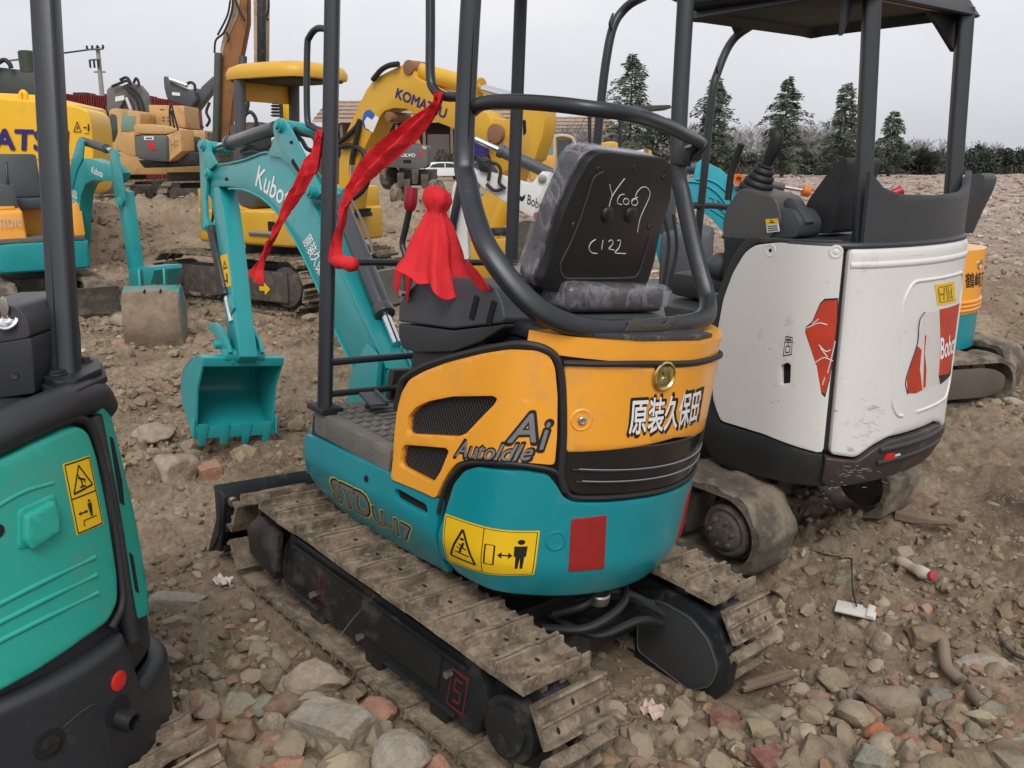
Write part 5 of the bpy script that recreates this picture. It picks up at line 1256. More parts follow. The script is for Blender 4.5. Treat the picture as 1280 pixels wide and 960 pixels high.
    c0=Tb([(347,157)],.09)[0];part('bracket_pin',TEALB,T,lambda bm:[cyl(bm,c0,c0-Vector((0,.19,0)),.034,seg=20),cyl(bm,c0+Vector((0,.012,0)),c0,.02,seg=16)],bevel=.004,loc=LB)
    c1=Tb([(386,239)],.10)[0];part('lower_pin',TEALB,T,lambda bm:[cyl(bm,c1,c1-Vector((0,.20,0)),.034,seg=20),cyl(bm,c1+Vector((0,.008,0)),c1,.022,seg=16)],bevel=.004,loc=LB)
    CB=mat('cylinder_barrel_grey',(.048,.052,.060),.33,var=.1,coat=.2)
    # arm cylinder
    cylinder_parts(T,'arm_cylinder',Tb([(346,160)],0)[0],Tb([(257,189)],0)[0],.038,.020,.62,CB,loc=LB)
    part('cylinder_boot',RUB,T,lambda bm:cyl(bm,Tb([(266,186)],0)[0],Tb([(255,190)],0)[0],.034,seg=16),loc=LB,bevel=.004)
    # boom cylinder on the machine side of the boom
    a=Tb([(424,250)],-.03)[0];b=Tb([(486,392)],-.03)[0];e=Tb([(496,430)],-.03)[0]
    cylinder_parts(T,'boom_cylinder',a,e,.040,.021,.80,CB,loc=LB)
    part('cylinder_eye',TEALB,T,lambda bm:tube(bm,[c1-Vector((0,.08,0)),Tb([(410,228)],-.03)[0],a],.028,seg=12),loc=LB)
    part('steel_pipe',mat('bare_pipe',(.2,.2,.2),.35,metal=.6),T,lambda bm:[tube(bm,Tb([(430,236),(446,262),(462,300),(466,318)],-.06),.006,seg=6)],loc=LB)
    part('hydraulic_hose',RUB,T,lambda bm:[tube(bm,Tb([(437,345),(446,358),(455,370),(464,384),(467,388)],-.08),.011,seg=8),cyl(bm,Tb([(461,378)],-.08)[0],Tb([(464,384)],-.08)[0],.014)],loc=LB)
    for k,pts in enumerate(([(302,190),(312,184),(325,186),(337,184)],[(304,192),(318,190),(330,192),(340,186)],[(343,176),(372,172),(384,186),(396,190),(408,200)],[(366,158),(376,166),(392,172),(402,190)])):
        part('hydraulic_hose',RUB,T,lambda bm:tube(bm,Tb(pts,-.02+.01*k),.011,seg=8),loc=LB)
    # lettering on the boom
    yb=.0570
    mp=lambda pts:[FB.ax(x,y,1,yb) for x,y in pts]
    text('Kubota','lettering',WINK,boom,mp([(319,232),(365,266),(324,207),(372,243)]),None,offset=.012)
    text('原装久保','lettering',WINK,boom,mp([(378,303),(398,345),(388,290),(408,332)]),None,offset=.014)
    # arm
    arm=bpr('arm',TEALB,[(250,222),(250,212),(256,208),(266,214),(272,226),(279,262),(287,330),(294,400),(300,446),(296,452),(289,450),(284,420),(277,350),(270,290),(264,250)],.052,.104,.006)
    ears=[(249,190),(246,181),(249,175),(255,174),(260,178),(262,190),(270,205),(262,212),(259,222),(257,250),(258,272),(262,281),(258,289),(252,288),(250,278),(251,250)]
    for y in (.075,-.058):bpr('arm_ear_plate',TEALB,ears,y,.017,.003,.006)
    for q_,r_ in (((252,182),.034),((257,283),.030),((258,217),.034)):
        c=Tb([q_],.085)[0];part('arm_pin',TEALB,arm,lambda bm:[cyl(bm,c,c-Vector((0,.17,0)),r_,seg=20),cyl(bm,c+Vector((0,.010,0)),c,r_*.55,seg=16)],bevel=.004)
    part('arm_hose',RUB,T,lambda bm:[tube(bm,Tb([(264,240),(267,260),(265,282),(268,296)],.0+k*.02),.008,seg=6) for k in range(3)],loc=LB)
    cylinder_parts(T,'bucket_cylinder',Tb([(258,284)],.085)[0]-Vector((0,.03,0)),Tb([(283,402)],.085)[0]-Vector((0,.03,0)),.030,.016,.72,FRAMEB,loc=LB)
    # sticker on the arm's near side
    q4=[FB.ax(x,y,1,.0535) for x,y in ((281,360),(289,357),(284,317),(275,320))]
    part('warning_sticker',YSTK,arm,lambda bm:prism(bm,q4,(0,-.0008,0)))
    qm4=quadmap([q4[0],q4[1],q4[2],q4[3]])
    flat_shapes('sticker_pictogram',INK,arm,[line((.2,.58),(.8,.58),.05),line((.8,.58),(.5,.82),.04),line((.5,.82),(.2,.58),.05),line((.45,.62),(.55,.74),.08),line((.5,.12),(.6,.42),.18),line((.2,.2),(.5,.2),.05)],qm4,.0005,nrm=Vector((0,1,0)))
    part('arm_lug',TEALB,arm,lambda bm:[prism(bm,fillet(Tb([(283,370),(288,368),(292,385),(289,392),(284,388)],.062),.006,2),(0,-.012,0))],bevel=.003)
    # reinforcement welded to the machine-facing side of the arm
    fc=lambda x,y:FB.ax(x,y,1,0)
    A=FB.ax(293,395,1,-.0);
    # links and bucket
    for y in (.10,-.085):
        L_=Tb([(268,404),(266,411),(273,418),(279,432),(284,444),(290,446),(293,440),(289,424),(282,410),(275,403)],.07)
        part('bucket_link',TEALB,T,lambda bm:prism(bm,[v+Vector((0,y-.07+.0,0)) for v in L_],(0,-.02,0)),bevel=.004,loc=LB)
    hinge=Tb([(296,452)],0)[0]
    W2=.235
    def buck_profile():
        # near side plate seen edge-on, traced on the plane of the bucket's left side
        return FB.axs([(252,448),(243,452),(238,464),(236,482),(237,505),(240,530),(246,548)],1,W2)
    outer=buck_profile();lip_=FB.ax(250,553,1,W2);rim_=FB.axs([(253,452),(257,466),(254,486),(251,505),(250,530),(252,552)],1,W2)
    hx=outer[0].x
    # real depth: belly bulges away from the machine
    depth=.34;z1=outer[0].z;z0=lip_.z
    bel=[]
    for k in range(13):
        q=k/12;z=z1+(z0-z1)*q;bx_=math.sin(q*math.pi*.93+.08)**.75*depth;bel.append((rim_[0].x+.04+bx_,z))
    def bucket(bm):
        G=[[Vector((x,y,z)) for x,z in bel] for y in np.linspace(-W2,W2,9)]
        sheet(bm,G,.012)
        sid=[(x,z) for x,z in bel]+[(rim_[0].x+.05,z0+.02),(rim_[0].x+.06,z0+(z1-z0)*.3),(rim_[0].x+.07,z0+(z1-z0)*.6),(rim_[0].x+.0,z1-.03)]
        for y in (W2,-W2+.014):prism(bm,[(x,y,z) for x,z in sid],(0,-.014,0))
        box(bm,(rim_[0].x+.03,0,z1-.015),(.08,W2*2,.05))
        box(bm,(rim_[0].x+.055,0,z0+.02),(.018,W2*2,.07))
    x0b=rim_[0].x
    bk=part('bucket',TEALB,T,bucket,bevel=.004,smooth=45,loc=LB)
    for y in (-.19,-.065,.065,.19):
        part('bucket_tooth',TEALB,bk,lambda bm:prism(bm,[(x0b+.035,y-.028,z0+.07),(x0b+.035,y+.028,z0+.07),(x0b+.045,y+.018,z0-.06),(x0b+.045,y-.018,z0-.06)],(.03,0,0)),bevel=.004)
    for y in (W2+.002,-W2-.014):part('side_cutter',TEALB,bk,lambda bm:prism(bm,[(x0b+.03,y,z0-.0),(x0b+.10,y,z0+.0),(x0b+.11,y,z0+.09),(x0b+.05,y,z0+.10)],(0,.012,0)),bevel=.003)
    part('bucket_hinge_tube',TEALB,bk,lambda bm:[cyl(bm,(x0b+.02,-.115,z1+.015),(x0b+.02,.115,z1+.015),.038,seg=20),cyl(bm,(x0b+.14,-.13,z1+.05),(x0b+.14,.13,z1+.05),.026,seg=16)],bevel=.003)
    for y in (-.075,.062):part('bucket_ear',TEALB,bk,lambda bm:prism(bm,[(x0b-.02,y,z1-.02),(x0b+.19,y,z1-.01),(x0b+.17,y,z1+.08),(x0b+.10,y,z1+.09),(x0b-.0,y,z1+.05)],(0,.014,0)),bevel=.003)
    # thin wire hooked over the track
    w=[FU.ax(x,y,1,.63) for x,y in ((468,744),(455,758),(440,775),(425,795))]
    part('loose_wire',CHROME,T,lambda bm:tube(bm,w,.0016,seg=5))
    return T,FB
UTHING,FBOOM=build_central()

# ---------------------------------------------------------------- red cloth pieces tied to the central machine
def red_cloth():
    # cloth over the left joystick
    pt=lambda x,y:FU.ax(x,y,1,.37)
    c=pt(545,300);top=pt(545,232)
    bm=bmesh.new();rows=[];prof=[(232,2,545),(235,9,545),(241,13.5,546),(250,14.5,546),(258,13,546),(264,9.5,546),(270,12,545),(280,17,546),(295,23,546),(312,29,545),(330,35,544),(339,42,547),(347,48,550)]
    sc=(pt(555,300)-pt(545,300)).length/10
    for i,(y,w,cx) in enumerate(prof):
        p=pt(cx,y);row=[];k=i/(len(prof)-1);N=72;w=w*(1-.30*k)
        for j in range(N):
            a=2*math.pi*j/N;fold=1+(.05+.22*k)*math.sin(5*a+1.2+k)*(.4+k)*.6+.09*k*math.sin(11*a+2*k)+.10*noise.noise(Vector((math.cos(a)*2.6,math.sin(a)*2.6,i*.8)))+.07*noise.noise(Vector((math.cos(a)*7,math.sin(a)*7,i*.9)))
            r=w*sc*fold;sx=1.0;sy=.80
            drop=0
            if k>.85:drop=(k-.85)/.15*(.035*max(0,math.cos(a-2.6))**2+.03*max(0,math.cos(a+2.6))**2)
            row.append(bm.verts.new((p.x+r*math.cos(a)*sx,p.y+r*math.sin(a)*sy,p.z-drop+.010*k*math.sin(7*a))))
        rows.append(row)
    for a,b in zip(rows,rows[1:]):
        for j in range(len(a)):bm.faces.new((a[j],a[(j+1) % len(a)],b[(j+1) % len(b)],b[j]))
    bm.faces.new(rows[0])
    # two hanging corners
    for pts,wd in (([(508,322),(500,338),(497,356),(500,372)],[.02,.05,.045,.006]),([(514,335),(512,350),(511,364),(511,378)],[.03,.05,.032,.003]),([(585,330),(596,345),(606,356),(615,362)],[.03,.045,.04,.006])):
        P=catmull([FU.ax(x,y,1,.405) for x,y in pts],5);n=len(P);L_,R_=[],[]
        for i,q in enumerate(P):
            w_=np.interp(i/(n-1),np.linspace(0,1,len(wd)),wd);t_=(P[min(i+1,n-1)]-P[max(i-1,0)]).normalized();s_=t_.cross(Vector((0,1,0))).normalized()
            L_.append(bm.verts.new(q+s_*w_*.5));R_.append(bm.verts.new(q-s_*w_*.5+Vector((0,.012,0))))
        for i in range(n-1):bm.faces.new((L_[i],L_[i+1],R_[i+1],R_[i]))
    bmesh.ops.recalc_face_normals(bm,faces=bm.faces);bmesh.ops.solidify(bm,geom=bm.faces[:],thickness=.003)
    o=finish(bm,'red_cloth',RED,None,smooth=80);o.matrix_world=FU.M
    tag(o,'bright red cloth tied like a hood over a control lever, draped on the grey console','cloth')
    def ribbon(pts,wd,label,y0=.485,tw=0.0,side=None):
        P=catmull([FU.ax(x,y,1,y0+dy) for x,y,dy in pts],7);n=len(P);bm=bmesh.new();G=[]
        for i,q in enumerate(P):
            k=i/(n-1);w_=np.interp(k,np.linspace(0,1,len(wd)),wd);t_=(P[min(i+1,n-1)]-P[max(i-1,0)]).normalized()
            s_=t_.cross(Vector((0,1,0))).normalized();an=tw*math.sin(k*math.pi*2.0);s2=(s_*math.cos(an)+Vector((0,1,0))*math.sin(an))
            G.append([q+s2*w_*(c_-.5)+Vector((.005*noise.noise(Vector((k*22,c_*3,1))),.013*math.sin(c_*10+k*11),.007*noise.noise(Vector((k*30,c_*4,5))))) for c_ in np.linspace(0,1,9)])
        sheet(bm,G,.0015);o=finish(bm,'red_ribbon',RED,None,smooth=80);o.matrix_world=FU.M;tag(o,label,'ribbon')
        return o
    ribbon([(551,116,0),(546,130,0),(530,150,0),(500,176,.01),(470,200,.02),(447,226,.02),(433,252,.02),(427,278,.02),(422,300,.01),(420,330,0)],[.018,.036,.06,.066,.068,.07,.066,.04,.042,.065],'long wide red ribbon strung from the upper grab handle down to the left front bar',tw=.25)
    ribbon([(402,163,0),(400,178,0),(390,204,.01),(380,224,.02),(362,256,.03),(345,290,.04),(335,310,.05),(328,326,.06),(319,350,.07)],[.018,.03,.06,.035,.035,.05,.03,.028,.085],'narrow red ribbon blowing from the left grab handle in front of the teal boom',tw=.5)
    for x,y,lab in ((549,118,'small red knot of ribbon on the upper grab handle'),):
        pass
    bm=bmesh.new();p=FU.ax(426,328,1,.49);lathe(bm,p+Vector((.04,0,0)),(-1,-.2,0),[(0,.018),(.02,.026),(.05,.022),(.08,.026),(.10,.018)],16)
    for v in bm.verts:v.co+=Vector((0,0,.004))*noise.noise(v.co*60)
    o=finish(bm,'ribbon_knot',RED,None,smooth=80);o.matrix_world=FU.M;tag(o,'red cloth knot wound round the left end of the upper front bar','cloth')
red_cloth()
# ================================================================ the white and black excavator on the right
FWh=Frame(.97,4.25,0,127,0,0)
def build_white():
    F=FWh
    T=thing('mini_excavator','white and dark grey excavator with a black canopy and scratched red decals','excavator',F)
    arc=[(1.1*math.cos(R(a)),1.1*math.sin(R(a))) for a in range(157,204,3)]
    SH=Shell(F,[(.62,.40),(.55,.50),(.1,.5),(-.4,.5),(-.86,.5)]+arc+[(-.86,-.5),(-.4,-.5),(.1,-.5),(.55,-.5),(.62,-.40)],smooth=.05,inset=lambda z:.9*max(0,.60-z)**1.6 if z<.60 else 0.0)
    H=SH.hits
    DG=mat('dark_grey_body',(.034,.036,.038),.5,var=.12,dirt=(.11,.085,.065),dirt_amt=.16,dscale=3,bump=.05)
    BUMP_=mat('scuffed_bumper',(.042,.041,.043),.5,var=.2,vscale=3,col2=(.065,.042,.038),dirt=(.15,.10,.085),dirt_amt=.24,dscale=7,bump=.12)
    sL=H([(895,520)])[0][0]
    SH.body('base_frame',core_mat :=mat('inner_black_body',(.018,.018,.019),.6),T,.02,SH.T-.02,.42,.62,-.03,n=90)
    SH.body('engine_hood_core',core_mat,T,sL-.02,SH.T-sL+.02,.60,1.385,-.012,n=90)
    # left door, cut to the curved front edge
    door=fillet(H([(1054,308),(975,303),(948,306),(935,315),(920,340),(908,372),(899,420),(893,470),(895,500),(904,525),(960,542),(1028,565)]),.02,2)
    door[0]=Vector((door[0].x,door[0].y,0))
    slot=fillet(H([(979,456),(987,452),(991,455),(990,478),(979,480)]),.004,2)
    SH.panel('side_door',WHITE,T,door,-.01,.018,.010,0,holes=[slot[::-1]])
    sd=T.children[-1]
    part('door_slot',HOLE,sd,lambda bm:prism(bm,[SH.map(p[0],p[1],-.004) for p in slot],(0,-.004,0)))
    # rear hatch
    def halfp(px,zc_top=None,zc_bot=None):
        q=H(px);return q
    seam=H([(1058,308),(1033,566)])
    s0,s1=seam[0][0]+.004,seam[1][0]+.006;zt=1.385;zm=.60
    rr=H([(1058,309),(1034,566),(1066,571),(1085,556),(1105,545),(1150,531),(1186,514)])
    zb=rr[-2][1]
    left=[Vector((s0,1.385,0)),Vector((rr[1][0]+.004,rr[1][1],0)),Vector((rr[2][0],rr[2][1],0)),Vector((rr[3][0],rr[3][1],0)),Vector((rr[4][0],rr[4][1],0))]
    rc=left+SH.mirror(left)
    hatch=SH.panel('rear_hatch',WHITE,T,rc,-.01,.022,.014,.02)
    # raised shoulder line round the top and the framed recess on the hatch
    for sdn in (0,):
        zz=H([(1100,330)])[0][1]
        part('shoulder_line',WHITE,hatch,lambda bm:tube(bm,SH.path([Vector((s0+.01+(SH.T-2*s0-.02)*k/30,zz,0)) for k in range(31)],.010),.018,seg=10,n=1),smooth=70)
    fr_=H([(1138,362),(1145,350),(1165,343),(1193,340)]);fb_=H([(1118,500),(1122,515),(1150,505),(1187,480)])
    ring=[Vector((fb_[0][0]+.0,fb_[1][1]-.01,0)),Vector((fb_[0][0]-.045,fb_[0][1],0)),Vector((fr_[0][0]-.06,fr_[0][1]-.03,0)),Vector((fr_[0][0]-.02,fr_[1][1],0))]
    loop=fillet(ring+[v+Vector((.16,0,0)) for v in SH.mirror(ring)],.03,4);loop.append(loop[0])
    part('recess_edge',WHITE,hatch,lambda bm:tube(bm,SH.path([a.lerp(b,k/4) for a,b in zip(loop,loop[1:]) for k in range(4)],.019),.009,seg=10,n=1,flat=.9),smooth=70)
    # dark frame band with the bumper
    band=fillet(H([(876,545),(885,500),(890,430),(898,370),(915,325),(930,303),(940,296),(1052,300),(1056,306),(975,301),(947,304),(934,313),(919,338),(906,372),(897,420),(891,470),(893,502),(902,528),(960,545),(1028,568),(1030,612),(985,608),(930,596),(884,582)]),.004,1)
    SH.panel('door_frame',DG,T,band,-.01,.010,.004,0)
    SH.panel('door_frame',DG,T,SH.mirror(band),-.01,.010,.004,0)
    # bumper: thick, rises toward the middle, hangs low
    bl=H([(1030,569),(1030,612)]);b3=H([(1066,574),(1085,559),(1105,548),(1150,534)])
    z0b=.43
    top=[Vector((bl[0][0],bl[0][1],0)),Vector((b3[0][0],b3[0][1],0)),Vector((b3[1][0],b3[1][1],0)),Vector((b3[2][0],b3[2][1],0))]
    btm=[Vector((bl[0][0],.47,0)),Vector((bl[0][0]+.03,.445,0))]
    bp=btm[::-1]+top
    bump_=SH.panel('bumper',BUMP_,T,bp+SH.mirror(bp),-.02,.034,.018,.01,seg=3)
    za=H([(1120,553)])[0][1]
    g0=H([(1090,566)])[0][0]
    part('bumper_groove',DG,bump_,lambda bm:tube(bm,SH.path([Vector((g0+(SH.T-2*g0)*k/24,za,0)) for k in range(25)],.034),.012,seg=8,n=1),smooth=60)
    part('bumper_groove',DG,bump_,lambda bm:tube(bm,SH.path([Vector((g0+(SH.T-2*g0)*k/24,za-.055,0)) for k in range(25)],.036),.010,seg=8,n=1),smooth=60)
    rp=H([(1097,572),(1110,571),(1109,563),(1100,564)]);SH.panel('red_reflector',REDR,bump_,rp,.034,.042,.002,.003)
    wp=H([(1111,571),(1119,569),(1117,564),(1110,566)]);SH.panel('paint_chip',CHALK,bump_,wp,.034,.0358,0,.002)
    # scratches: short dark and pale marks on hatch and bumper
    rnd=random.Random(4)
    def scr(cx,cy,n,sx,sy,ln,m_,nm,d):
        bm=bmesh.new()
        for _ in range(n):
            x=cx+rnd.gauss(0,sx);y=cy+rnd.gauss(0,sy);a=rnd.uniform(-.6,.6);L=rnd.uniform(.3,1)*ln
            q=H([(x,y),(x+L*math.cos(a),y+L*math.sin(a)*.8)])
            tube(bm,SH.path([q[0],q[0].lerp(q[1],.5)+Vector((0,rnd.uniform(-.004,.004),0)),q[1]],d),.0011,seg=3,n=2)
        finish(bm,nm,m_,hatch,smooth=0)
    DKS=mat('dark_scuff',(.10,.085,.075),.8)
    scr(1078,525,20,9,14,9,DKS,'scuff_marks',.0215);scr(1080,508,9,3,3,14,DKS,'scuff_marks',.0215);scr(1045,480,8,6,25,6,DKS,'scuff_marks',.021);scr(960,470,9,25,40,4,DKS,'scuff_marks',.0178)
    scr(1060,587,20,14,5,10,mat('pale_scuff',(.36,.33,.31),.8),'paint_scratches',.034);scr(1040,612,12,8,8,7,MATS['pale_scuff'],'paint_scratches',.034);scr(1100,600,7,22,6,14,MATS['pale_scuff'],'paint_scratches',.034)
    # screws, lock, small stickers
    for x,y in ((963,313),(1045,315)):
        h=SH.hit(x,y,.018);n_=(SH.map(h[0],h[1],1)-SH.map(h[0],h[1],0)).normalized();part('door_screw',WHITE if x>1000 else HOLE,sd,lambda bm:lathe(bm,SH.map(h[0],h[1],.018),n_,[(0,.022),(.003,.020),(.001,.012),(.003,.009),(.003,0)] if x>1000 else [(0,.007),(.001,.007),(.001,0)],20))
        part('screw_dimple',WHITE,sd,lambda bm:lathe(bm,SH.map(h[0],h[1],.0172),n_,[(0,.026),(.0025,.024),(.0012,.016)],24),smooth=60)
    # left red decal, torn
    rd=H([(1031,375),(1046,374),(1045,400),(1041,440),(1036,470),(1031,492),(1027,488),(1022,455),(1017,440),(1009,415),(1010,408),(1017,402),(1021,392),(1026,380)])
    rdm=SH.panel('red_decal',REDLOGO,sd,rd,.0178,.0188,0)
    SH.panel('decal_edge',INK,sd,[v+(v-sum(rd,Vector())/len(rd))*.05 for v in rd],.0172,.0181,0)
    bm=bmesh.new()
    for q_ in ([(1010,409),(1024,403),(1034,405)],[(1024,398),(1017,404)],[(1024,430),(1032,438),(1038,436)],[(1026,434),(1034,445)],[(1020,452),(1030,446),(1040,450)],[(1034,465),(1040,440),(1043,425)],[(1028,480),(1031,470)]):
        tube(bm,SH.path(catmull(H(q_),4),.0192),.0022,seg=4,n=1)
    finish(bm,'tear_marks',WHITE,sd,smooth=0)
    # small black label on the door
    q4=H([(982,444),(992,442),(993,421),(985,420)]);qm=quadmap(q4)
    flat_shapes('door_label',INK,sd,[line((0,0),(1,0),.06),line((1,0),(1,1),.08),line((1,1),(0,1),.06),line((0,1),(0,0),.08),line((0,.72),(1,.72),.05),line((.25,.15),(.75,.15),.06),line((.25,.15),(.25,.5),.09),line((.25,.5),(.75,.5),.06),line((.75,.5),(.75,.15),.09),line((.5,.5),(.5,.7),.08),line((.15,.85),(.85,.85),.1)],qm,.0187,shell=SH)
    # yellow sticker and large red / black decal on the hatch
    ys=H([(1165,381),(1187,376),(1185,351),(1161,355)]);stk=SH.panel('yellow_label',YSTK,hatch,ys,.0225,.0236,0)
    flat_shapes('label_writing',mat('brown_ink',(.30,.17,.02),.6),stk,[line((.12,.15),(.12,.8),.07),line((.12,.5),(.35,.5),.1),line((.3,.2),(.4,.8),.07),line((.5,.15),(.5,.8),.07),line((.6,.8),(.6,.2),.06),line((.7,.2),(.8,.75),.07),line((.8,.2),(.68,.6),.07),line((.15,.85),(.85,.85),.06),line((.1,.12),(.9,.12),.05)],quadmap(ys),.0238,shell=SH)
    lg=H([(1128,490),(1127,472),(1141,428),(1149,390),(1197,376),(1196,400),(1193,440),(1187,468),(1160,480),(1140,490)])
    wh=SH.panel('logo_panel',mat('white_vinyl',(.60,.58,.55),.45,dirt=(.35,.2,.17),dirt_amt=.1,dscale=14),hatch,lg,.0222,.0230,0)
    e1=H([(1128,490),(1127,472),(1139,430),(1145,436),(1143,460),(1146,486),(1138,490)])
    e2=H([(1167,386),(1197,377),(1196,400),(1193,440),(1188,466),(1168,479),(1166,470),(1168,440),(1168,415)])
    e3=H([(1149,418),(1151,418),(1150,428),(1149,440),(1151,460),(1150,482),(1147,484),(1148,450)])
    for e in (e1,e2,e3):SH.panel('logo_red_field',REDLOGO,wh,e,.0228,.0236,0)
    e4=H([(1168,479),(1166,468),(1178,466),(1192,452),(1189,466)]);SH.panel('logo_dark_foot',INK,wh,e4,.0230,.0240,0)
    el=H([(1128,491),(1126,472),(1140,428),(1148,390),(1197,375)])
    part('logo_outline',INK,wh,lambda bm:tube(bm,SH.path(el,.0232),.0022,seg=4,n=4))
    text('Bobcat','lettering',WINK,wh,[SH.hit(*q) for q in ((1168,448),(1192,438),(1168,422),(1192,414))],None,offset=.02,d=.0245,shell=SH)
    # ------------------------------------------------ rear guard, posts, canopy
    GD=mat('dark_guard_sheet',(.040,.043,.048),.42,var=.15,vscale=2,dirt=(.085,.075,.07),dirt_amt=.2,dscale=4,bump=.05)
    top_c=[(1086,60),(1088,200),(1094,222),(1104,234),(1125,243),(1150,247),(1175,244),(1190,236),(1200,222)]
    gq=H(top_c)
    sm=H([(1079,300),(1079,302)])[0][0]
    gp=[Vector((sm,1.392,0)),Vector((sm,1.86,0))]+[Vector((q[0],q[1],0)) for q in gq[1:-1]]
    cent=gq[6][1]
    gp=[Vector((sm+.0,1.392,0)),Vector((sm+.0,gq[2][1]+.02,0)),Vector((gq[2][0],gq[2][1],0)),Vector((gq[3][0],gq[3][1],0)),Vector((gq[4][0],gq[4][1],0)),Vector((SH.T/2,cent,0))]
    SH.panel('rear_guard',GD,T,gp[:-1]+[gp[-1]]+SH.mirror(gp[:-1]),-.02,.004,.003,0)
    part('guard_lip',GD,T,lambda bm:tube(bm,SH.path([Vector((sL+.3+(SH.T-2*sL-.6)*k/40,1.395,0)) for k in range(41)],.006),.012,seg=8,n=1))
    part('hood_top',DG,T,lambda bm:prism(bm,[(-.45,.47,1.385),(-.9,.46,1.385),(-1.04,.25,1.385),(-1.06,0,1.385),(-1.04,-.25,1.385),(-.9,-.46,1.385),(-.45,-.47,1.385)],(0,0,.014)),bevel=.004)
    pL0=F.ax(1076,300,0,-.97);pL1=F.ax(1093,-60,0,-.90)
    pR0=F.ax(1191,238,0,-.97);pR1=F.ax(1206,30,0,-.92)
    post_m=mat('canopy_post_paint',(.026,.029,.033),.4,var=.12,dirt=(.08,.075,.07),dirt_amt=.1,dscale=10)
    pl0=Vector(pL0);pl1=Vector(pL1);dirp=(pl1-pl0).normalized()
    ZT=2.29
    up=lambda a,d,z:a+d*((z-a.z)/d.z)
    part('canopy_post',post_m,T,lambda bm:tube(bm,[up(pl0,dirp,1.39),up(pl0,dirp,ZT)],.030,seg=18,smooth=False,square=.5),smooth=50)
    d2=(Vector(pR1)-Vector(pR0)).normalized()
    part('canopy_post',post_m,T,lambda bm:tube(bm,[up(Vector(pR0),d2,1.39),up(Vector(pR0),d2,ZT)],.030,seg=18,smooth=False,square=.5),smooth=50)
    # front hoops: bent tubes from the floor to the roof
    def hoop(pxs,X,r=.024):
        P=[F.ax(x,y,0,xx) for (x,y),xx in zip(pxs,X)]
        return P
    X=.42
    A=hoop([(868,345),(872,300),(880,220),(890,120),(898,88),(912,56),(930,38),(960,26)],[X,X,X,X,X,X-.02,X-.1,X-.3])
    A.append(Vector((-.15,A[-1].y,ZT+.02)))
    d3=(A[0]-A[1]).normalized();low=A[0]+d3*((.72-A[0].z)/d3.z)
    part('front_hoop',post_m,T,lambda bm:tube(bm,[low]+A,.0215,seg=14),smooth=60)
    B=hoop([(745,190),(750,140),(757,80),(766,35),(780,12),(800,-2),(830,-10)],[.46,.46,.46,.46,.44,.34,.1])
    B.append(Vector((-.15,B[-1].y,ZT+.02)))
    d4=(B[0]-B[1]).normalized();lowb=B[0]+d4*((.72-B[0].z)/d4.z)
    part('front_hoop',post_m,T,lambda bm:tube(bm,[lowb]+B,.0215,seg=14),smooth=60)
    for pq in (A[4],B[3]):part('hoop_lug',post_m,T,lambda bm:tube(bm,[pq+Vector((0,0,-.02)),pq+Vector((-.03,.05,.01)),pq+Vector((-.02,.02,.06))],.006,seg=6))
    part('hoop_cross_bar',BLACKT,T,lambda bm:tube(bm,[F.ax(856,257,0,.42),F.ax(890,257,0,.42),F.ax(880,262,0,.42)+Vector((0,-.3,0))],.018,seg=10,smooth=False))
    # canopy roof: moulded shell with turned-down rim
    ROOF=mat('canopy_plastic',(.040,.043,.047),.45,var=.15,vscale=2,dirt=(.09,.085,.08),dirt_amt=.25,dscale=3,bump=.05)
    yl=.44;x0r,x1r=-.955,-.16
    def roof(bm):
        G=[];NX,NY=22,18
        for i in range(NX+1):
            row=[]
            for j in range(NY+1):
                u=i/NX;v=j/NY;x=x0r+(x1r-x0r)*u;y=-yl+2*yl*v
                ex=min(u,1-u)*(x1r-x0r);ey=min(v,1-v)*2*yl;e=min(ex,ey)
                z=ZT+.010+.11*(1-math.exp(-e/.09))-(.035 if e<.001 else 0)+.018*(1 if (.16<v<.38 or .62<v<.84) and .12<u<.88 else 0)
                row.append(Vector((x,y,z)))
            G.append(row)
        sheet(bm,G,.014)
    rf=part('canopy_roof',ROOF,T,roof,bevel=.004,smooth=40)
    part('roof_frame',BLACKT,rf,lambda bm:[tube(bm,[(x0r+.05,s_*.43,ZT+.01),(x1r-.05,s_*.43,ZT+.03)],.028,seg=10,smooth=False) for s_ in (-1,1)] and tube(bm,[(x0r+.06,-.43,ZT+.0),(x0r+.06,.43,ZT+.0)],.026,seg=10,smooth=False))
    part('roof_beam',BLACKT,rf,lambda bm:tube(bm,[(x0r+.05,.43,ZT+.01),(x1r-.05,.43,ZT+.03)],.028,seg=10,smooth=False))
    part('roof_beam',BLACKT,rf,lambda bm:tube(bm,[(x0r+.05,-.43,ZT+.01),(x1r-.05,-.43,ZT+.03)],.028,seg=10,smooth=False))
    part('roof_underlay',mat('underlay_green_grey',(.05,.065,.055),.7,var=.3),rf,lambda bm:prism(bm,[(-.8,.36,ZT+.005),(-.12,.36,ZT+.005),(-.10,-.36,ZT+.005),(-.8,-.36,ZT+.005)],(0,0,.01)),bevel=.003)
    for s_ in (-1,1):
        part('post_gusset',ROOF,rf,lambda bm:prism(bm,[(x0r+.07,s_*.40,ZT+.02),(x0r+.07,s_*.40,ZT-.16),(x0r+.10,s_*.30,ZT-.06),(x0r+.10,s_*.14,ZT+.02)],(.02,0,0)),bevel=.004)
    tf=[F.ax(x,y,0,-.17) for x,y in ((880,3),(900,14),(909,20),(915,30),(921,44),(932,34),(960,26),(940,8))]
    part('torn_roof_trim',ROOF,rf,lambda bm:prism(bm,[Vector((p.x,p.y,min(p.z,ZT+.04))) for p in tf],(.01,0,0)))
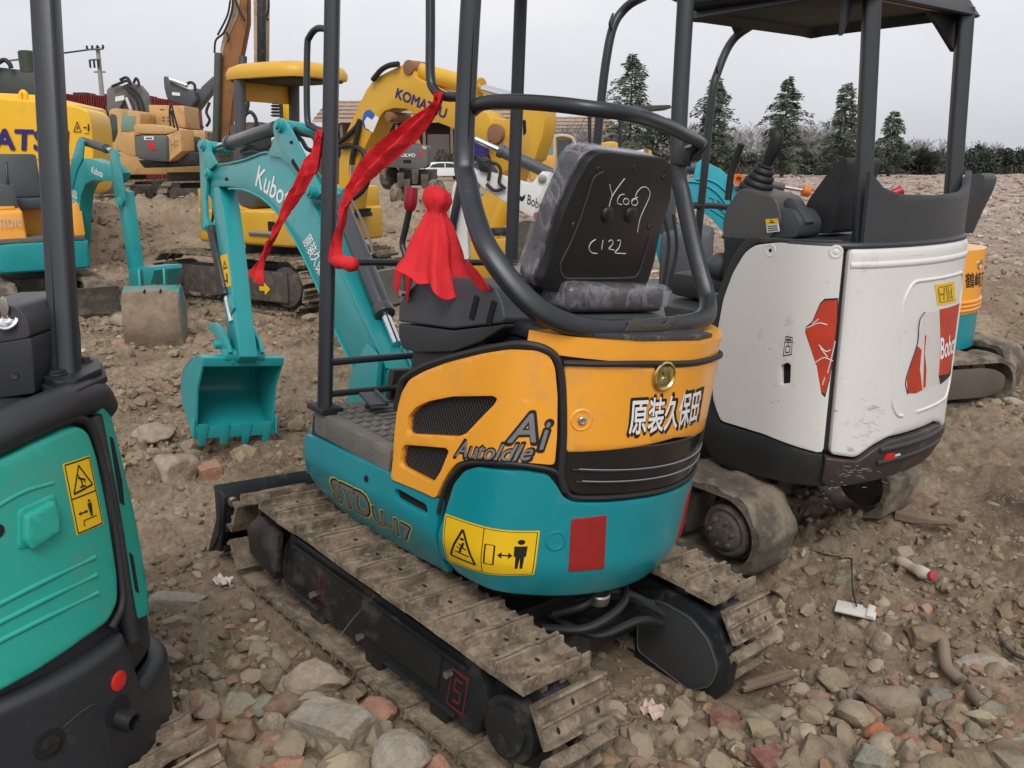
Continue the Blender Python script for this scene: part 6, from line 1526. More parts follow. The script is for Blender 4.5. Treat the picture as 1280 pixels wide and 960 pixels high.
    # ------------------------------------------------ console, joystick, seat
    GC=mat('scratched_grey_console',(.085,.083,.078),.5,var=.15,vscale=4,dirt=(.2,.19,.17),dirt_amt=.12,dscale=10,bump=.08,bscale=120)
    Pc=[F.ax(x,y,1,.40) for x,y in ((926,234),(945,240),(968,246),(974,262),(976,280),(960,300),(938,305),(922,325),(914,345),(907,330),(903,290),(904,270),(914,250))]
    Pc=fillet(Pc,.03,3)
    con=part('control_console',GC,T,lambda bm:prism(bm,Pc,(0,-.18,0)),bevel=.022,seg=3,smooth=50)
    Pd=fillet([F.ax(x,y,1,.39) for x,y in ((962,258),(990,262),(1000,278),(996,297),(960,298))],.02,3)
    part('console_rear',PLAST,con,lambda bm:prism(bm,Pd,(0,-.15,0)),bevel=.015)
    q4=[F.ax(x,y,1,.402) for x,y in ((959,291),(975,289),(972,273),(957,274))]
    part('console_label',CHALK,con,lambda bm:prism(bm,q4,(0,.001,0)))
    flat_shapes('label_header',YSTK,con,[[(0,.62),(1,.62),(1,1),(0,1)]],quadmap(q4),.0022,nrm=Vector((0,1,0)))
    flat_shapes('label_writing',INK,con,[line((.1,k),(.9,k),.07) for k in (.14,.3,.46)]+[line((.3,.72),(.7,.72),.08),line((.4,.85),(.6,.85),.08)],quadmap(q4),.0026,nrm=Vector((0,1,0)))
    jb=F.ax(943,243,1,.31);jt=F.ax(958,205,1,.31);jax=jt-jb;L=jax.length
    prof=[(0,.085)]
    for k in range(5):prof+=[(L*(k+.2)/5,.083-.010*k),(L*(k+.5)/5,.070-.010*k),(L*(k+.75)/5,.074-.010*k)]
    prof+=[(L,.020),(L*1.02,0)]
    boot=part('joystick_boot',RUB,T,lambda bm:lathe(bm,jb,jax,prof,28),smooth=60)
    jg=[F.ax(x,y,1,.31) for x,y in ((957,208),(963,195),(968,184),(971,172),(968,165))]
    part('joystick_grip',RUB,boot,lambda bm:tube(bm,jg,lambda k:.019+.010*math.sin(k*2.6),seg=16,n=5),smooth=70)
    part('console_lever',RUB,T,lambda bm:tube(bm,[F.ax(x,y,1,.40) for x,y in ((910,250),(912,230),(916,208),(927,180))],.014,seg=10),smooth=60)
    al=fillet([F.ax(x,y,1,.36) for x,y in ((979,252),(985,246),(992,250),(1000,264),(1008,278),(1004,282),(992,274),(984,266))],.01,2)
    part('arm_rest',PLAST,T,lambda bm:prism(bm,al,(0,-.06,0)),bevel=.01)
    Ps=[F.ax(x,y,1,.20) for x,y in ((1001,292),(1002,270),(1010,250),(1030,222),(1046,202),(1054,196),(1060,200),(1052,230),(1040,292))]
    seat=part('seat_back',VINYL2 :=mat('worn_black_seat',(.030,.030,.032),.55,var=.15,bump=.15,bscale=60),T,lambda bm:prism(bm,fillet(Ps,.02,3),(0,-.24,0)),bevel=.03,seg=4,smooth=60)
    part('seat_cushion',VINYL2,T,lambda bm:box(bm,(-.18,-.02,1.12),(.5,.46,.12)),bevel=.04)
    part('seat_mount',DG,T,lambda bm:box(bm,(-.1,-.02,.88),(.7,.8,.34)),bevel=.02)
    # floor with a side trim and pale step edge
    part('deck',MAT_DECK,T,lambda bm:prism(bm,[(.56,.47,.66),(-.42,.49,.66),(-.42,-.49,.66),(.56,-.47,.66)],(0,0,.05)),bevel=.01)
    part('side_tower',GREENGR,T,lambda bm:prism(bm,fillet([F.ax(x,y,1,.475) for x,y in ((875,368),(902,368),(905,380),(897,420),(890,480),(884,540),(876,540),(873,450))],.01,2),(0,-.12,0)),bevel=.006)
    part('yellow_strip',mat('faded_yellow_strip',(.35,.36,.06),.7),T,lambda bm:prism(bm,[F.ax(x,y,1,.479) for x,y in ((880,372),(894,372),(894,378),(880,378))],(0,.002,0)))
    part('side_mirror',PLAST,T,lambda bm:lathe(bm,F.ax(902,340,1,.38),Vector((-.4,.6,.5)),[(0,.03),(.02,.055),(.06,.06),(.10,.04),(.11,0)],20),smooth=60)
    part('mirror_arm',BLACKT,T,lambda bm:tube(bm,[F.ax(898,342,1,.38),F.ax(882,346,1,.38),F.ax(873,353,1,.38)],.013,seg=8))
    # ------------------------------------------------ undercarriage
    for yc,sd_ in ((.51,1),(-.45,-1)):
        part('crawler_track',MUDT,T,lambda bm:rubber_track(bm,yc,.25,-.68,.62,.205,.20,22,seed=yc*3,lug=.016,wob=.005),smooth=50)
        f=part('track_frame',MUDF,T,lambda bm:prism(bm,[(-.45,yc-.07,.10),(.5,yc-.07,.10),(.55,yc-.07,.30),(-.5,yc-.07,.30)],(0,.14,0)),bevel=.01)
        part('sprocket',MUDF,f,lambda bm:[cyl(bm,(-.68,yc-.05,.20),(-.68,yc+.05,.20),.135,seg=12),lathe(bm,(-.68,yc-sd_*.02,.20),(0,sd_,0),[(0,.12),(.12,.115),(.135,.10),(.13,.085),(.145,.075),(.15,0)],28)],bevel=.003)
        for a_ in range(6):part('sprocket_bolt',MUDF,f,lambda bm:(lambda c:cyl(bm,c,c+Vector((0,sd_*.014,0)),.009,seg=6))(Vector((-.68+.058*math.cos(a_),yc+sd_*.125,.20+.058*math.sin(a_)))))
        part('idler',MUDF,f,lambda bm:cyl(bm,(.62,yc-.06,.2),(.62,yc+.06,.2),.16,seg=24),bevel=.01)
        for k in range(3):part('track_roller',MUDF,f,lambda bm:cyl(bm,(-.35+k*.33,yc-.07,.09),(-.35+k*.33,yc+.07,.09),.05,seg=14),bevel=.005)
    part('car_body',MUDF,T,lambda bm:[box(bm,(0,0,.22),(.6,.75,.16)),cyl(bm,(0,0,.28),(0,0,.44),.3,seg=30)],bevel=.01)
    part('dozer_blade',FRAMEB,T,lambda bm:[box(bm,(1.05,0,.17),(.05,1.3,.30)),box(bm,(.8,.25,.15),(.5,.06,.08)),box(bm,(.8,-.25,.15),(.5,.06,.08))],bevel=.006)
    part('boom_foot',WHITEB,T,lambda bm:prism(bm,[(.62,-.10,.55),(.95,-.10,.55),(1.0,-.10,.8),(.75,-.10,.85)],(0,.2,0)),bevel=.01)
    return T
build_white()

# ================================================================ the green machine cut by the left edge
FL=Frame(-1.455,1.90,0,140,0,0)
def build_left():
    F=FL;r0=.55
    T=thing('mini_excavator','green mini excavator with black bumper and thick black post at the left edge','excavator',F)
    arc=[(r0*math.cos(R(a)),r0*math.sin(R(a))) for a in range(128,233,4)]
    SH=Shell(F,[(.5,.36),(.48,.43),(.1,.43),(-.2,.43)]+arc+[(-.2,-.43),(.1,-.43),(.48,-.43),(.5,-.36)],smooth=.03,inset=lambda z:.10*max(0,z-.62))
    H=SH.hits
    BLK=mat('moulded_black_plastic',(.024,.026,.031),.42,var=.12,vscale=5,dirt=(.075,.072,.07),dirt_amt=.18,dscale=7,bump=.14,bscale=240)
    zs={k:H([p])[0][1] for k,p in dict(top=(130,530),bot=(145,775),cap=(180,480)).items()}
    SH.body('engine_hood_core',BLK,T,.02,SH.T-.02,.50,H([(150,500)])[0][1]-.02,-.012,n=90)
    door=H([(-60,612),(0,584),(60,556),(100,538),(118,533),(130,540),(137,570),(144,640),(148,720),(146,752),(132,778),(100,800),(50,834),(0,862),(-60,890)])
    dr=SH.panel('rear_door',GREEN,T,fillet(door,.015,2),-.01,.016,.012,0,seg=3)
    strip=H([(147,508),(153,500),(158,508),(165,560),(175,650),(181,740),(180,768),(168,774),(160,764),(154,700),(150,600)])
    stp=SH.panel('side_vent_cover',GREEN,T,fillet(strip,.008,2),-.01,.014,.006,0)
    for a in ([(154,545),(158,548),(163,600),(163,632),(158,628)],[(163,690),(167,694),(170,742),(166,738)]):
        SH.panel('vent_slot',HOLE,stp,fillet(H(a),.003,2),.010,.0152,0)
    # top moulding
    cap_px=[(-40,545),(0,528),(40,512),(90,494),(130,478),(148,470)]
    zc=[H([p])[0] for p in ((0,590),(60,545),(110,515),(150,500))]
    part('top_moulding',BLK,T,lambda bm:tube(bm,SH.path([Vector((q[0],q[1],0)) for q in H([(-40,585),(0,560),(50,536),(100,514),(135,500),(152,494),(170,505)])],-.012),.042,seg=20,n=4),smooth=60)
    part('door_seal',RUB,T,lambda bm:tube(bm,SH.path(H([(-60,603),(0,575),(60,547),(100,529),(120,524),(134,534),(143,570),(150,640),(153,720),(151,756),(136,785)]),.010),.010,seg=8),smooth=60)
    part('corner_moulding',BLK,T,lambda bm:tube(bm,SH.path(H([(143,520),(148,580),(154,660),(158,740),(164,800)]),.0),.022,seg=12),smooth=60)
    ztop=H([(150,488)])[0][1]
    part('hood_top',BLK,T,lambda bm:prism(bm,[SH.map(SH.T*k/40,ztop-.03,-.035) for k in range(1,40)],(0,0,.035)),bevel=.015,smooth=50)
    # bumper
    bz=H([(0,872),(150,785)]);z1=bz[1][1]-.004
    kc_=H([(146,784),(176,796)]);zl=kc_[1][1]-.10
    bump_=SH.panel('bumper',BLK,T,[Vector((.05,zl,0)),Vector((SH.T-kc_[0][0]-.04,zl,0)),Vector((SH.T-kc_[0][0],z1,0)),Vector((kc_[0][0],z1,0)),Vector((kc_[0][0]+(.04 if kc_[0][0]>SH.T/2 else-.04),zl,0)),Vector((SH.T-.05,zl,0)),Vector((SH.T-.05,.28,0)),Vector((.05,.28,0))],-.02,.025,.024,.0,seg=4)
    hx=SH.hit(149,893,.025);n_=(SH.map(hx[0],hx[1],1)-SH.map(hx[0],hx[1],0)).normalized()
    part('exhaust_recess',HOLE,bump_,lambda bm:[lathe(bm,SH.map(hx[0],hx[1]+.01,.0255),n_,[(0,.036),(.001,.036),(.001,0)],24)])
    part('exhaust_pipe',FRAMEB,T,lambda bm:lathe(bm,SH.map(hx[0],hx[1]-.008,.01),n_+Vector((0,0,-.1)),[(0,.024),(.055,.024),(.055,.018),(.03,.017),(.03,0)],20))
    rp=SH.hit(148,851,.025);nr=(SH.map(rp[0],rp[1],1)-SH.map(rp[0],rp[1],0)).normalized()
    part('red_reflector',REDR,bump_,lambda bm:lathe(bm,SH.map(rp[0],rp[1],.024),nr,[(0,.023),(.004,.023),(.0055,.020),(.0055,0)],28))
    bh=SH.hit(62,930,.025);nb=(SH.map(bh[0],bh[1],1)-SH.map(bh[0],bh[1],0)).normalized()
    part('bolt_recess',HOLE,bump_,lambda bm:lathe(bm,SH.map(bh[0],bh[1],.0255),nb,[(0,.034),(.001,.033),(.001,0)],26))
    part('bumper_bolt',FRAMEB,bump_,lambda bm:lathe(bm,SH.map(bh[0],bh[1],.023),nb,[(0,.022),(.006,.022),(.008,.012),(.018,.012),(.018,0)],6))
    gr=H([(70,905),(95,884),(112,880),(122,910),(130,960)])
    part('bumper_crease',BLK,bump_,lambda bm:tube(bm,SH.path(gr,.024),.003,seg=6))
    # door details
    hd=H([(32,676),(36,646),(72,626),(76,640),(76,664),(40,688)])
    SH.panel('handle_recess',GREEN,dr,fillet(H([(26,690),(30,640),(78,618),(84,668)]),.01,2),.014,.0195,.003,0)
    SH.panel('door_handle',GREEN,dr,fillet(hd,.006,2),.016,.034,.005,0)
    kh=SH.hit(6,670,.016);nk=(SH.map(kh[0],kh[1],1)-SH.map(kh[0],kh[1],0)).normalized()
    part('key_hole',HOLE,dr,lambda bm:lathe(bm,SH.map(kh[0],kh[1],.0165),nk,[(0,.016),(.002,.015),(.002,0)],18))
    for dy in (0,22,44):
        part('pressed_rib',GREEN,dr,lambda bm:tube(bm,SH.path(H([(-30,772+dy),(0,757+dy),(60,727+dy),(122,697+dy)]),.0135),.007,seg=8),smooth=70)
    part('pressed_rib',GREEN,dr,lambda bm:tube(bm,SH.path(H([(-20,655),(0,640),(40,618),(78,606)]),.013),.006,seg=8),smooth=70)
    st=H([(102,670),(135,655),(126,570),(92,582)]);stk=SH.panel('warning_sticker',YSTK,dr,st,.015,.0172,0)
    bd_=[line((.04,.02),(.96,.02),.02),line((.96,.02),(.96,.98),.03),line((.96,.98),(.04,.98),.02),line((.04,.98),(.04,.02),.03),line((.04,.5),(.96,.5),.02)]
    tri=[line((.15,.56),(.88,.6),.03),line((.88,.6),(.5,.92),.035),line((.5,.92),(.15,.56),.035),line((.4,.62),(.62,.62),.025),line((.5,.62),(.5,.74),.05),line((.4,.76),(.62,.7),.03),line((.42,.80),(.46,.72),.03),line((.6,.66),(.64,.72),.03)]
    man=[circ((.62,.40),.045,10,.022),[(.54,.37),(.70,.37),(.68,.27),(.66,.18),(.63,.18),(.62,.26),(.61,.18),(.58,.18),(.56,.27)],line((.2,.27),(.48,.27),.022),[(.16,.27),(.26,.30),(.26,.24)],[(.52,.27),(.42,.30),(.42,.24)],line((.3,.08),(.3,.16),.03),line((.3,.16),(.8,.16),.015)]
    flat_shapes('sticker_pictogram',INK,stk,bd_+tri+man,quadmap(st),.0178,shell=SH)
    # post on its foot
    base=F.ax(82,462,2,ztop+.05);pb=base
    tp=F.pl(57,0,F.I3 @ FW,base)
    rr=15.0/FPX*(F.M @ base-CO).dot(FW)
    part('roll_post',BLACKT,T,lambda bm:tube(bm,[pb-Vector((0,0,.02)),pb.lerp(tp,.5),tp+(tp-pb)*.35],rr,seg=20,n=2,square=.5),smooth=50)
    part('post_groove',HOLE,T,lambda bm:tube(bm,[pb+(F.I3 @ Vector((-.2,-1,0)))*rr*.93,tp+(F.I3 @ Vector((-.2,-1,0)))*rr*.93],.002,seg=4,smooth=False))
    foot=[F.ax(x,y,2,ztop+.03) for x,y in ((50,478),(70,485),(96,483),(128,468),(124,455),(96,450),(60,458))]
    part('post_foot',FRAMEB,T,lambda bm:prism(bm,foot,(0,0,.016)),bevel=.003)
    part('rubber_pad',RUB,T,lambda bm:prism(bm,[v+Vector((0,0,-.014)) for v in [F.ax(x,y,2,ztop+.03) for x,y in ((46,478),(68,489),(98,487),(134,470),(128,454),(96,448),(58,456))]],(0,0,.014)),bevel=.002)
    for q in ((72,468),(104,452)):
        b=F.ax(q[0],q[1],2,ztop+.046);part('foot_bolt',FRAMEB,T,lambda bm:[cyl(bm,b,b+Vector((0,0,.012)),.017,seg=6),cyl(bm,b,b+Vector((0,0,.004)),.022,seg=20)],bevel=.002)
    # console with the ignition key
    v1=F.ax(45,490,2,ztop+.02);n_=F.I3 @ Vector((0,-1,0))
    side=F.I3 @ Vector((1,0,0));dpt=(F.I3 @ Vector((0,1,0)))
    pf=lambda x,y,off=0:F.pl(x,y,n_,v1+dpt*off)
    lowp=[pf(x,y) for x,y in ((-50,505),(44,492),(41,440),(38,422),(-50,436))]
    upp=[pf(x,y) for x,y in ((-50,436),(38,422),(34,400),(26,388),(18,382),(-50,384))]
    con=part('control_console',BLK,T,lambda bm:prism(bm,lowp,dpt*.22),bevel=.006)
    part('console_top',mat('console_charcoal',(.045,.046,.052),.45,bump=.12,bscale=220),con,lambda bm:prism(bm,fillet(upp,.012,3),dpt*.22),bevel=.016,seg=3,smooth=50)
    part('console_screw',FRAMEB,con,lambda bm:lathe(bm,pf(19,469),n_,[(0,.009),(.003,.008),(.002,.004),(.002,0)],16))
    kc=pf(9,400,-.0);up_=(n_*.8+Vector((0,0,.6))).normalized()
    part('key_switch',CHROME,con,lambda bm:lathe(bm,kc-up_*.004,up_,[(0,.024),(.006,.0235),(.008,.019),(.005,.016),(.005,.010),(.012,.009),(.012,0)],30),smooth=60)
    part('ignition_key',STEEL,con,lambda bm:prism(bm,[kc+up_*.01+side*a+Vector((0,0,b)) for a,b in ((-.005,0),(.005,0),(.012,.022),(.010,.040),(0,.048),(-.007,.038),(-.008,.02))],dpt*.003),bevel=.001)
    # undercarriage, mostly outside the frame
    for yc in (.33,-.33):
        part('crawler_track',[MUDST,HOLE],T,lambda bm:steel_track(bm,yc,.20,-.5,.5,.15,.16,30,seed=3),smooth=28)
        part('track_frame',FRAMEB,T,lambda bm:box(bm,(0,yc,.16),(.95,.12,.16)),bevel=.01)
    part('car_body',FRAMEB,T,lambda bm:[box(bm,(0,0,.2),(.5,.5,.14)),cyl(bm,(0,0,.2),(0,0,.5),.22,seg=26)],bevel=.01)
    part('base_frame',BLK,T,lambda bm:prism(bm,[(.45,.40,.40),(-.3,.42,.40),(-.48,.2,.40),(-.48,-.2,.40),(-.3,-.42,.40),(.45,-.40,.40)],(0,0,.12)),bevel=.01)
    part('deck_bucket_pad',MAT_DECK,T,lambda bm:box(bm,(.3,0,ztop-.3),(.4,.8,.04)),bevel=.01)
    # cloth scrap and bag caught behind the post
    bm=bmesh.new();c=F.ax(57,460,2,ztop+.05)
    bmesh.ops.create_icosphere(bm,subdivisions=3,radius=1)
    for v in bm.verts:v.co=Vector((v.co.x*.035,v.co.y*.05,v.co.z*.028))*(1+.35*noise.noise(v.co*2.3))+c
    o=finish(bm,'red_rag',RED,None,smooth=70);o.matrix_world=F.M;tag(o,'small red rag squeezed between the key console and the thick black post','rag')
    bm=bmesh.new();n=12;A=F.ax(40,422,2,ztop+.02);B=F.ax(74,455,2,ztop+.02)
    G=[[F.pl(40+55*i/n,428+10*(i/n)+22*j/n,n_,v1+dpt*(.10+.05*j/n))+dpt*.02*noise.noise(Vector((i*.5,j*.5,2))) for i in range(n+1)] for j in range(n+1)]
    sheet(bm,G,.002);o=finish(bm,'plastic_bag',mat('white_bag',(.55,.55,.50),.4,var=.1),None,smooth=70);o.matrix_world=F.M;tag(o,'crumpled whitish plastic bag lying behind the thick black post','bag')
    return T
build_left()
# ================================================================ the machines behind
def V(y):return Frame(0,y,0)                      # upright plane at forward distance y, X to the right
def trace(fr,pts,a=1,v=0):return [fr.ax(p[0],p[1],a,v) for p in pts]
class Rig:
    """collects parts of one machine in its own turned frame; shapes are traced on upright planes of that frame and given real depth"""
    def __init__(s,label,x,y,yaw,cat='excavator',name='excavator',group=None):
        s.F=Frame(x,y,0,yaw);s.T=thing(name,label,cat,s.F,group)
        s.sg=-1 if s.F.o.y<0 else 1         # which side of the frame the viewer is on
    def slab(s,nm,m,pts,y,t,bev=.01,rnd=0,parent=None,ax=1,smooth=35):
        P=trace(s.F,pts,ax,y);P=fillet(P,rnd,3) if rnd else P
        d=Vector((0,-s.sg*t,0)) if ax==1 else Vector((t,0,0))
        return part(nm,m,parent or s.T,lambda bm:prism(bm,P,d),bevel=bev,smooth=smooth)
    def p(s,px,py,y=0,ax=1):return s.F.ax(px,py,ax,y)
    def tube(s,nm,m,pts,r,y=0,parent=None,seg=10,sm=True):
        P=[s.p(q[0],q[1],y+(q[2] if len(q)>2 else 0)) for q in pts]
        return part(nm,m,parent or s.T,lambda bm:tube(bm,P,r,seg=seg,smooth=sm),smooth=60)
    def cyl(s,nm,m,a,b,r,y=0,parent=None,r2=None):return part(nm,m,parent or s.T,lambda bm:cyl(bm,s.p(*a,y),s.p(*b,y),r,r2,18),bevel=.004)
    def ram(s,nm,m,a,b,rb,rr,fr,y=0):return cylinder_parts(s.T,nm,s.p(*a,y),s.p(*b,y),rb,rr,fr,m)
    def box(s,nm,m,c,sz,bev=.02,parent=None,rot=None):return part(nm,m,parent or s.T,lambda bm:box(bm,c,sz,rot),bevel=bev)
    def tracks(s,half,w,xr,xf,r,zc,n,m=None,rub=False,plate=None):
        for sd in (1,-1):
            yc=sd*half
            if rub:part('crawler_track',m or MUDT,s.T,lambda bm:rubber_track(bm,yc,w,xr,xf,r,zc,n,seed=yc,wob=.006),smooth=50)
            else:part('crawler_track',[m or MUDST,HOLE],s.T,lambda bm:steel_track(bm,yc,w,xr,xf,r,zc,n,seed=yc,cuts=2,wob=.01),smooth=28)
            f=part('track_frame',plate or MUDF,s.T,lambda bm:prism(bm,[(xr,yc-w*.36,zc-r*.55),(xf,yc-w*.36,zc-r*.55),(xf+r*.2,yc-w*.36,zc),(xf,yc-w*.36,zc+r*.5),(xr,yc-w*.36,zc+r*.5)],(0,w*.72,0)),bevel=.01)
            part('sprocket',plate or MUDF,f,lambda bm:[cyl(bm,(xr,yc-w*.44,zc),(xr,yc+w*.44,zc),r*.62,seg=22)],bevel=.01)
            part('idler',plate or MUDF,f,lambda bm:[cyl(bm,(xf,yc-w*.42,zc),(xf,yc+w*.42,zc),r*.72,seg=22)],bevel=.01)
    def text(s,body,parent,pts,y,m=WINK,off=.01,shear=0.0):return text(body,'lettering',m,parent,[s.p(a,b,y) for a,b in pts],None,offset=off,shear=shear)

# ---- small teal and orange machine, middle left, bucket toward the viewer
def mid_left():
    g=Rig('smaller teal and orange excavator with a mud-coated bucket, seen behind the thick post',-5.55,10.1,-52,name='mini_excavator')
    s_=g.sg
    g.tracks(.46,.25,-.55,.62,.20,.21,26,rub=True)
    g.box('car_body',MUDF,(0,0,.3),(.7,.7,.2));part('slew_ring',FRAMEB,g.T,lambda bm:cyl(bm,(0,0,.38),(0,0,.5),.3,seg=24))
    bl=part('dozer_blade',MUDF,g.T,lambda bm:[prism(bm,[(1.02,-.62,.04),(1.08,-.62,.05),(1.05,-.62,.18),(1.09,-.62,.34),(1.03,-.62,.34)],(0,1.24,0)),box(bm,(.8,.3,.15),(.5,.06,.08)),box(bm,(.8,-.3,.15),(.5,.06,.08))],bevel=.006)
    base=part('base_frame',TEALB,g.T,lambda bm:prism(bm,[(.60,.47,.50),(.62,.30,.50),(.62,-.30,.50),(.60,-.47,.50),(-.30,-.48,.50),(-.52,-.30,.50),(-.58,0,.50),(-.52,.30,.50),(-.30,.48,.50)],(0,0,.33)),bevel=.05,seg=3)
    part('frame_slot',HOLE,base,lambda bm:[box(bm,(.615,.2,.74),(.02,.18,.03))])
    part('frame_opening',HOLE,base,lambda bm:[box(bm,(.615,.12,.60),(.02,.14,.08))])
    part('deck',MAT_DECK,g.T,lambda bm:box(bm,(.38,-.02,.85),(.46,.90,.05)),bevel=.01)
    hd=part('side_cowl',ORANGE,g.T,lambda bm:prism(bm,[(.56,-.46,.84),(.56,-.12,.84),(.50,-.12,1.16),(-.1,-.12,1.24),(-.1,-.46,1.20),(.46,-.46,1.14)][:0] or [(.58,-.14,.84),(.52,-.14,1.16),(.30,-.14,1.22),(-.3,-.14,1.22),(-.3,-.14,.84)],(0,-.33,0)),bevel=.035,seg=3)
    part('filler_lid',ORANGE,hd,lambda bm:prism(bm,[(.46,-.20,1.178),(.46,-.38,1.178),(.22,-.38,1.225),(.22,-.20,1.225)],(0,0,.025)),bevel=.01)
    g.text('STD',hd,[(14,283),(38,285),(14,273)],-.14,m=mat('pale_lettering',(.50,.42,.34),.6),off=.02) if False else None
    fr=Frame(0,0,0);
    L3=[Vector((.575,-.40,1.00)),Vector((.575,-.18,1.00)),Vector((.545,-.40,1.10))]
    text('STD10','lettering',mat('pale_lettering',(.50,.42,.34),.6),hd,[L3[0]+Vector((.012,0,0)),L3[1]+Vector((.012,0,0)),L3[2]+Vector((.022,0,0))],None,offset=.01)
    part('engine_cover',ORANGE,g.T,lambda bm:prism(bm,[(-.10,.44,.84),(-.30,.45,.84),(-.50,.28,.84),(-.56,0,.84),(-.50,-.28,.84),(-.30,-.45,.84),(-.10,-.44,.84)],(0,0,.40)),bevel=.04,seg=3)
    part('right_cover',ORANGE,g.T,lambda bm:prism(bm,[(.54,.34,.86),(.50,.34,1.22),(.1,.34,1.24),(.1,.34,.86)],(0,.12,0)),bevel=.03)
    part('seat_back',PLAST,g.T,lambda bm:box(bm,(-.18,-.02,1.52),(.10,.42,.50),Matrix.Rotation(R(-10),3,'Y')),bevel=.04)
    part('seat_cushion',PLAST,g.T,lambda bm:box(bm,(.02,-.02,1.22),(.42,.42,.12)),bevel=.03)
    part('control_box',PLAST,g.T,lambda bm:prism(bm,[(.42,-.36,1.16),(.38,-.36,1.44),(.20,-.36,1.44),(.16,-.36,1.16)],(0,.2,0)),bevel=.02)
    for y,x in ((-.34,.34),(-.22,.34),(.28,.3)):part('control_lever',BLACKT,g.T,lambda bm:tube(bm,[(x,y,1.3),(x+.01,y,1.5),(x-.05,y+.02,1.66),(x-.09,y+.03,1.68)],.016,seg=8),smooth=60)
    # boom plane: through the foot and toward the bucket
    FBm=Frame(-4.72,9.9,0,-42);rel=g.F.M.inverted() @ FBm.M
    def tr(pts,y):return [FBm.ax(a,b,1,y) for a,b in pts]
    yv=-.07                                   # near face
    def bp(nm,m_,pts,y,t,bev=.006,rnd=0,parent=None):
        P=tr(pts,y);P=fillet(P,rnd,3) if rnd else P
        return part(nm,m_,parent or g.T,lambda bm:prism(bm,P,(0,t,0)),bevel=bev,loc=None if parent else rel)
    boom=bp('boom',TEALB,[(74,322),(78,280),(84,236),(92,205),(100,198),(112,198),(126,203),(139,207),(147,216),(145,226),(133,226),(116,225),(107,230),(101,244),(99,270),(98,302),(96,322),(84,330)],yv,.14)
    for y in (yv-.012,yv+.14):bp('cylinder_bracket',TEALB,[(84,240),(88,205),(96,176),(100,172),(105,176),(104,190),(103,199),(96,212),(90,236)],y,.014,.003)
    cylinder_parts(g.T,'arm_cylinder',tr([(103,176)],0)[0],tr([(140,188)],0)[0],.045,.024,.80,GREYD,loc=rel)
    text('Kubota','lettering',WINK,boom,tr([(114,216),(128,222),(115,208)],yv-.001),None,offset=.01)
    text('久保田','lettering',WINK,boom,tr([(90,252),(89,236),(97,256)],yv-.001),None,offset=.01)
    for y in (yv-.015,yv+.14):bp('arm_ear_plate',TEALB,[(137,194),(139,186),(145,187),(150,206),(153,228),(156,250),(152,256),(145,254),(141,232),(139,212)],y,.015,.003)
    arm=bp('arm',TEALB,[(144,236),(154,240),(161,290),(167,336),(160,338),(155,300),(148,262)],yv+.01,.115)
    part('arm_web',TEALB,arm,lambda bm:[cyl(bm,tr([(148,194)],yv)[0],tr([(148,194)],yv+.15)[0],.02),cyl(bm,tr([(155,230)],yv)[0],tr([(155,230)],yv+.15)[0],.015)])
    cylinder_parts(g.T,'bucket_cylinder',tr([(158,256)],.02)[0]+Vector((-.02,0,.0)),tr([(173,338)],.02)[0],.055,.028,.80,GREYD,loc=rel)
    part('arm_pin',TEALB,g.T,lambda bm:cyl(bm,tr([(150,252)],yv-.03)[0],tr([(150,252)],yv+.17)[0],.045),loc=rel,bevel=.004)
    # linkage and bucket: the bucket stands with its muddy back to the viewer
    part('bucket_linkage',TEALB,g.T,lambda bm:[prism(bm,tr([(160,336),(176,333),(192,333),(193,338),(188,356),(162,358)],-.12),(0,.30,0))][:1],bevel=.008,loc=rel)
    c0=wpt(191,352,8.15);MBK=Matrix.Translation((c0.x,c0.y,0)) @ Matrix.Rotation(R(-78),4,'Z');relb=g.F.M.inverted() @ MBK
    zt_=wpt(190,358,8.1).z;w0,w1=.24,.275
    bel=[(0.04,zt_+.01),(.15,zt_-.03),(.22,zt_-.14),(.245,zt_-.28),(.22,zt_-.44),(.15,zt_-.60),(.08,zt_-.76)]
    def bk(bm):
        G=[[Vector((x,(w0+(w1-w0)*(i/6))*v,z)) for v in np.linspace(-1,1,9)] for i,(x,z) in enumerate(bel)];sheet(bm,G,.014)
        for sgn in (-1,1):prism(bm,[(x,w0*sgn,z) for x,z in bel]+[(-.16,w0*sgn,zt_-.40),(-.20,w0*sgn,zt_-.20),(-.06,w0*sgn,zt_-.02)],(0,.012*sgn,0))
    bkt=part('bucket',mat('mud_coated_teal',(.012,.20,.205),.6,col2=None,dirt=(.26,.20,.145),dirt_amt=.52,dscale=5,bump=.4,bscale=30),g.T,bk,bevel=.005,loc=relb,smooth=45)
    part('mud_coat',mat('dried_mud_coat',(.27,.205,.145),.95,var=.25,vscale=7,col2=(.20,.145,.10),bump=.9,bscale=22),bkt,lambda bm:sheet(bm,[[Vector((x+.017+.006*noise.noise(Vector((x*20,v*9,z*20))),(w0+(w1-w0)*(i/6))*v*.97,z-.0)) for v in np.linspace(-1,1,14)] for i,(x,z) in enumerate(bel[1:],1)],.003),smooth=60)
    part('bucket_bolt_hole',HOLE,bkt,lambda bm:[cyl(bm,(.15,y,zt_-.02),(.19,y,zt_-.035),.010,seg=8) for y in (-.05,.09)])
    part('bucket_ear',TEALB,bkt,lambda bm:[prism(bm,[(.06,y,zt_-.01),(-.12,y,zt_-.02),(-.10,y,zt_+.14),(.02,y,zt_+.16)],(0,.02,0)) for y in (-.12,)],bevel=.004)
    part('bucket_ear',TEALB,bkt,lambda bm:prism(bm,[(.06,.10,zt_-.01),(-.12,.10,zt_-.02),(-.10,.10,zt_+.14),(.02,.10,zt_+.16)],(0,.02,0)),bevel=.004)
mid_left()

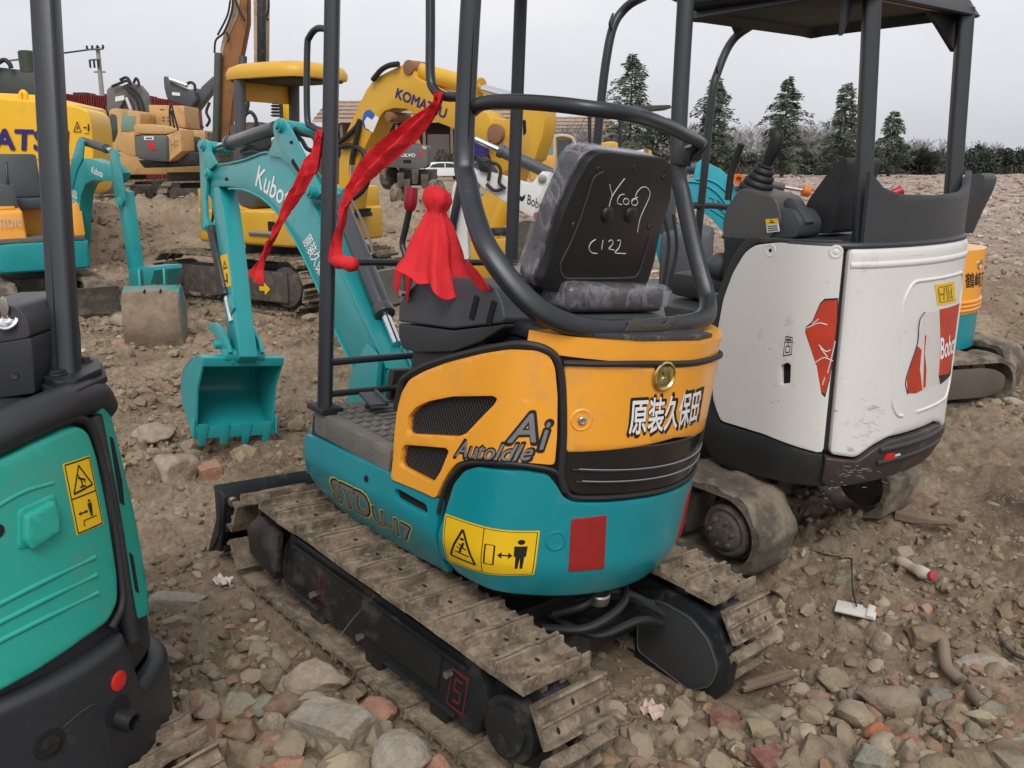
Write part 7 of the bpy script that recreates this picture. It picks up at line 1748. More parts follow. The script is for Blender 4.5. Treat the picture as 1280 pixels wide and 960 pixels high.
# ---- yellow machine with canopy and big lettered boom
def yellow():
    g=Rig('yellow excavator with a rounded canopy and a blue-lettered boom, behind the teal boom',-2.85,10.75,-31)
    s_=g.sg;XR,XF=-1.0,.92
    g.tracks(.70,.38,XR,XF,.31,.33,34,plate=MUDF)
    part('arrow_mark',YSTK,g.T,lambda bm:(lambda P:prism(bm,P,(0,-.002,0)))([Vector((.62+a*.05,-.895,.30+b*.05)) for a,b in ((-1.6,.5),(0,.5),(0,1.4),(1.8,0),(0,-1.4),(0,-.5),(-1.6,-.5))]))
    g.box('track_side_plate',MUDF,(.62,-.882,.33),(.70,.02,.34),.01)
    g.box('car_body',FRAMEB,(0,0,.42),(1.0,1.1,.26));part('slew_ring',FRAMEB,g.T,lambda bm:cyl(bm,(0,0,.5),(0,0,.76),.42,seg=30))
    part('dozer_blade',mat('worn_blade_steel',(.15,.145,.135),.55,var=.2,dirt=MUD,dirt_amt=.3),g.T,lambda bm:[prism(bm,[(1.55,-.95,.06),(1.62,-.95,.06),(1.58,-.95,.25),(1.64,-.95,.48),(1.55,-.95,.48)],(0,1.9,0)),box(bm,(1.2,.4,.24),(.8,.1,.12)),box(bm,(1.2,-.4,.24),(.8,.1,.12))],bevel=.01)
    bd=part('body',YELLOW,g.T,lambda bm:prism(bm,[(1.0,-.78,.76),(-.5,-.80,.76),(-.88,-.45,.76),(-.95,0,.76),(-.88,.45,.76),(-.5,.80,.76),(1.0,.78,.76),(1.05,.2,.76),(1.05,-.2,.76)],(0,0,.40)),bevel=.06,seg=3)
    part('cab_side_cover',YELLOW,g.T,lambda bm:prism(bm,[(-.50,-.78,1.14),(.34,-.78,1.14),(.12,-.78,1.19),(-.0,-.78,1.38),(-.50,-.78,1.38)],(0,.5,0)),bevel=.03)
    part('seat_shell',GREYD,g.T,lambda bm:prism(bm,[(-.42,-.70,1.16),(.32,-.70,1.16),(.42,-.70,1.28),(.40,-.70,1.56),(-.30,-.70,1.62),(-.46,-.70,1.5)],(0,.9,0)),bevel=.05,seg=3)
    part('seat_back',GREYD,g.T,lambda bm:box(bm,(-.35,0,1.7),(.14,.5,.6)),bevel=.05)
    part('engine_cover',YELLOW,g.T,lambda bm:prism(bm,[(-.45,-.74,1.14),(-.84,-.42,1.14),(-.92,0,1.14),(-.84,.42,1.14),(-.45,.74,1.14)],(0,0,.42)),bevel=.08,seg=3)
    part('right_cover',YELLOW,g.T,lambda bm:prism(bm,[(.96,.35,1.14),(.96,.78,1.14),(-.3,.78,1.14),(-.3,.35,1.14)],(0,0,.26)),bevel=.05)
    part('side_recess',HOLE,g.T,lambda bm:prism(bm,fillet([Vector((x,-.781,z)) for x,z in ((.28,.84),(.74,.84),(.74,1.04),(.40,1.04),(.28,.98))],.03,3),(0,-.004,0)))
    part('recess_bar',STEEL,g.T,lambda bm:cyl(bm,(.34,-.78,.90),(.74,-.78,.90),.035,seg=12))
    # canopy
    zr=[g.p(318,96,-.55),g.p(440,92,.35)]
    cz_=wpt(380,92,10.4).z
    def roof(bm):
        N=40;rings=[]
        for k,(f,dz) in enumerate(((1.0,-.06),(1.02,.0),(.96,.07),(.80,.11),(.45,.13),(.0,.135))):
            ring=[]
            for i in range(N):
                a=2*math.pi*i/N;c,s__=math.cos(a),math.sin(a);e=.55
                ring.append(bm.verts.new((  .26+.64*f*math.copysign(abs(c)**e,c),.02+.52*f*math.copysign(abs(s__)**e,s__),cz_+dz)))
            rings.append(ring)
        for a,b in zip(rings,rings[1:]):
            for i in range(N):bm.faces.new((a[i],a[(i+1) % N],b[(i+1) % N],b[i]))
        bm.faces.new(rings[0])
    cp=part('canopy_roof',YELLOW,g.T,roof,smooth=50)
    part('canopy_underside',mat('dark_roof_underside',(.03,.03,.03),.7),cp,lambda bm:box(bm,(.26,.02,cz_-.07),(1.0,.8,.03)),bevel=.01)  # near-black panel across the underside of the canopy
    for y in (-.42,.44):part('canopy_post',GREYD,g.T,lambda bm:tube(bm,[(-.2,y,1.15),(-.10,y,2.0),(-.05,y,cz_-.04)],.065,seg=12),smooth=60)
    part('canopy_back_panel',YELLOW,g.T,lambda bm:box(bm,(-.12,.02,cz_-.18),(.04,.8,.22)),bevel=.02)
    # boom plane along the machine's heading at its nose
    FBm=Frame(-2.15,10.1,0,-36);rel=g.F.M.inverted() @ FBm.M
    def tr(pts,y):return [FBm.ax(a,b,1,y) for a,b in pts]
    def bp(nm,m_,pts,y,t,bev=.01,rnd=0,parent=None):
        P=tr(pts,y);P=fillet(P,rnd,3) if rnd else P
        return part(nm,m_,parent or g.T,lambda bm:prism(bm,P,(0,t,0)),bevel=bev,loc=None if parent else rel)
    boom=bp('boom',YELLOW,[(424,262),(423,232),(424,200),(432,168),(448,132),(458,112),(468,98),(486,89),(507,79),(516,82),(519,97),(560,117),(591,134),(608,141),(616,154),(610,178),(592,172),(560,158),(518,142),(507,136),(492,135),(480,139),(473,148),(458,180),(446,208),(440,232),(436,262)],-.13,.26)
    for q_,r_ in (((510,84),.07),((485,146),.05),((618,167),.09)):
        c=tr([q_],-.15)[0];part('boom_pin',mat('rusty_pin',(.25,.12,.06),.6),boom,lambda bm:[cyl(bm,c,c+Vector((0,.30,0)),r_,seg=20)],bevel=.006)
    L1=tr([(494,122),(556,148),(497,110),(559,136)],-.134)
    text('KOMATSU','lettering',BLUEINK,boom,L1,None,offset=.03)
    ro=circ((461,150),8,16,13);part('round_emblem',mat('blue_emblem',(.03,.12,.42),.5),boom,lambda bm:prism(bm,tr(ro,-.134),(0,.002,0)))
    part('emblem_wave',WINK,boom,lambda bm:prism(bm,tr([(455,152),(459,146),(465,150),(468,146),(467,158),(461,162),(457,160)],-.1365),(0,.002,0)))
    part('emblem_patch',WINK,boom,lambda bm:prism(bm,tr([(461,162),(469,144),(474,147),(466,166)],-.1350),(0,.0005,0)))
    for k,P in enumerate(([(424,178),(434,170),(446,158),(450,150)],[(450,150),(444,180),(440,200),(440,215)],[(424,184),(440,182),(454,190),(458,205)],[(466,100),(476,88),(486,82),(498,80)],[(436,252),(452,240),(460,225),(458,205)])):
        part('boom_hose',RUB,g.T,lambda bm:tube(bm,tr(P,-.17),.028,seg=8),loc=rel,smooth=60)
    part('hose_fitting',CHROME,g.T,lambda bm:cyl(bm,tr([(440,206)],-.17)[0],tr([(440,216)],-.17)[0],.03,seg=10),loc=rel)
    cylinder_parts(g.T,'arm_cylinder',tr([(519,88)],0)[0],tr([(655,125)],0)[0],.085,.045,.61,YELLOW,loc=rel)
    arm=bp('arm',YELLOW,[(606,158),(612,147),(630,150),(645,144),(654,136),(656,122),(664,120),(676,123),(680,134),(681,150),(678,170),(668,200),(660,205),(652,206),(636,222),(626,222),(614,200),(607,184)],-.10,.20)
    part('arm_slot',HOLE,arm,lambda bm:prism(bm,fillet(tr([(653,150),(657,149),(658,166),(654,170)],-.103),.02,2),(0,.002,0)))
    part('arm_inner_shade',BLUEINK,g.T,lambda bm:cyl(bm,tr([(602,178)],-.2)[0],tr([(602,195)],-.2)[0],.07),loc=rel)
    bp('lower_arm',YELLOW,[(626,214),(650,205),(640,240),(612,292),(588,330),(572,330),(574,296),(592,262)],-.10,.2)
    cylinder_parts(g.T,'bucket_cylinder',tr([(640,238)],-.16)[0],tr([(592,350)],-.16)[0],.075,.04,.9,YELLOW,loc=rel)
    bp('bucket',YELLOW,[(576,304),(600,300),(690,298),(694,330),(688,372),(620,384),(580,360)],-.32,.64,.02)
    part('bucket_pin',STEEL,g.T,lambda bm:cyl(bm,tr([(612,309)],-.36)[0],tr([(612,309)],-.30)[0],.05),loc=rel,bevel=.01)
    part('air_filter',RUB,g.T,lambda bm:lathe(bm,g.p(452,270,.30),(0,0,1),[(0,.13),(.04,.13),(.05,.11),(.09,.12),(.1,.05)],20),smooth=50)
yellow()

# ---- white boom of an excavator standing behind the seat
def white_boom():
    g=Rig('dark excavator with a white lettered boom, behind the black seat',1.15,7.6,165,name='mini_excavator')
    g.tracks(.46,.25,-.6,.6,.19,.2,26,rub=True)
    part('base_frame',FRAMEB,g.T,lambda bm:[box(bm,(0,0,.48),(1.1,.96,.3)),cyl(bm,(0,0,.2),(0,0,.45),.3)],bevel=.05)
    part('engine_cover',GREYD,g.T,lambda bm:box(bm,(-.38,0,.88),(.4,.9,.5)),bevel=.06)
    part('seat_back',PLAST,g.T,lambda bm:box(bm,(-.2,0,1.3),(.1,.4,.45)),bevel=.04)
    part('control_block',MUDF,g.T,lambda bm:box(bm,(.22,.1,.82),(.3,.6,.42)),bevel=.04)
    for k,(x,y,z) in enumerate(((.45,.40,.95),(.40,.30,.78),(.5,.42,.66))):part('orange_valve_cap',ORANGER,g.T,lambda bm:lathe(bm,(x,y,z),(0,0,1),[(0,.04),(.04,.05),(.08,.03),(.09,0)],12),smooth=60)
    FBm=Frame(.25,7.25,0,172);rel=g.F.M.inverted() @ FBm.M
    def tr(pts,y):return [FBm.ax(a,b,1,y) for a,b in pts]
    def bp(nm,m_,pts,y,t,bev=.008,parent=None):return part(nm,m_,parent or g.T,lambda bm:prism(bm,tr(pts,y),(0,-t,0)),bevel=bev,loc=None if parent else rel)
    boom=bp('boom',WHITEB,[(594,224),(593,216),(600,212),(633,221),(664,230),(672,220),(678,214),(688,215),(699,224),(712,245),(730,275),(738,310),(722,322),(706,300),(690,282),(670,274),(651,264),(631,252),(616,243),(603,234)],.07,.14)
    text('Bobcat','lettering',INK,boom,tr([(659,255),(684,266),(660,243),(685,254)],.0712),None,offset=.012)
    part('cat_emblem',INK,boom,lambda bm:[prism(bm,tr(P,.0712),(0,.001,0)) for P in ([(648,243),(652,246),(657,243),(656,248),(653,252),(649,250)],)])
    part('boom_pin',STEEL,boom,lambda bm:cyl(bm,tr([(678,223)],.09)[0],tr([(678,223)],-.09)[0],.035),bevel=.004)
    part('red_cap',REDP,boom,lambda bm:cyl(bm,tr([(672,270)],.085)[0],tr([(672,270)],.07)[0],.035))
    cylinder_parts(g.T,'boom_cylinder',tr([(690,218)],0)[0],tr([(594,174)],0)[0],.050,.024,.68,GREYD,loc=rel)
    bp('arm',WHITEB,[(566,232),(574,216),(590,210),(600,216),(598,232),(588,262),(584,290),(586,322),(580,334),(568,320),(560,296),(562,262)],.06,.12)
    cylinder_parts(g.T,'bucket_cylinder',tr([(576,230)],.1)[0],tr([(562,300)],.1)[0],.035,.018,.8,BLACKT,loc=rel)
    for P in ([(600,200),(606,206),(612,212),(610,226)],[(612,202),(622,206),(626,214),(624,228),(632,236)],[(596,196),(604,202),(614,200)],[(608,230),(618,238),(628,236)]):
        part('hydraulic_hose',RUB,g.T,lambda bm:tube(bm,tr(P,.10),.014,seg=7),loc=rel,smooth=60)
    part('valve_block',FRAMEB,g.T,lambda bm:prism(bm,tr([(594,198),(606,196),(614,204),(612,216),(600,214)],.11),(0,-.1,0)),bevel=.006,loc=rel)
    part('swing_block',MUDF,g.T,lambda bm:prism(bm,tr([(648,278),(690,280),(706,330),(700,380),(640,372),(636,318)],.05),(0,-.25,0)),bevel=.02,loc=rel)
    bp('steel_beam',FRAMEB,[(600,286),(692,282),(692,292),(600,296)],.02,.1)
    for P in ([(828,262),(836,300),(832,340),(826,372)],[(842,268),(846,310),(838,350),(832,380)]):part('control_rod',RUB,g.T,lambda bm:tube(bm,trw(P,g,6.9),.014,seg=7),smooth=60)
def trw(P,g,y):return [g.F.I @ wpt(a,b,y) for a,b in P]
white_boom()

# ---- turquoise boom right of the roll frame
def turquoise():
    TQ=mat('turquoise_paint',(.02,.34,.42),.45,var=.08,vscale=3,dirt=(.10,.22,.22),dirt_amt=.15)
    g=Rig('excavator with a turquoise boom, seen behind the grey console of the white machine',2.6,8.6,150,name='mini_excavator')
    g.tracks(.5,.27,-.62,.62,.2,.21,26,rub=True)
    part('base_frame',TQ,g.T,lambda bm:[box(bm,(0,0,.5),(1.2,1.0,.3))],bevel=.06);part('car_body',MUDF,g.T,lambda bm:cyl(bm,(0,0,.15),(0,0,.4),.32))
    part('engine_cover',ORANGE,g.T,lambda bm:box(bm,(-.38,0,.84),(.42,.96,.42)),bevel=.08)
    part('seat_back',PLAST,g.T,lambda bm:box(bm,(-.12,0,1.15),(.1,.42,.36)),bevel=.04)
    FBm=Frame(1.95,8.1,0,168);rel=g.F.M.inverted() @ FBm.M
    def tr(pts,y):return [FBm.ax(a,b,1,y) for a,b in pts]
    def bp(nm,m_,pts,y,t,bev=.008,parent=None):return part(nm,m_,parent or g.T,lambda bm:prism(bm,tr(pts,y),(0,-t,0)),bevel=bev,loc=None if parent else rel)
    boom=bp('boom',TQ,[(852,252),(852,226),(866,224),(870,204),(877,199),(884,203),(902,212),(914,224),(922,238),(930,262),(936,300),(930,330),(918,330),(914,308),(904,290),(890,274),(872,260)],.07,.14)
    for P in ([(853,227),(872,228),(890,236),(904,250),(914,270),(922,300)],[(870,224),(890,226),(908,240),(920,262)]):part('boom_flange',TQ,boom,lambda bm:tube(bm,tr(P,.075),.010,seg=6),smooth=60)
    part('marker_scrawl',INK,boom,lambda bm:[tube(bm,tr(P,.0725),.0035,seg=4) for P in ([(886,247),(892,250),(890,256),(896,258)],[(896,250),(902,256),(898,262),(905,262)],[(904,254),(908,264),(912,258)],[(888,262),(900,270),(908,276)])][:1] and None or [tube(bm,tr(P,.0725),.0035,seg=4) for P in ([(900,262),(906,268),(912,266)],)])
    cylinder_parts(g.T,'arm_cylinder',tr([(872,210)],0)[0],tr([(822,206)],0)[0],.05,.026,.7,GREYD,loc=rel)
    part('hydraulic_hose',RUB,g.T,lambda bm:tube(bm,tr([(868,200),(860,194),(848,196),(838,200)],.03),.016,seg=7),loc=rel,smooth=60)
    bp('arm',TQ,[(818,214),(822,200),(834,204),(838,240),(832,300),(824,330),(816,300),(814,250)],.06,.12)
    part('orange_pin',ORANGER,g.T,lambda bm:[lathe(bm,tr([(923,224)],.12)[0],(0,1,0),[(0,.05),(.03,.05),(.03,.025),(.0,.02)],18)],loc=rel)
    r=part('support_ram',GREYD,g.T,lambda bm:cyl(bm,trw([(964,231)],g,8.0)[0],trw([(980,234)],g,8.0)[0],.035),bevel=.003)
    part('rod',CHROME,r,lambda bm:cyl(bm,trw([(980,234)],g,8.0)[0],trw([(1003,238)],g,8.0)[0],.017));part('rod_eye',ORANGER,r,lambda bm:cyl(bm,trw([(1003,238)],g,8.0)[0],trw([(1012,240)],g,8.0)[0],.05),bevel=.01)
turquoise()

# ---- orange and teal machine behind the right edge of the white one
def right_edge():
    g=Rig('orange and teal excavator mostly hidden behind the right side of the white machine',3.02,6.75,118,name='mini_excavator')
    F=g.F;r0=.58
    arc=[(r0*math.cos(R(a)),r0*math.sin(R(a))) for a in range(130,231,5)]
    SH=Shell(F,[(.5,.4),(.46,.46),(0,.46),(-.3,.46)]+arc+[(-.3,-.46),(0,-.46),(.46,-.46),(.5,-.4)],smooth=.04)
    zt=SH.hit(1225,312)[1];zm=SH.hit(1222,388)[1];zb=SH.hit(1205,436)[1]
    SH.body('tail_skirt',TEAL,g.T,.02,SH.T-.02,zb,zm,0,n=50,bevel=.01)
    c=SH.body('rear_cover',ORANGE,g.T,.02,SH.T-.02,zm+.002,zt,.004,n=50,bevel=.012)
    for k in range(3):part('cover_rib',ORANGE,c,lambda bm:tube(bm,SH.path([Vector((SH.T*i/40,zm+.03+.03*k,0)) for i in range(2,39)],.008),.012,seg=6,n=1),smooth=60)
    a=[SH.hit(*q) for q in ((1206,360),(1231,357),(1206,341))];text('鶴崎万','lettering',INK,c,a,None,offset=.012,d=.006,shell=SH)
    bd=SH.hit(1224,330);nb=(SH.map(bd[0],bd[1],1)-SH.map(bd[0],bd[1],0)).normalized();part('round_badge',CHROME,c,lambda bm:lathe(bm,SH.map(bd[0],bd[1],.006),nb,[(0,.035),(.006,.035),(.006,.026),(.002,.02),(.002,0)],20))
    part('seat_mount',PLAST,g.T,lambda bm:box(bm,(0,0,zt+.08),(.6,.6,.2)),bevel=.04)
    P=[F.ax(x,y,1,.16) for x,y in ((1196,285),(1195,262),(1199,228),(1206,219),(1226,216),(1232,222),(1228,236),(1215,262),(1201,294))]
    part('seat_back',PLAST,g.T,lambda bm:prism(bm,fillet(P,.02,3),(0,-.13,0)),bevel=.02,seg=3)
    # lower track seen end-on past the white machine
    for yc in (.42,-.42):
        part('crawler_track',MUDT,g.T,lambda bm:rubber_track(bm,yc,.24,-.62,.62,.19,.20,22,seed=yc*5,lug=.018,wob=.006),smooth=50)
        part('track_frame',MUDF,g.T,lambda bm:[box(bm,(0,yc,.2),(1.1,.14,.2))],bevel=.02)
        part('motor_cover',MUDF,g.T,lambda bm:cyl(bm,(-.62,yc-.10,.2),(-.62,yc+.10,.2),.13,seg=24),bevel=.01)
    part('car_body',MUDF,g.T,lambda bm:[box(bm,(0,0,.25),(.6,.7,.16)),cyl(bm,(0,0,.25),(0,0,zb),.26)],bevel=.01)
    part('red_grip',REDP,g.T,lambda bm:tube(bm,[F.ax(1112,244,1,.2),F.ax(1124,237,1,.2),F.ax(1129,236,1,.2)],.02,seg=10),smooth=60) if False else None
    bm=bmesh.new();tube(bm,[wpt(1100,250,6.6),wpt(1114,243,6.6),wpt(1127,238,6.6)],lambda k:.025+.014*k,seg=12);tube(bm,[wpt(1100,250,6.6),wpt(1098,330,6.6)],.02,seg=8)
    o=finish(bm,'control_lever',REDP,g.T,smooth=60);o.data.transform(g.F.I)
    # second machine's track, its end showing by the right edge
    h=Rig('distant muddy rubber-tracked undercarriage showing beyond the white machine at the right edge',2.98,6.22,14,name='undercarriage',cat='undercarriage')
    part('crawler_track',MUDT,h.T,lambda bm:rubber_track(bm,-.35,.26,-.75,.28,.19,.20,20,seed=9,lug=.014,wob=.006),smooth=50)
    part('track_frame',MUDF,h.T,lambda bm:box(bm,(-.35,-.35,.20),(.8,.16,.20)),bevel=.02)
    part('idler_cover',mat('rusty_brown_cover',(.11,.085,.065),.8,var=.2),h.T,lambda bm:prism(bm,fillet([(x,-.49,z) for x,z in ((-.6,.10),(.20,.10),(.34,.14),(.36,.25),(.22,.31),(-.6,.31))],.09,4),(0,.03,0)),bevel=.01)
right_edge()

# ---- huge yellow counterweight on the left
def big_yellow():
    g=Rig('bright yellow excavator with a blue-lettered counterweight, behind the thick post on the left',-9.3,15.0,96)
    P=[wpt(-150,116,12.6),wpt(0,122,12.6),wpt(60,127,12.6),wpt(104,133,12.6),wpt(114,145,12.6),wpt(117,190,12.6),wpt(116,246,12.6),wpt(0,236,12.6),wpt(-150,226,12.6)]
    P=[g.F.I @ v for v in fillet(P,[0,0,0,.25,.25,0,.2,0,0],5)]
    cw=part('counterweight',YELLOWB,g.T,lambda bm:prism(bm,P,g.F.I.to_3x3() @ Vector((-.3,1.3,0))),bevel=.10,seg=4,smooth=50)
    for o_,m_ in ((.03,BLUEINK),):
        text('KOMATSU','lettering',m_,cw,[g.F.I @ wpt(a,b,12.585) for a,b in ((-92,184),(84,189),(-92,159))],None,offset=.035)
    part('body_seam',mat('yellow_seam',(.5,.28,.01),.6),cw,lambda bm:prism(bm,[g.F.I @ wpt(a,b,12.59) for a,b in ((-140,196),(106,199),(106,200.5),(-140,197.5))],g.F.I.to_3x3() @ Vector((0,.01,0))))
    qm=quadmap([g.F.I @ wpt(a,b,12.585) for a,b in ((92,166),(112,167),(112,152),(92,151))])
    flat_shapes('warning_pictogram',INK,cw,[line((.0,.1),(.45,.1),.07),line((.45,.1),(.22,.95),.05),line((.22,.95),(.0,.1),.05),line((.18,.3),(.3,.6),.06),line((.6,.5),(.82,.5),.1),[(.88,.8),(.96,.8),(.98,.2),(.88,.2)],line((.66,.0),(.98,.0),.05)],qm,.0)
    part('engine_hood',YELLOWB,g.T,lambda bm:prism(bm,[g.F.I @ wpt(a,b,13.7) for a,b in ((-150,108),(40,118),(92,130),(92,160),(-150,160))],g.F.I.to_3x3() @ Vector((-.2,1.6,0))),bevel=.08)
    part('lifting_eye',YELLOWB,g.T,lambda bm:tube(bm,[g.F.I @ wpt(a,b,12.9) for a,b in ((26,126),(26,118),(29,115),(32,118),(32,126))],.035,seg=8),smooth=60)
    part('exhaust_stack',mat('dark_green_stack',(.03,.045,.035),.6),g.T,lambda bm:lathe(bm,g.F.I @ wpt(36,90,15.5),(0,0,1),[(0,.13),(.32,.13),(.34,.10),(.34,0)],16))
    part('upper_body',YELLOWB,g.T,lambda bm:box(bm,(1.4,0,1.5),(2.6,2.6,.6)),bevel=.08)
    g.tracks(1.1,.5,-1.5,1.6,.42,.46,44)
    part('car_body',FRAMEB,g.T,lambda bm:[box(bm,(0,0,.6),(1.6,1.8,.5)),cyl(bm,(0,0,.8),(0,0,1.2),.7)],bevel=.02)
    h=Rig('dark green-grey boom of an excavator lying above the yellow counterweight at the left edge',-15,23,70)
    part('boom',GREENGR,h.T,lambda bm:prism(bm,[h.F.I @ wpt(a,b,20) for a,b in ((-160,70),(0,84),(34,88),(52,96),(60,122),(40,124),(0,116),(-160,108))],h.F.I.to_3x3() @ Vector((0,.7,0))),bevel=.06)
    part('boom_hose',RUB,h.T,lambda bm:tube(bm,[h.F.I @ wpt(a,b,19.9) for a,b in ((-8,84),(0,77),(6,75),(12,80),(14,85))],.05,seg=7),smooth=60)
    part('body',YELLOW,h.T,lambda bm:box(bm,(0,0,1.9),(4.2,2.6,1.4)),bevel=.1);h.tracks(1.1,.5,-1.7,1.7,.42,.46,40)
    part('boom_support',GREENGR,h.T,lambda bm:box(bm,(1.0,0,3.0),(.8,.6,1.6)),bevel=.05)
big_yellow()
# ================================================================ far machines, seen small
def W3(g,pts,y):return [g.F.I @ wpt(a,b,y) for a,b in pts]
def wslab(g,nm,m,pts,y,t,bev=.03,parent=None,skew=0.0,rnd=0):
    P=W3(g,pts,y);P=fillet(P,rnd,3) if rnd else P
    return part(nm,m,parent or g.T,lambda bm:prism(bm,P,g.F.I.to_3x3() @ Vector((skew,t,0))),bevel=bev)
def wtube(g,nm,m,pts,y,r,parent=None,seg=8,sm=True):return part(nm,m,parent or g.T,lambda bm:tube(bm,W3(g,pts,y),r,seg=seg,smooth=sm),smooth=60)

def far_tan():
    y=31.5;g=Rig('big weathered tan excavator with a dark grey counterweight and red patch, far left of centre',wpt(212,240,y).x,33.6,52)
    g.tracks(1.25,.6,-1.5,1.7,.44,.5,42)
    part('car_body',MUDF,g.T,lambda bm:[box(bm,(0,0,.7),(2,2,.5)),cyl(bm,(0,0,.9),(0,0,1.25),.8)],bevel=.03)
    cw=wslab(g,'counterweight',GREYP,[(168,169),(207,169),(208,203),(172,200),(168,192)],y,1.1,.12,skew=.9)
    wslab(g,'side_panel',TAN,[(207.5,169),(225,162),(227,189),(210,202.5)],y+.1,.5,.03,skew=.3)
    q=quadmap([g.F.I @ wpt(a,b,y+.06) for a,b in ((213,192),(224,184),(223,168),(212,173))])
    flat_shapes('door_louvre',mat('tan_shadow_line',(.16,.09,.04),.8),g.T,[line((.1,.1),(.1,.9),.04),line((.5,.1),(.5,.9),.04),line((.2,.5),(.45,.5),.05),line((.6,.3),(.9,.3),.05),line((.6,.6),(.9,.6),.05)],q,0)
    wslab(g,'side_cover',TAN,[(225,162),(256,163),(257,190),(228,189)],y+1.6,1.2,.05)
    part('tool_recess',HOLE,g.T,lambda bm:prism(bm,W3(g,[(229,182),(236,182),(236,188),(229,188)],y+1.59),g.F.I.to_3x3() @ Vector((0,.02,0))))
    wslab(g,'engine_hood',TAN,[(166,157),(170,155),(189,155),(218,161),(224,163),(207,168),(168,167)],y+.9,1.8,.08)
    hb=wslab(g,'hood_box',TAN,[(185,131),(230,132),(232,160),(189,157)],y+3.0,1.6,.05)
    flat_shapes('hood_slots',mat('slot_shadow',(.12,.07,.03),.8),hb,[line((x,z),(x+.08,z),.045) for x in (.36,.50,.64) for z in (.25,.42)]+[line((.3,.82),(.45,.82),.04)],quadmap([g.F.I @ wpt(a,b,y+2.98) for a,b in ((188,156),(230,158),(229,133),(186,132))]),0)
    rp=W3(g,[(184,177),(190,178),(195,187),(190,187),(186,184)],y-.02);part('red_patch',REDR,cw,lambda bm:prism(bm,rp,g.F.I.to_3x3() @ Vector((0,.02,0))))
    part('white_label',CHALK,cw,lambda bm:prism(bm,W3(g,[(180,170.5),(192,170.5),(192,175),(180,175)],y-.02),g.F.I.to_3x3() @ Vector((0,.02,0))))
    part('label_writing',INK,cw,lambda bm:prism(bm,W3(g,[(182,172),(190,172),(190,173.6),(182,173.6)],y-.03),g.F.I.to_3x3() @ Vector((0,.01,0))))
    wslab(g,'undertray',FRAMEB,[(172,200),(208,203),(228,190),(258,190),(256,206),(180,210)],y+.4,2.0,.04)
    for P in ([(213,158),(212,140),(214,130),(217,142),(222,160),(224,175),(228,188)],[(218,160),(216,150),(214,138)]):wtube(g,'handrail',BLACKT,P,y+.3,.035)
    cab=wslab(g,'cab',TAN,[(136,137),(143,135),(174,139),(176,146),(172,186),(140,190),(136,180)],y+1.6,1.6,.08,rnd=.1)
    part('cab_window',GLASSG,cab,lambda bm:prism(bm,W3(g,[(152,144),(169,145),(168,163),(151,164)],y+1.57),g.F.I.to_3x3() @ Vector((0,.03,0))),bevel=.01)
    part('cab_window',GLASS,cab,lambda bm:prism(bm,fillet(W3(g,[(137,142),(145,143),(147,165),(142,178),(137,176)],y+1.57),.1,3),g.F.I.to_3x3() @ Vector((0,.03,0))),bevel=.01)
    wslab(g,'side_box',TAN,[(146,165),(168,168),(170,196),(158,194),(148,188)],y+.8,1.2,.06)
    # boom reaching up out of the frame, arm hanging beside it
    bm_=wslab(g,'boom',BROWN,[(302,-60),(309,0),(309,28),(303,60),(296,95),(290,130),(286,168),(284,180),(272,178),(276,120),(276,78),(281,56),(290,36),(298,18),(300,0),(292,-60)],y,.5,.04)
    wslab(g,'boom_lit_face',TANP,[(292,-60),(300,0),(298,18),(290,36),(281,56),(276,78),(275,62),(280,40),(288,20),(290,0),(280,-60)],y-.02,.5,.02)  # paler tan paints the light on this face of the boom
    for P in ([(270,182),(271,120),(273,66)],[(301,150),(303,110),(304,70)]):
        part('boom_cylinder',GREENGR,g.T,lambda bm:cyl(bm,W3(g,[P[0]],y-.15)[0],W3(g,[P[2]],y-.15)[0],.13),bevel=.02)
    arm=wslab(g,'arm',TANP,[(316,-60),(333,-60),(332,80),(328,92),(322,108),(317,80)],y-.1,.5,.04)
    part('arm_cylinder',FRAMEB,g.T,lambda bm:cyl(bm,W3(g,[(327,-20)],y-.4)[0],W3(g,[(327,78)],y-.4)[0],.15),bevel=.02)
    for P in ([(268,66),(270,50),(280,40),(290,12),(291,-20)],[(291,-10),(298,10),(306,26)],[(272,44),(284,20),(288,0)],[(334,-30),(336,8),(333,22),(336,25)],[(283,40),(286,48),(284,52)]):wtube(g,'hydraulic_hose',RUB,P,y-.2,.035)
    wslab(g,'bucket',MUDF,[(288,158),(312,152),(322,164),(316,186),(296,192),(286,178)],y-.6,.9,.06)
    wslab(g,'boom_foot_frame',MUDF,[(258,165),(290,168),(300,196),(292,206),(262,204)],y+.5,.8,.05)
far_tan()

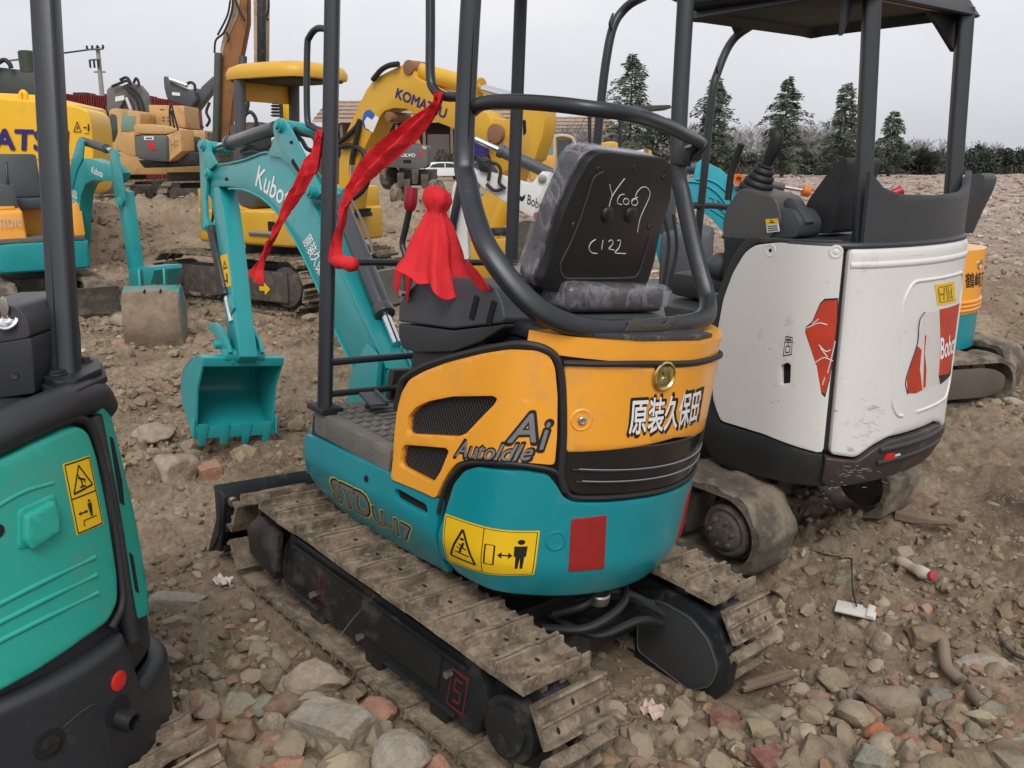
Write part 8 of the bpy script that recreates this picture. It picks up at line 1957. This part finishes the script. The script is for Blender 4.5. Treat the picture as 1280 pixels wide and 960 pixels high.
def far_grey():
    y=40.0;g=Rig('weathered grey excavator boom cluster with hoses standing before the red containers',wpt(150,215,y).x,y+1,30)
    g.tracks(1.1,.5,-1.4,1.4,.4,.44,30);part('body',TAN,g.T,lambda bm:box(bm,(0,0,1.6),(3.4,2.4,1.1)),bevel=.1)
    part('car_body',MUDF,g.T,lambda bm:cyl(bm,(0,0,.5),(0,0,1.1),.7))
    b=wslab(g,'boom',GREYB,[(133,138),(133,112),(140,106),(152,107),(162,103),(172,106),(180,116),(184,134),(185,160),(172,165),(172,146),(166,128),(158,120),(150,134),(146,142)],y,.6,.05)
    part('boom_label',CHALK,b,lambda bm:prism(bm,W3(g,[(144,121),(155,119),(155,125),(144,127)],y-.02),g.F.I.to_3x3() @ Vector((0,.02,0))))
    part('boom_cylinder',CHROME,g.T,lambda bm:cyl(bm,W3(g,[(158,122)],y-.1)[0],W3(g,[(164,138)],y-.1)[0],.10))
    for P in ([(150,100),(156,97),(160,98),(163,103)],[(167,104),(170,98),(173,102),(174,108)],[(140,108),(150,104),(158,101),(164,104)],[(160,106),(172,116),(178,130),(181,148)],[(156,108),(168,120),(174,136),(176,155)]):wtube(g,'hydraulic_hose',RUB,P,y-.2,.06)
    wslab(g,'bucket',GREYB,[(134,138),(146,136),(162,136),(166,150),(140,152)],y-.3,.7,.05)
    y=38.0;g=Rig('dark grey excavator boom standing right of the grey cluster, before the red containers',wpt(245,215,y).x,y+1.2,20)
    g.tracks(1.1,.5,-1.4,1.4,.4,.44,30);part('body',mat('yellow_dusty_body',(.42,.26,.09),.6,var=.2),g.T,lambda bm:box(bm,(0,0,1.7),(3.2,2.4,1.2)),bevel=.1);part('car_body',MUDF,g.T,lambda bm:cyl(bm,(0,0,.5),(0,0,1.1),.7))
    b=wslab(g,'boom',GREYD,[(266,95),(269,100),(267,110),(240,146),(230,156),(219,159),(222,152),(240,128),(252,108)],y,.6,.05)
    b2=wslab(g,'arm',GREYD,[(204,96),(207,95),(213,97),(216,104),(230,110),(243,114),(246,124),(238,134),(226,130),(214,126),(208,122),(205,110)],y-.4,.5,.05)
    part('arm_label',CHALK,b2,lambda bm:prism(bm,W3(g,[(215,115),(225,116),(225,120),(215,119)],y-.43),g.F.I.to_3x3() @ Vector((0,.02,0))))
    part('bucket_cylinder',CHROME,g.T,lambda bm:cyl(bm,W3(g,[(212,99)],y-.5)[0],W3(g,[(234,107)],y-.5)[0],.09))
    for P in ([(232,106),(238,103),(243,106),(244,114)],[(240,150),(248,154),(254,160)],[(262,128),(258,140),(262,150),(258,158)]):wtube(g,'hydraulic_hose',RUB,P,y-.5,.06)
    wslab(g,'boom_link',GREYB,[(236,112),(246,110),(250,124),(244,136),(234,132)],y+.1,.5,.05)
far_grey()

def clutter_mid():
    # tangle of stored buckets and attachments between the tan boom and the yellow canopy
    y=24.0;g=Rig('rusty brown excavator with a jumble of hoses and a worn bucket, behind the teal boom',wpt(350,215,y).x,y+1.4,160)
    g.tracks(1.0,.45,-1.3,1.3,.38,.42,28)
    rust=mat('rusty_brown_steel',(.13,.085,.06),.85,var=.35,vscale=3)
    part('body',rust,g.T,lambda bm:box(bm,(0,0,1.3),(2.6,2.0,.9)),bevel=.08);part('car_body',MUDF,g.T,lambda bm:cyl(bm,(0,0,.4),(0,0,.9),.6))
    wslab(g,'bucket',rust,[(286,158),(296,154),(326,152),(330,186),(322,202),(292,204)],y-.2,.9,.05)
    wslab(g,'side_plate',mat('stained_olive_steel',(.17,.15,.11),.85,var=.3),[(290,178),(340,176),(344,206),(300,212)],y-.6,.6,.04)
    for k in range(7):part('recoil_spring',GREENGR,g.T,lambda bm:lathe(bm,g.F.I @ wpt(345,122+4*k,y),(0,0,1),[(0,.10),(.03,.15),(.06,.10)],12))
    wslab(g,'yellow_bracket',YELLOWB,[(343,114),(360,113),(364,150),(354,152),(350,130)],y+.5,.5,.05)
    for P in ([(296,130),(302,120),(310,128),(306,146)],[(334,128),(340,118),(350,124),(352,150)],[(300,150),(312,140),(320,150),(318,168)]):wtube(g,'hydraulic_hose',RUB,P,y-.3,.05)
clutter_mid()

def wheeled():
    y=33.0;g=Rig('dark grey wheeled excavator seen from the rear with white lettering, beneath the yellow boom',wpt(512,245,y).x,y+1.2,92)
    cw=wslab(g,'counterweight',GREYP,[(478,182),(490,179),(533,181),(535,184),(534,208),(528,211),(484,209),(478,204)],y,1.4,.08,rnd=.1)
    text('VOLVO','lettering',CHALK,cw,[g.F.I @ wpt(a,b,y-.01) for a,b in ((497,196),(519,196),(497,192))],None,offset=.03)
    part('red_mark',REDR,cw,lambda bm:prism(bm,W3(g,[(525,189),(528,188),(527,197),(524,196)],y-.02),g.F.I.to_3x3() @ Vector((0,.02,0))))
    part('corner_label',mat('beige_label',(.5,.45,.36),.7),cw,lambda bm:prism(bm,W3(g,[(528,182),(533,183),(533,187),(528,186)],y-.02),g.F.I.to_3x3() @ Vector((0,.02,0))))
    wslab(g,'latch_plate',HOLE,[(504,200),(514,200),(514,204),(504,204)],y-.01,.02,0)
    part('engine_hood',mat('orange_red_hood',(.50,.22,.09),.6,var=.2),g.T,lambda bm:prism(bm,W3(g,[(492,179),(494,172),(518,171),(522,180)],y+.3),g.F.I.to_3x3() @ Vector((0,1.4,0))),bevel=.06)
    wslab(g,'chassis',FRAMEB,[(498,212),(540,212),(538,232),(500,232)],y+.3,2.5,.05)
    for a,b in ((500,226),(508,234),(518,222),(530,228)):wslab(g,'outrigger',MUDF,[(a-4,b-10),(a+5,b-10),(a+4,b+8),(a-3,b+8)],y-.1,.4,.03)
    for k,(px,py,r) in enumerate(((496,244,.46),(483,222,.46),(540,240,.46))):
        c=g.F.I @ wpt(px,py,y+.3+.9*(k==1));ax_=g.F.I.to_3x3() @ Vector((.82,-.5,.05))
        w=part('wheel',MUDT,g.T,lambda bm:lathe(bm,c,ax_,[(-.02,.30),(.0,r*.93),(.06,r),(.28,r),(.34,r*.93),(.36,.25)],26),bevel=.01)
        part('rim',mat('rust_rim',(.10,.05,.035),.8),w,lambda bm:lathe(bm,c+ax_*.30,ax_,[(0,.27),(.02,.27),(.07,.20),(.05,.08),(.08,.0)],20))
wheeled()

def far_cab():
    y=30.0;g=Rig('orange-yellow excavator with a pale-framed cab, behind and right of the yellow arm',wpt(700,225,y).x,y+1.5,20)
    g.tracks(1.1,.5,-1.4,1.4,.4,.44,30);part('car_body',MUDF,g.T,lambda bm:cyl(bm,(0,0,.4),(0,0,1.1),.7))
    OY=mat('orange_yellow_paint',(.60,.33,.06),.5,var=.12,vscale=1.5,dirt=(.3,.2,.1),dirt_amt=.2)
    c=wslab(g,'cab',OY,[(668,172),(680,168),(712,169),(717,176),(722,220),(672,222)],y,1.5,.06,rnd=.1)
    part('cab_window',GLASSG,c,lambda bm:prism(bm,fillet(W3(g,[(673,171),(690,170),(692,196),(672,192)],y-.02),.08,3),g.F.I.to_3x3() @ Vector((0,.02,0))))
    part('cab_window',GLASS,c,lambda bm:prism(bm,fillet(W3(g,[(696,174),(714,175),(716,200),(704,216),(697,210)],y-.02),.08,3),g.F.I.to_3x3() @ Vector((0,.02,0))))
    part('cab_frame',mat('pale_cab_frame',(.5,.42,.33),.6),c,lambda bm:tube(bm,W3(g,[(694,222),(693,178),(697,170),(712,171),(718,178),(722,200)],y-.05),.06,seg=8))
    wslab(g,'body',OY,[(664,196),(694,194),(696,226),(662,226)],y-.3,2.0,.08)
    wslab(g,'boom_foot',OY,[(716,200),(722,188),(736,182),(752,184),(772,186),(773,192),(752,194),(736,204),(726,220)],y+.4,.5,.06)
    wtube(g,'handrail',TAN,[(740,188),(752,180),(770,179),(772,190)],y,.04)
    # low dark roof on two thin posts
    y=26.0;h=Rig('excavator with a flat dark canopy on thin posts, seen above the black seat',wpt(765,225,y).x,y+1.0,80)
    h.tracks(.8,.4,-1.1,1.1,.33,.36,26);part('body',YELLOW,h.T,lambda bm:box(bm,(0,0,.95),(1.9,1.5,.6)),bevel=.08);part('car_body',MUDF,h.T,lambda bm:cyl(bm,(0,0,.4),(0,0,.7),.5))
    wslab(h,'canopy_roof',mat('mossy_dark_roof',(.05,.052,.045),.8,var=.3),[(732,136),(762,133),(838,131),(840,135),(800,139),(735,139)],y,1.3,.02)
    for x,b in ((737,205),(775,205)):part('canopy_post',FRAMEB,h.T,lambda bm:cyl(bm,W3(h,[(x,138)],y+.1)[0],W3(h,[(x,b)],y+.1)[0],.055,seg=8))
    wslab(h,'side_frame',YELLOW,[(752,178),(772,178),(772,190),(766,190),(766,183),(752,183)],y-.1,.3,.02)
    # small orange-yellow linkage end with a white rod
    y=18.0;k=Rig('small excavator whose yellow link end shows just over the black seat',wpt(805,240,y).x,y+1.0,170,name='mini_excavator')
    k.tracks(.55,.3,-.7,.7,.24,.26,22);part('body',YELLOW,k.T,lambda bm:box(bm,(0,0,.7),(1.3,1.1,.5)),bevel=.06);part('car_body',MUDF,k.T,lambda bm:cyl(bm,(0,0,.25),(0,0,.5),.35))
    part('boom',YELLOW,k.T,lambda bm:prism(bm,W3(k,[(800,190),(806,186),(814,188),(816,196),(822,240),(810,240)],y),k.F.I.to_3x3() @ Vector((0,.2,0))),bevel=.03)
    part('cylinder_rod',WHITEB,k.T,lambda bm:cyl(bm,W3(k,[(785,194)],y)[0],W3(k,[(804,190)],y)[0],.05))
    for q in ((808,189),(810,196)):part('link_pin',MATS['rusty_pin'],k.T,lambda bm:cyl(bm,W3(k,[q],y-.06)[0],W3(k,[q],y+.26)[0],.05,seg=12))
far_cab()

def car(px,ybase,y,L,yaw,label,body,seed=0):
    p=wpt(px,ybase,y);F=Frame(p.x,y,0,yaw);T=thing('parked_car',label,'car',F)
    z0=gz(p.x,y);m=mat('car_paint_'+str(seed),body,.25,coat=.6);k=L/4.4
    prof=[(-2.2,.38),(-2.22,.75),(-2.05,.95),(-1.6,1.02),(-1.05,1.08),(-.45,1.50),(.1,1.56),(1.0,1.54),(1.55,1.42),(2.0,1.05),(2.15,.9),(2.2,.45),(2.1,.35)]
    part('body',m,T,lambda bm:prism(bm,[(x*k,-.88*k,z*k+z0) for x,z in prof[:4]]+[(x*k,-.88*k,z*k+z0) for x,z in prof[4:]],(0,1.76*k,0)),bevel=.09,seg=3,smooth=50)
    for s_ in (-1,1):
        part('side_window',GLASS,T,lambda bm:prism(bm,[(x*k,s_*.885*k,z*k+z0) for x,z in ((-.95,1.08),(-.42,1.42),(.1,1.47),(.95,1.45),(1.45,1.35),(1.7,1.10))],(0,s_*.006,0)))
        part('window_pillar',m,T,lambda bm:prism(bm,[(x*k,s_*.892*k,z*k+z0) for x,z in ((.25,1.08),(.28,1.47),(.36,1.47),(.35,1.08))],(0,s_*.004,0)))
        for x in (-1.38,1.35):
            w=part('wheel',RUB,T,lambda bm:lathe(bm,(x*k,s_*.70*k,.34*k+z0),(0,s_,0),[(0,.2*k),(.01,.34*k),(.2*k,.34*k),(.21*k,.24*k)],20))
            part('rim',STEEL,w,lambda bm:lathe(bm,(x*k,s_*.90*k,.34*k+z0),(0,s_,0),[(0,.22*k),(.015,.2*k),(-.01,.05),(.01,0)],14))
        part('headlight',WHITEB,T,lambda bm:box(bm,(-2.19*k,s_*.62*k,.82*k+z0),(.06,.36*k,.14*k)),bevel=.02)
        part('tail_light',REDR,T,lambda bm:box(bm,(2.13*k,s_*.70*k,.95*k+z0),(.06,.2*k,.2*k)),bevel=.02)
    part('windscreen',GLASS,T,lambda bm:prism(bm,[(-1.03*k,-.70*k,1.12*k+z0),(-.50*k,-.62*k,1.49*k+z0),(-.50*k,.62*k,1.49*k+z0),(-1.03*k,.70*k,1.12*k+z0)],(-.02,0,.012)))
car(556,213,76,4.3,205,'white hatchback parked in front of the long shed, right of the wheeled excavator',(.75,.75,.74),1)
car(571,208,92,4.3,190,'dark parked car half hidden behind the white hatchback',(.04,.045,.06),2)
car(604,209,88,4.4,190,'dark blue parked car seen through the roll frame, right of the white hatchback',(.03,.04,.08),3)
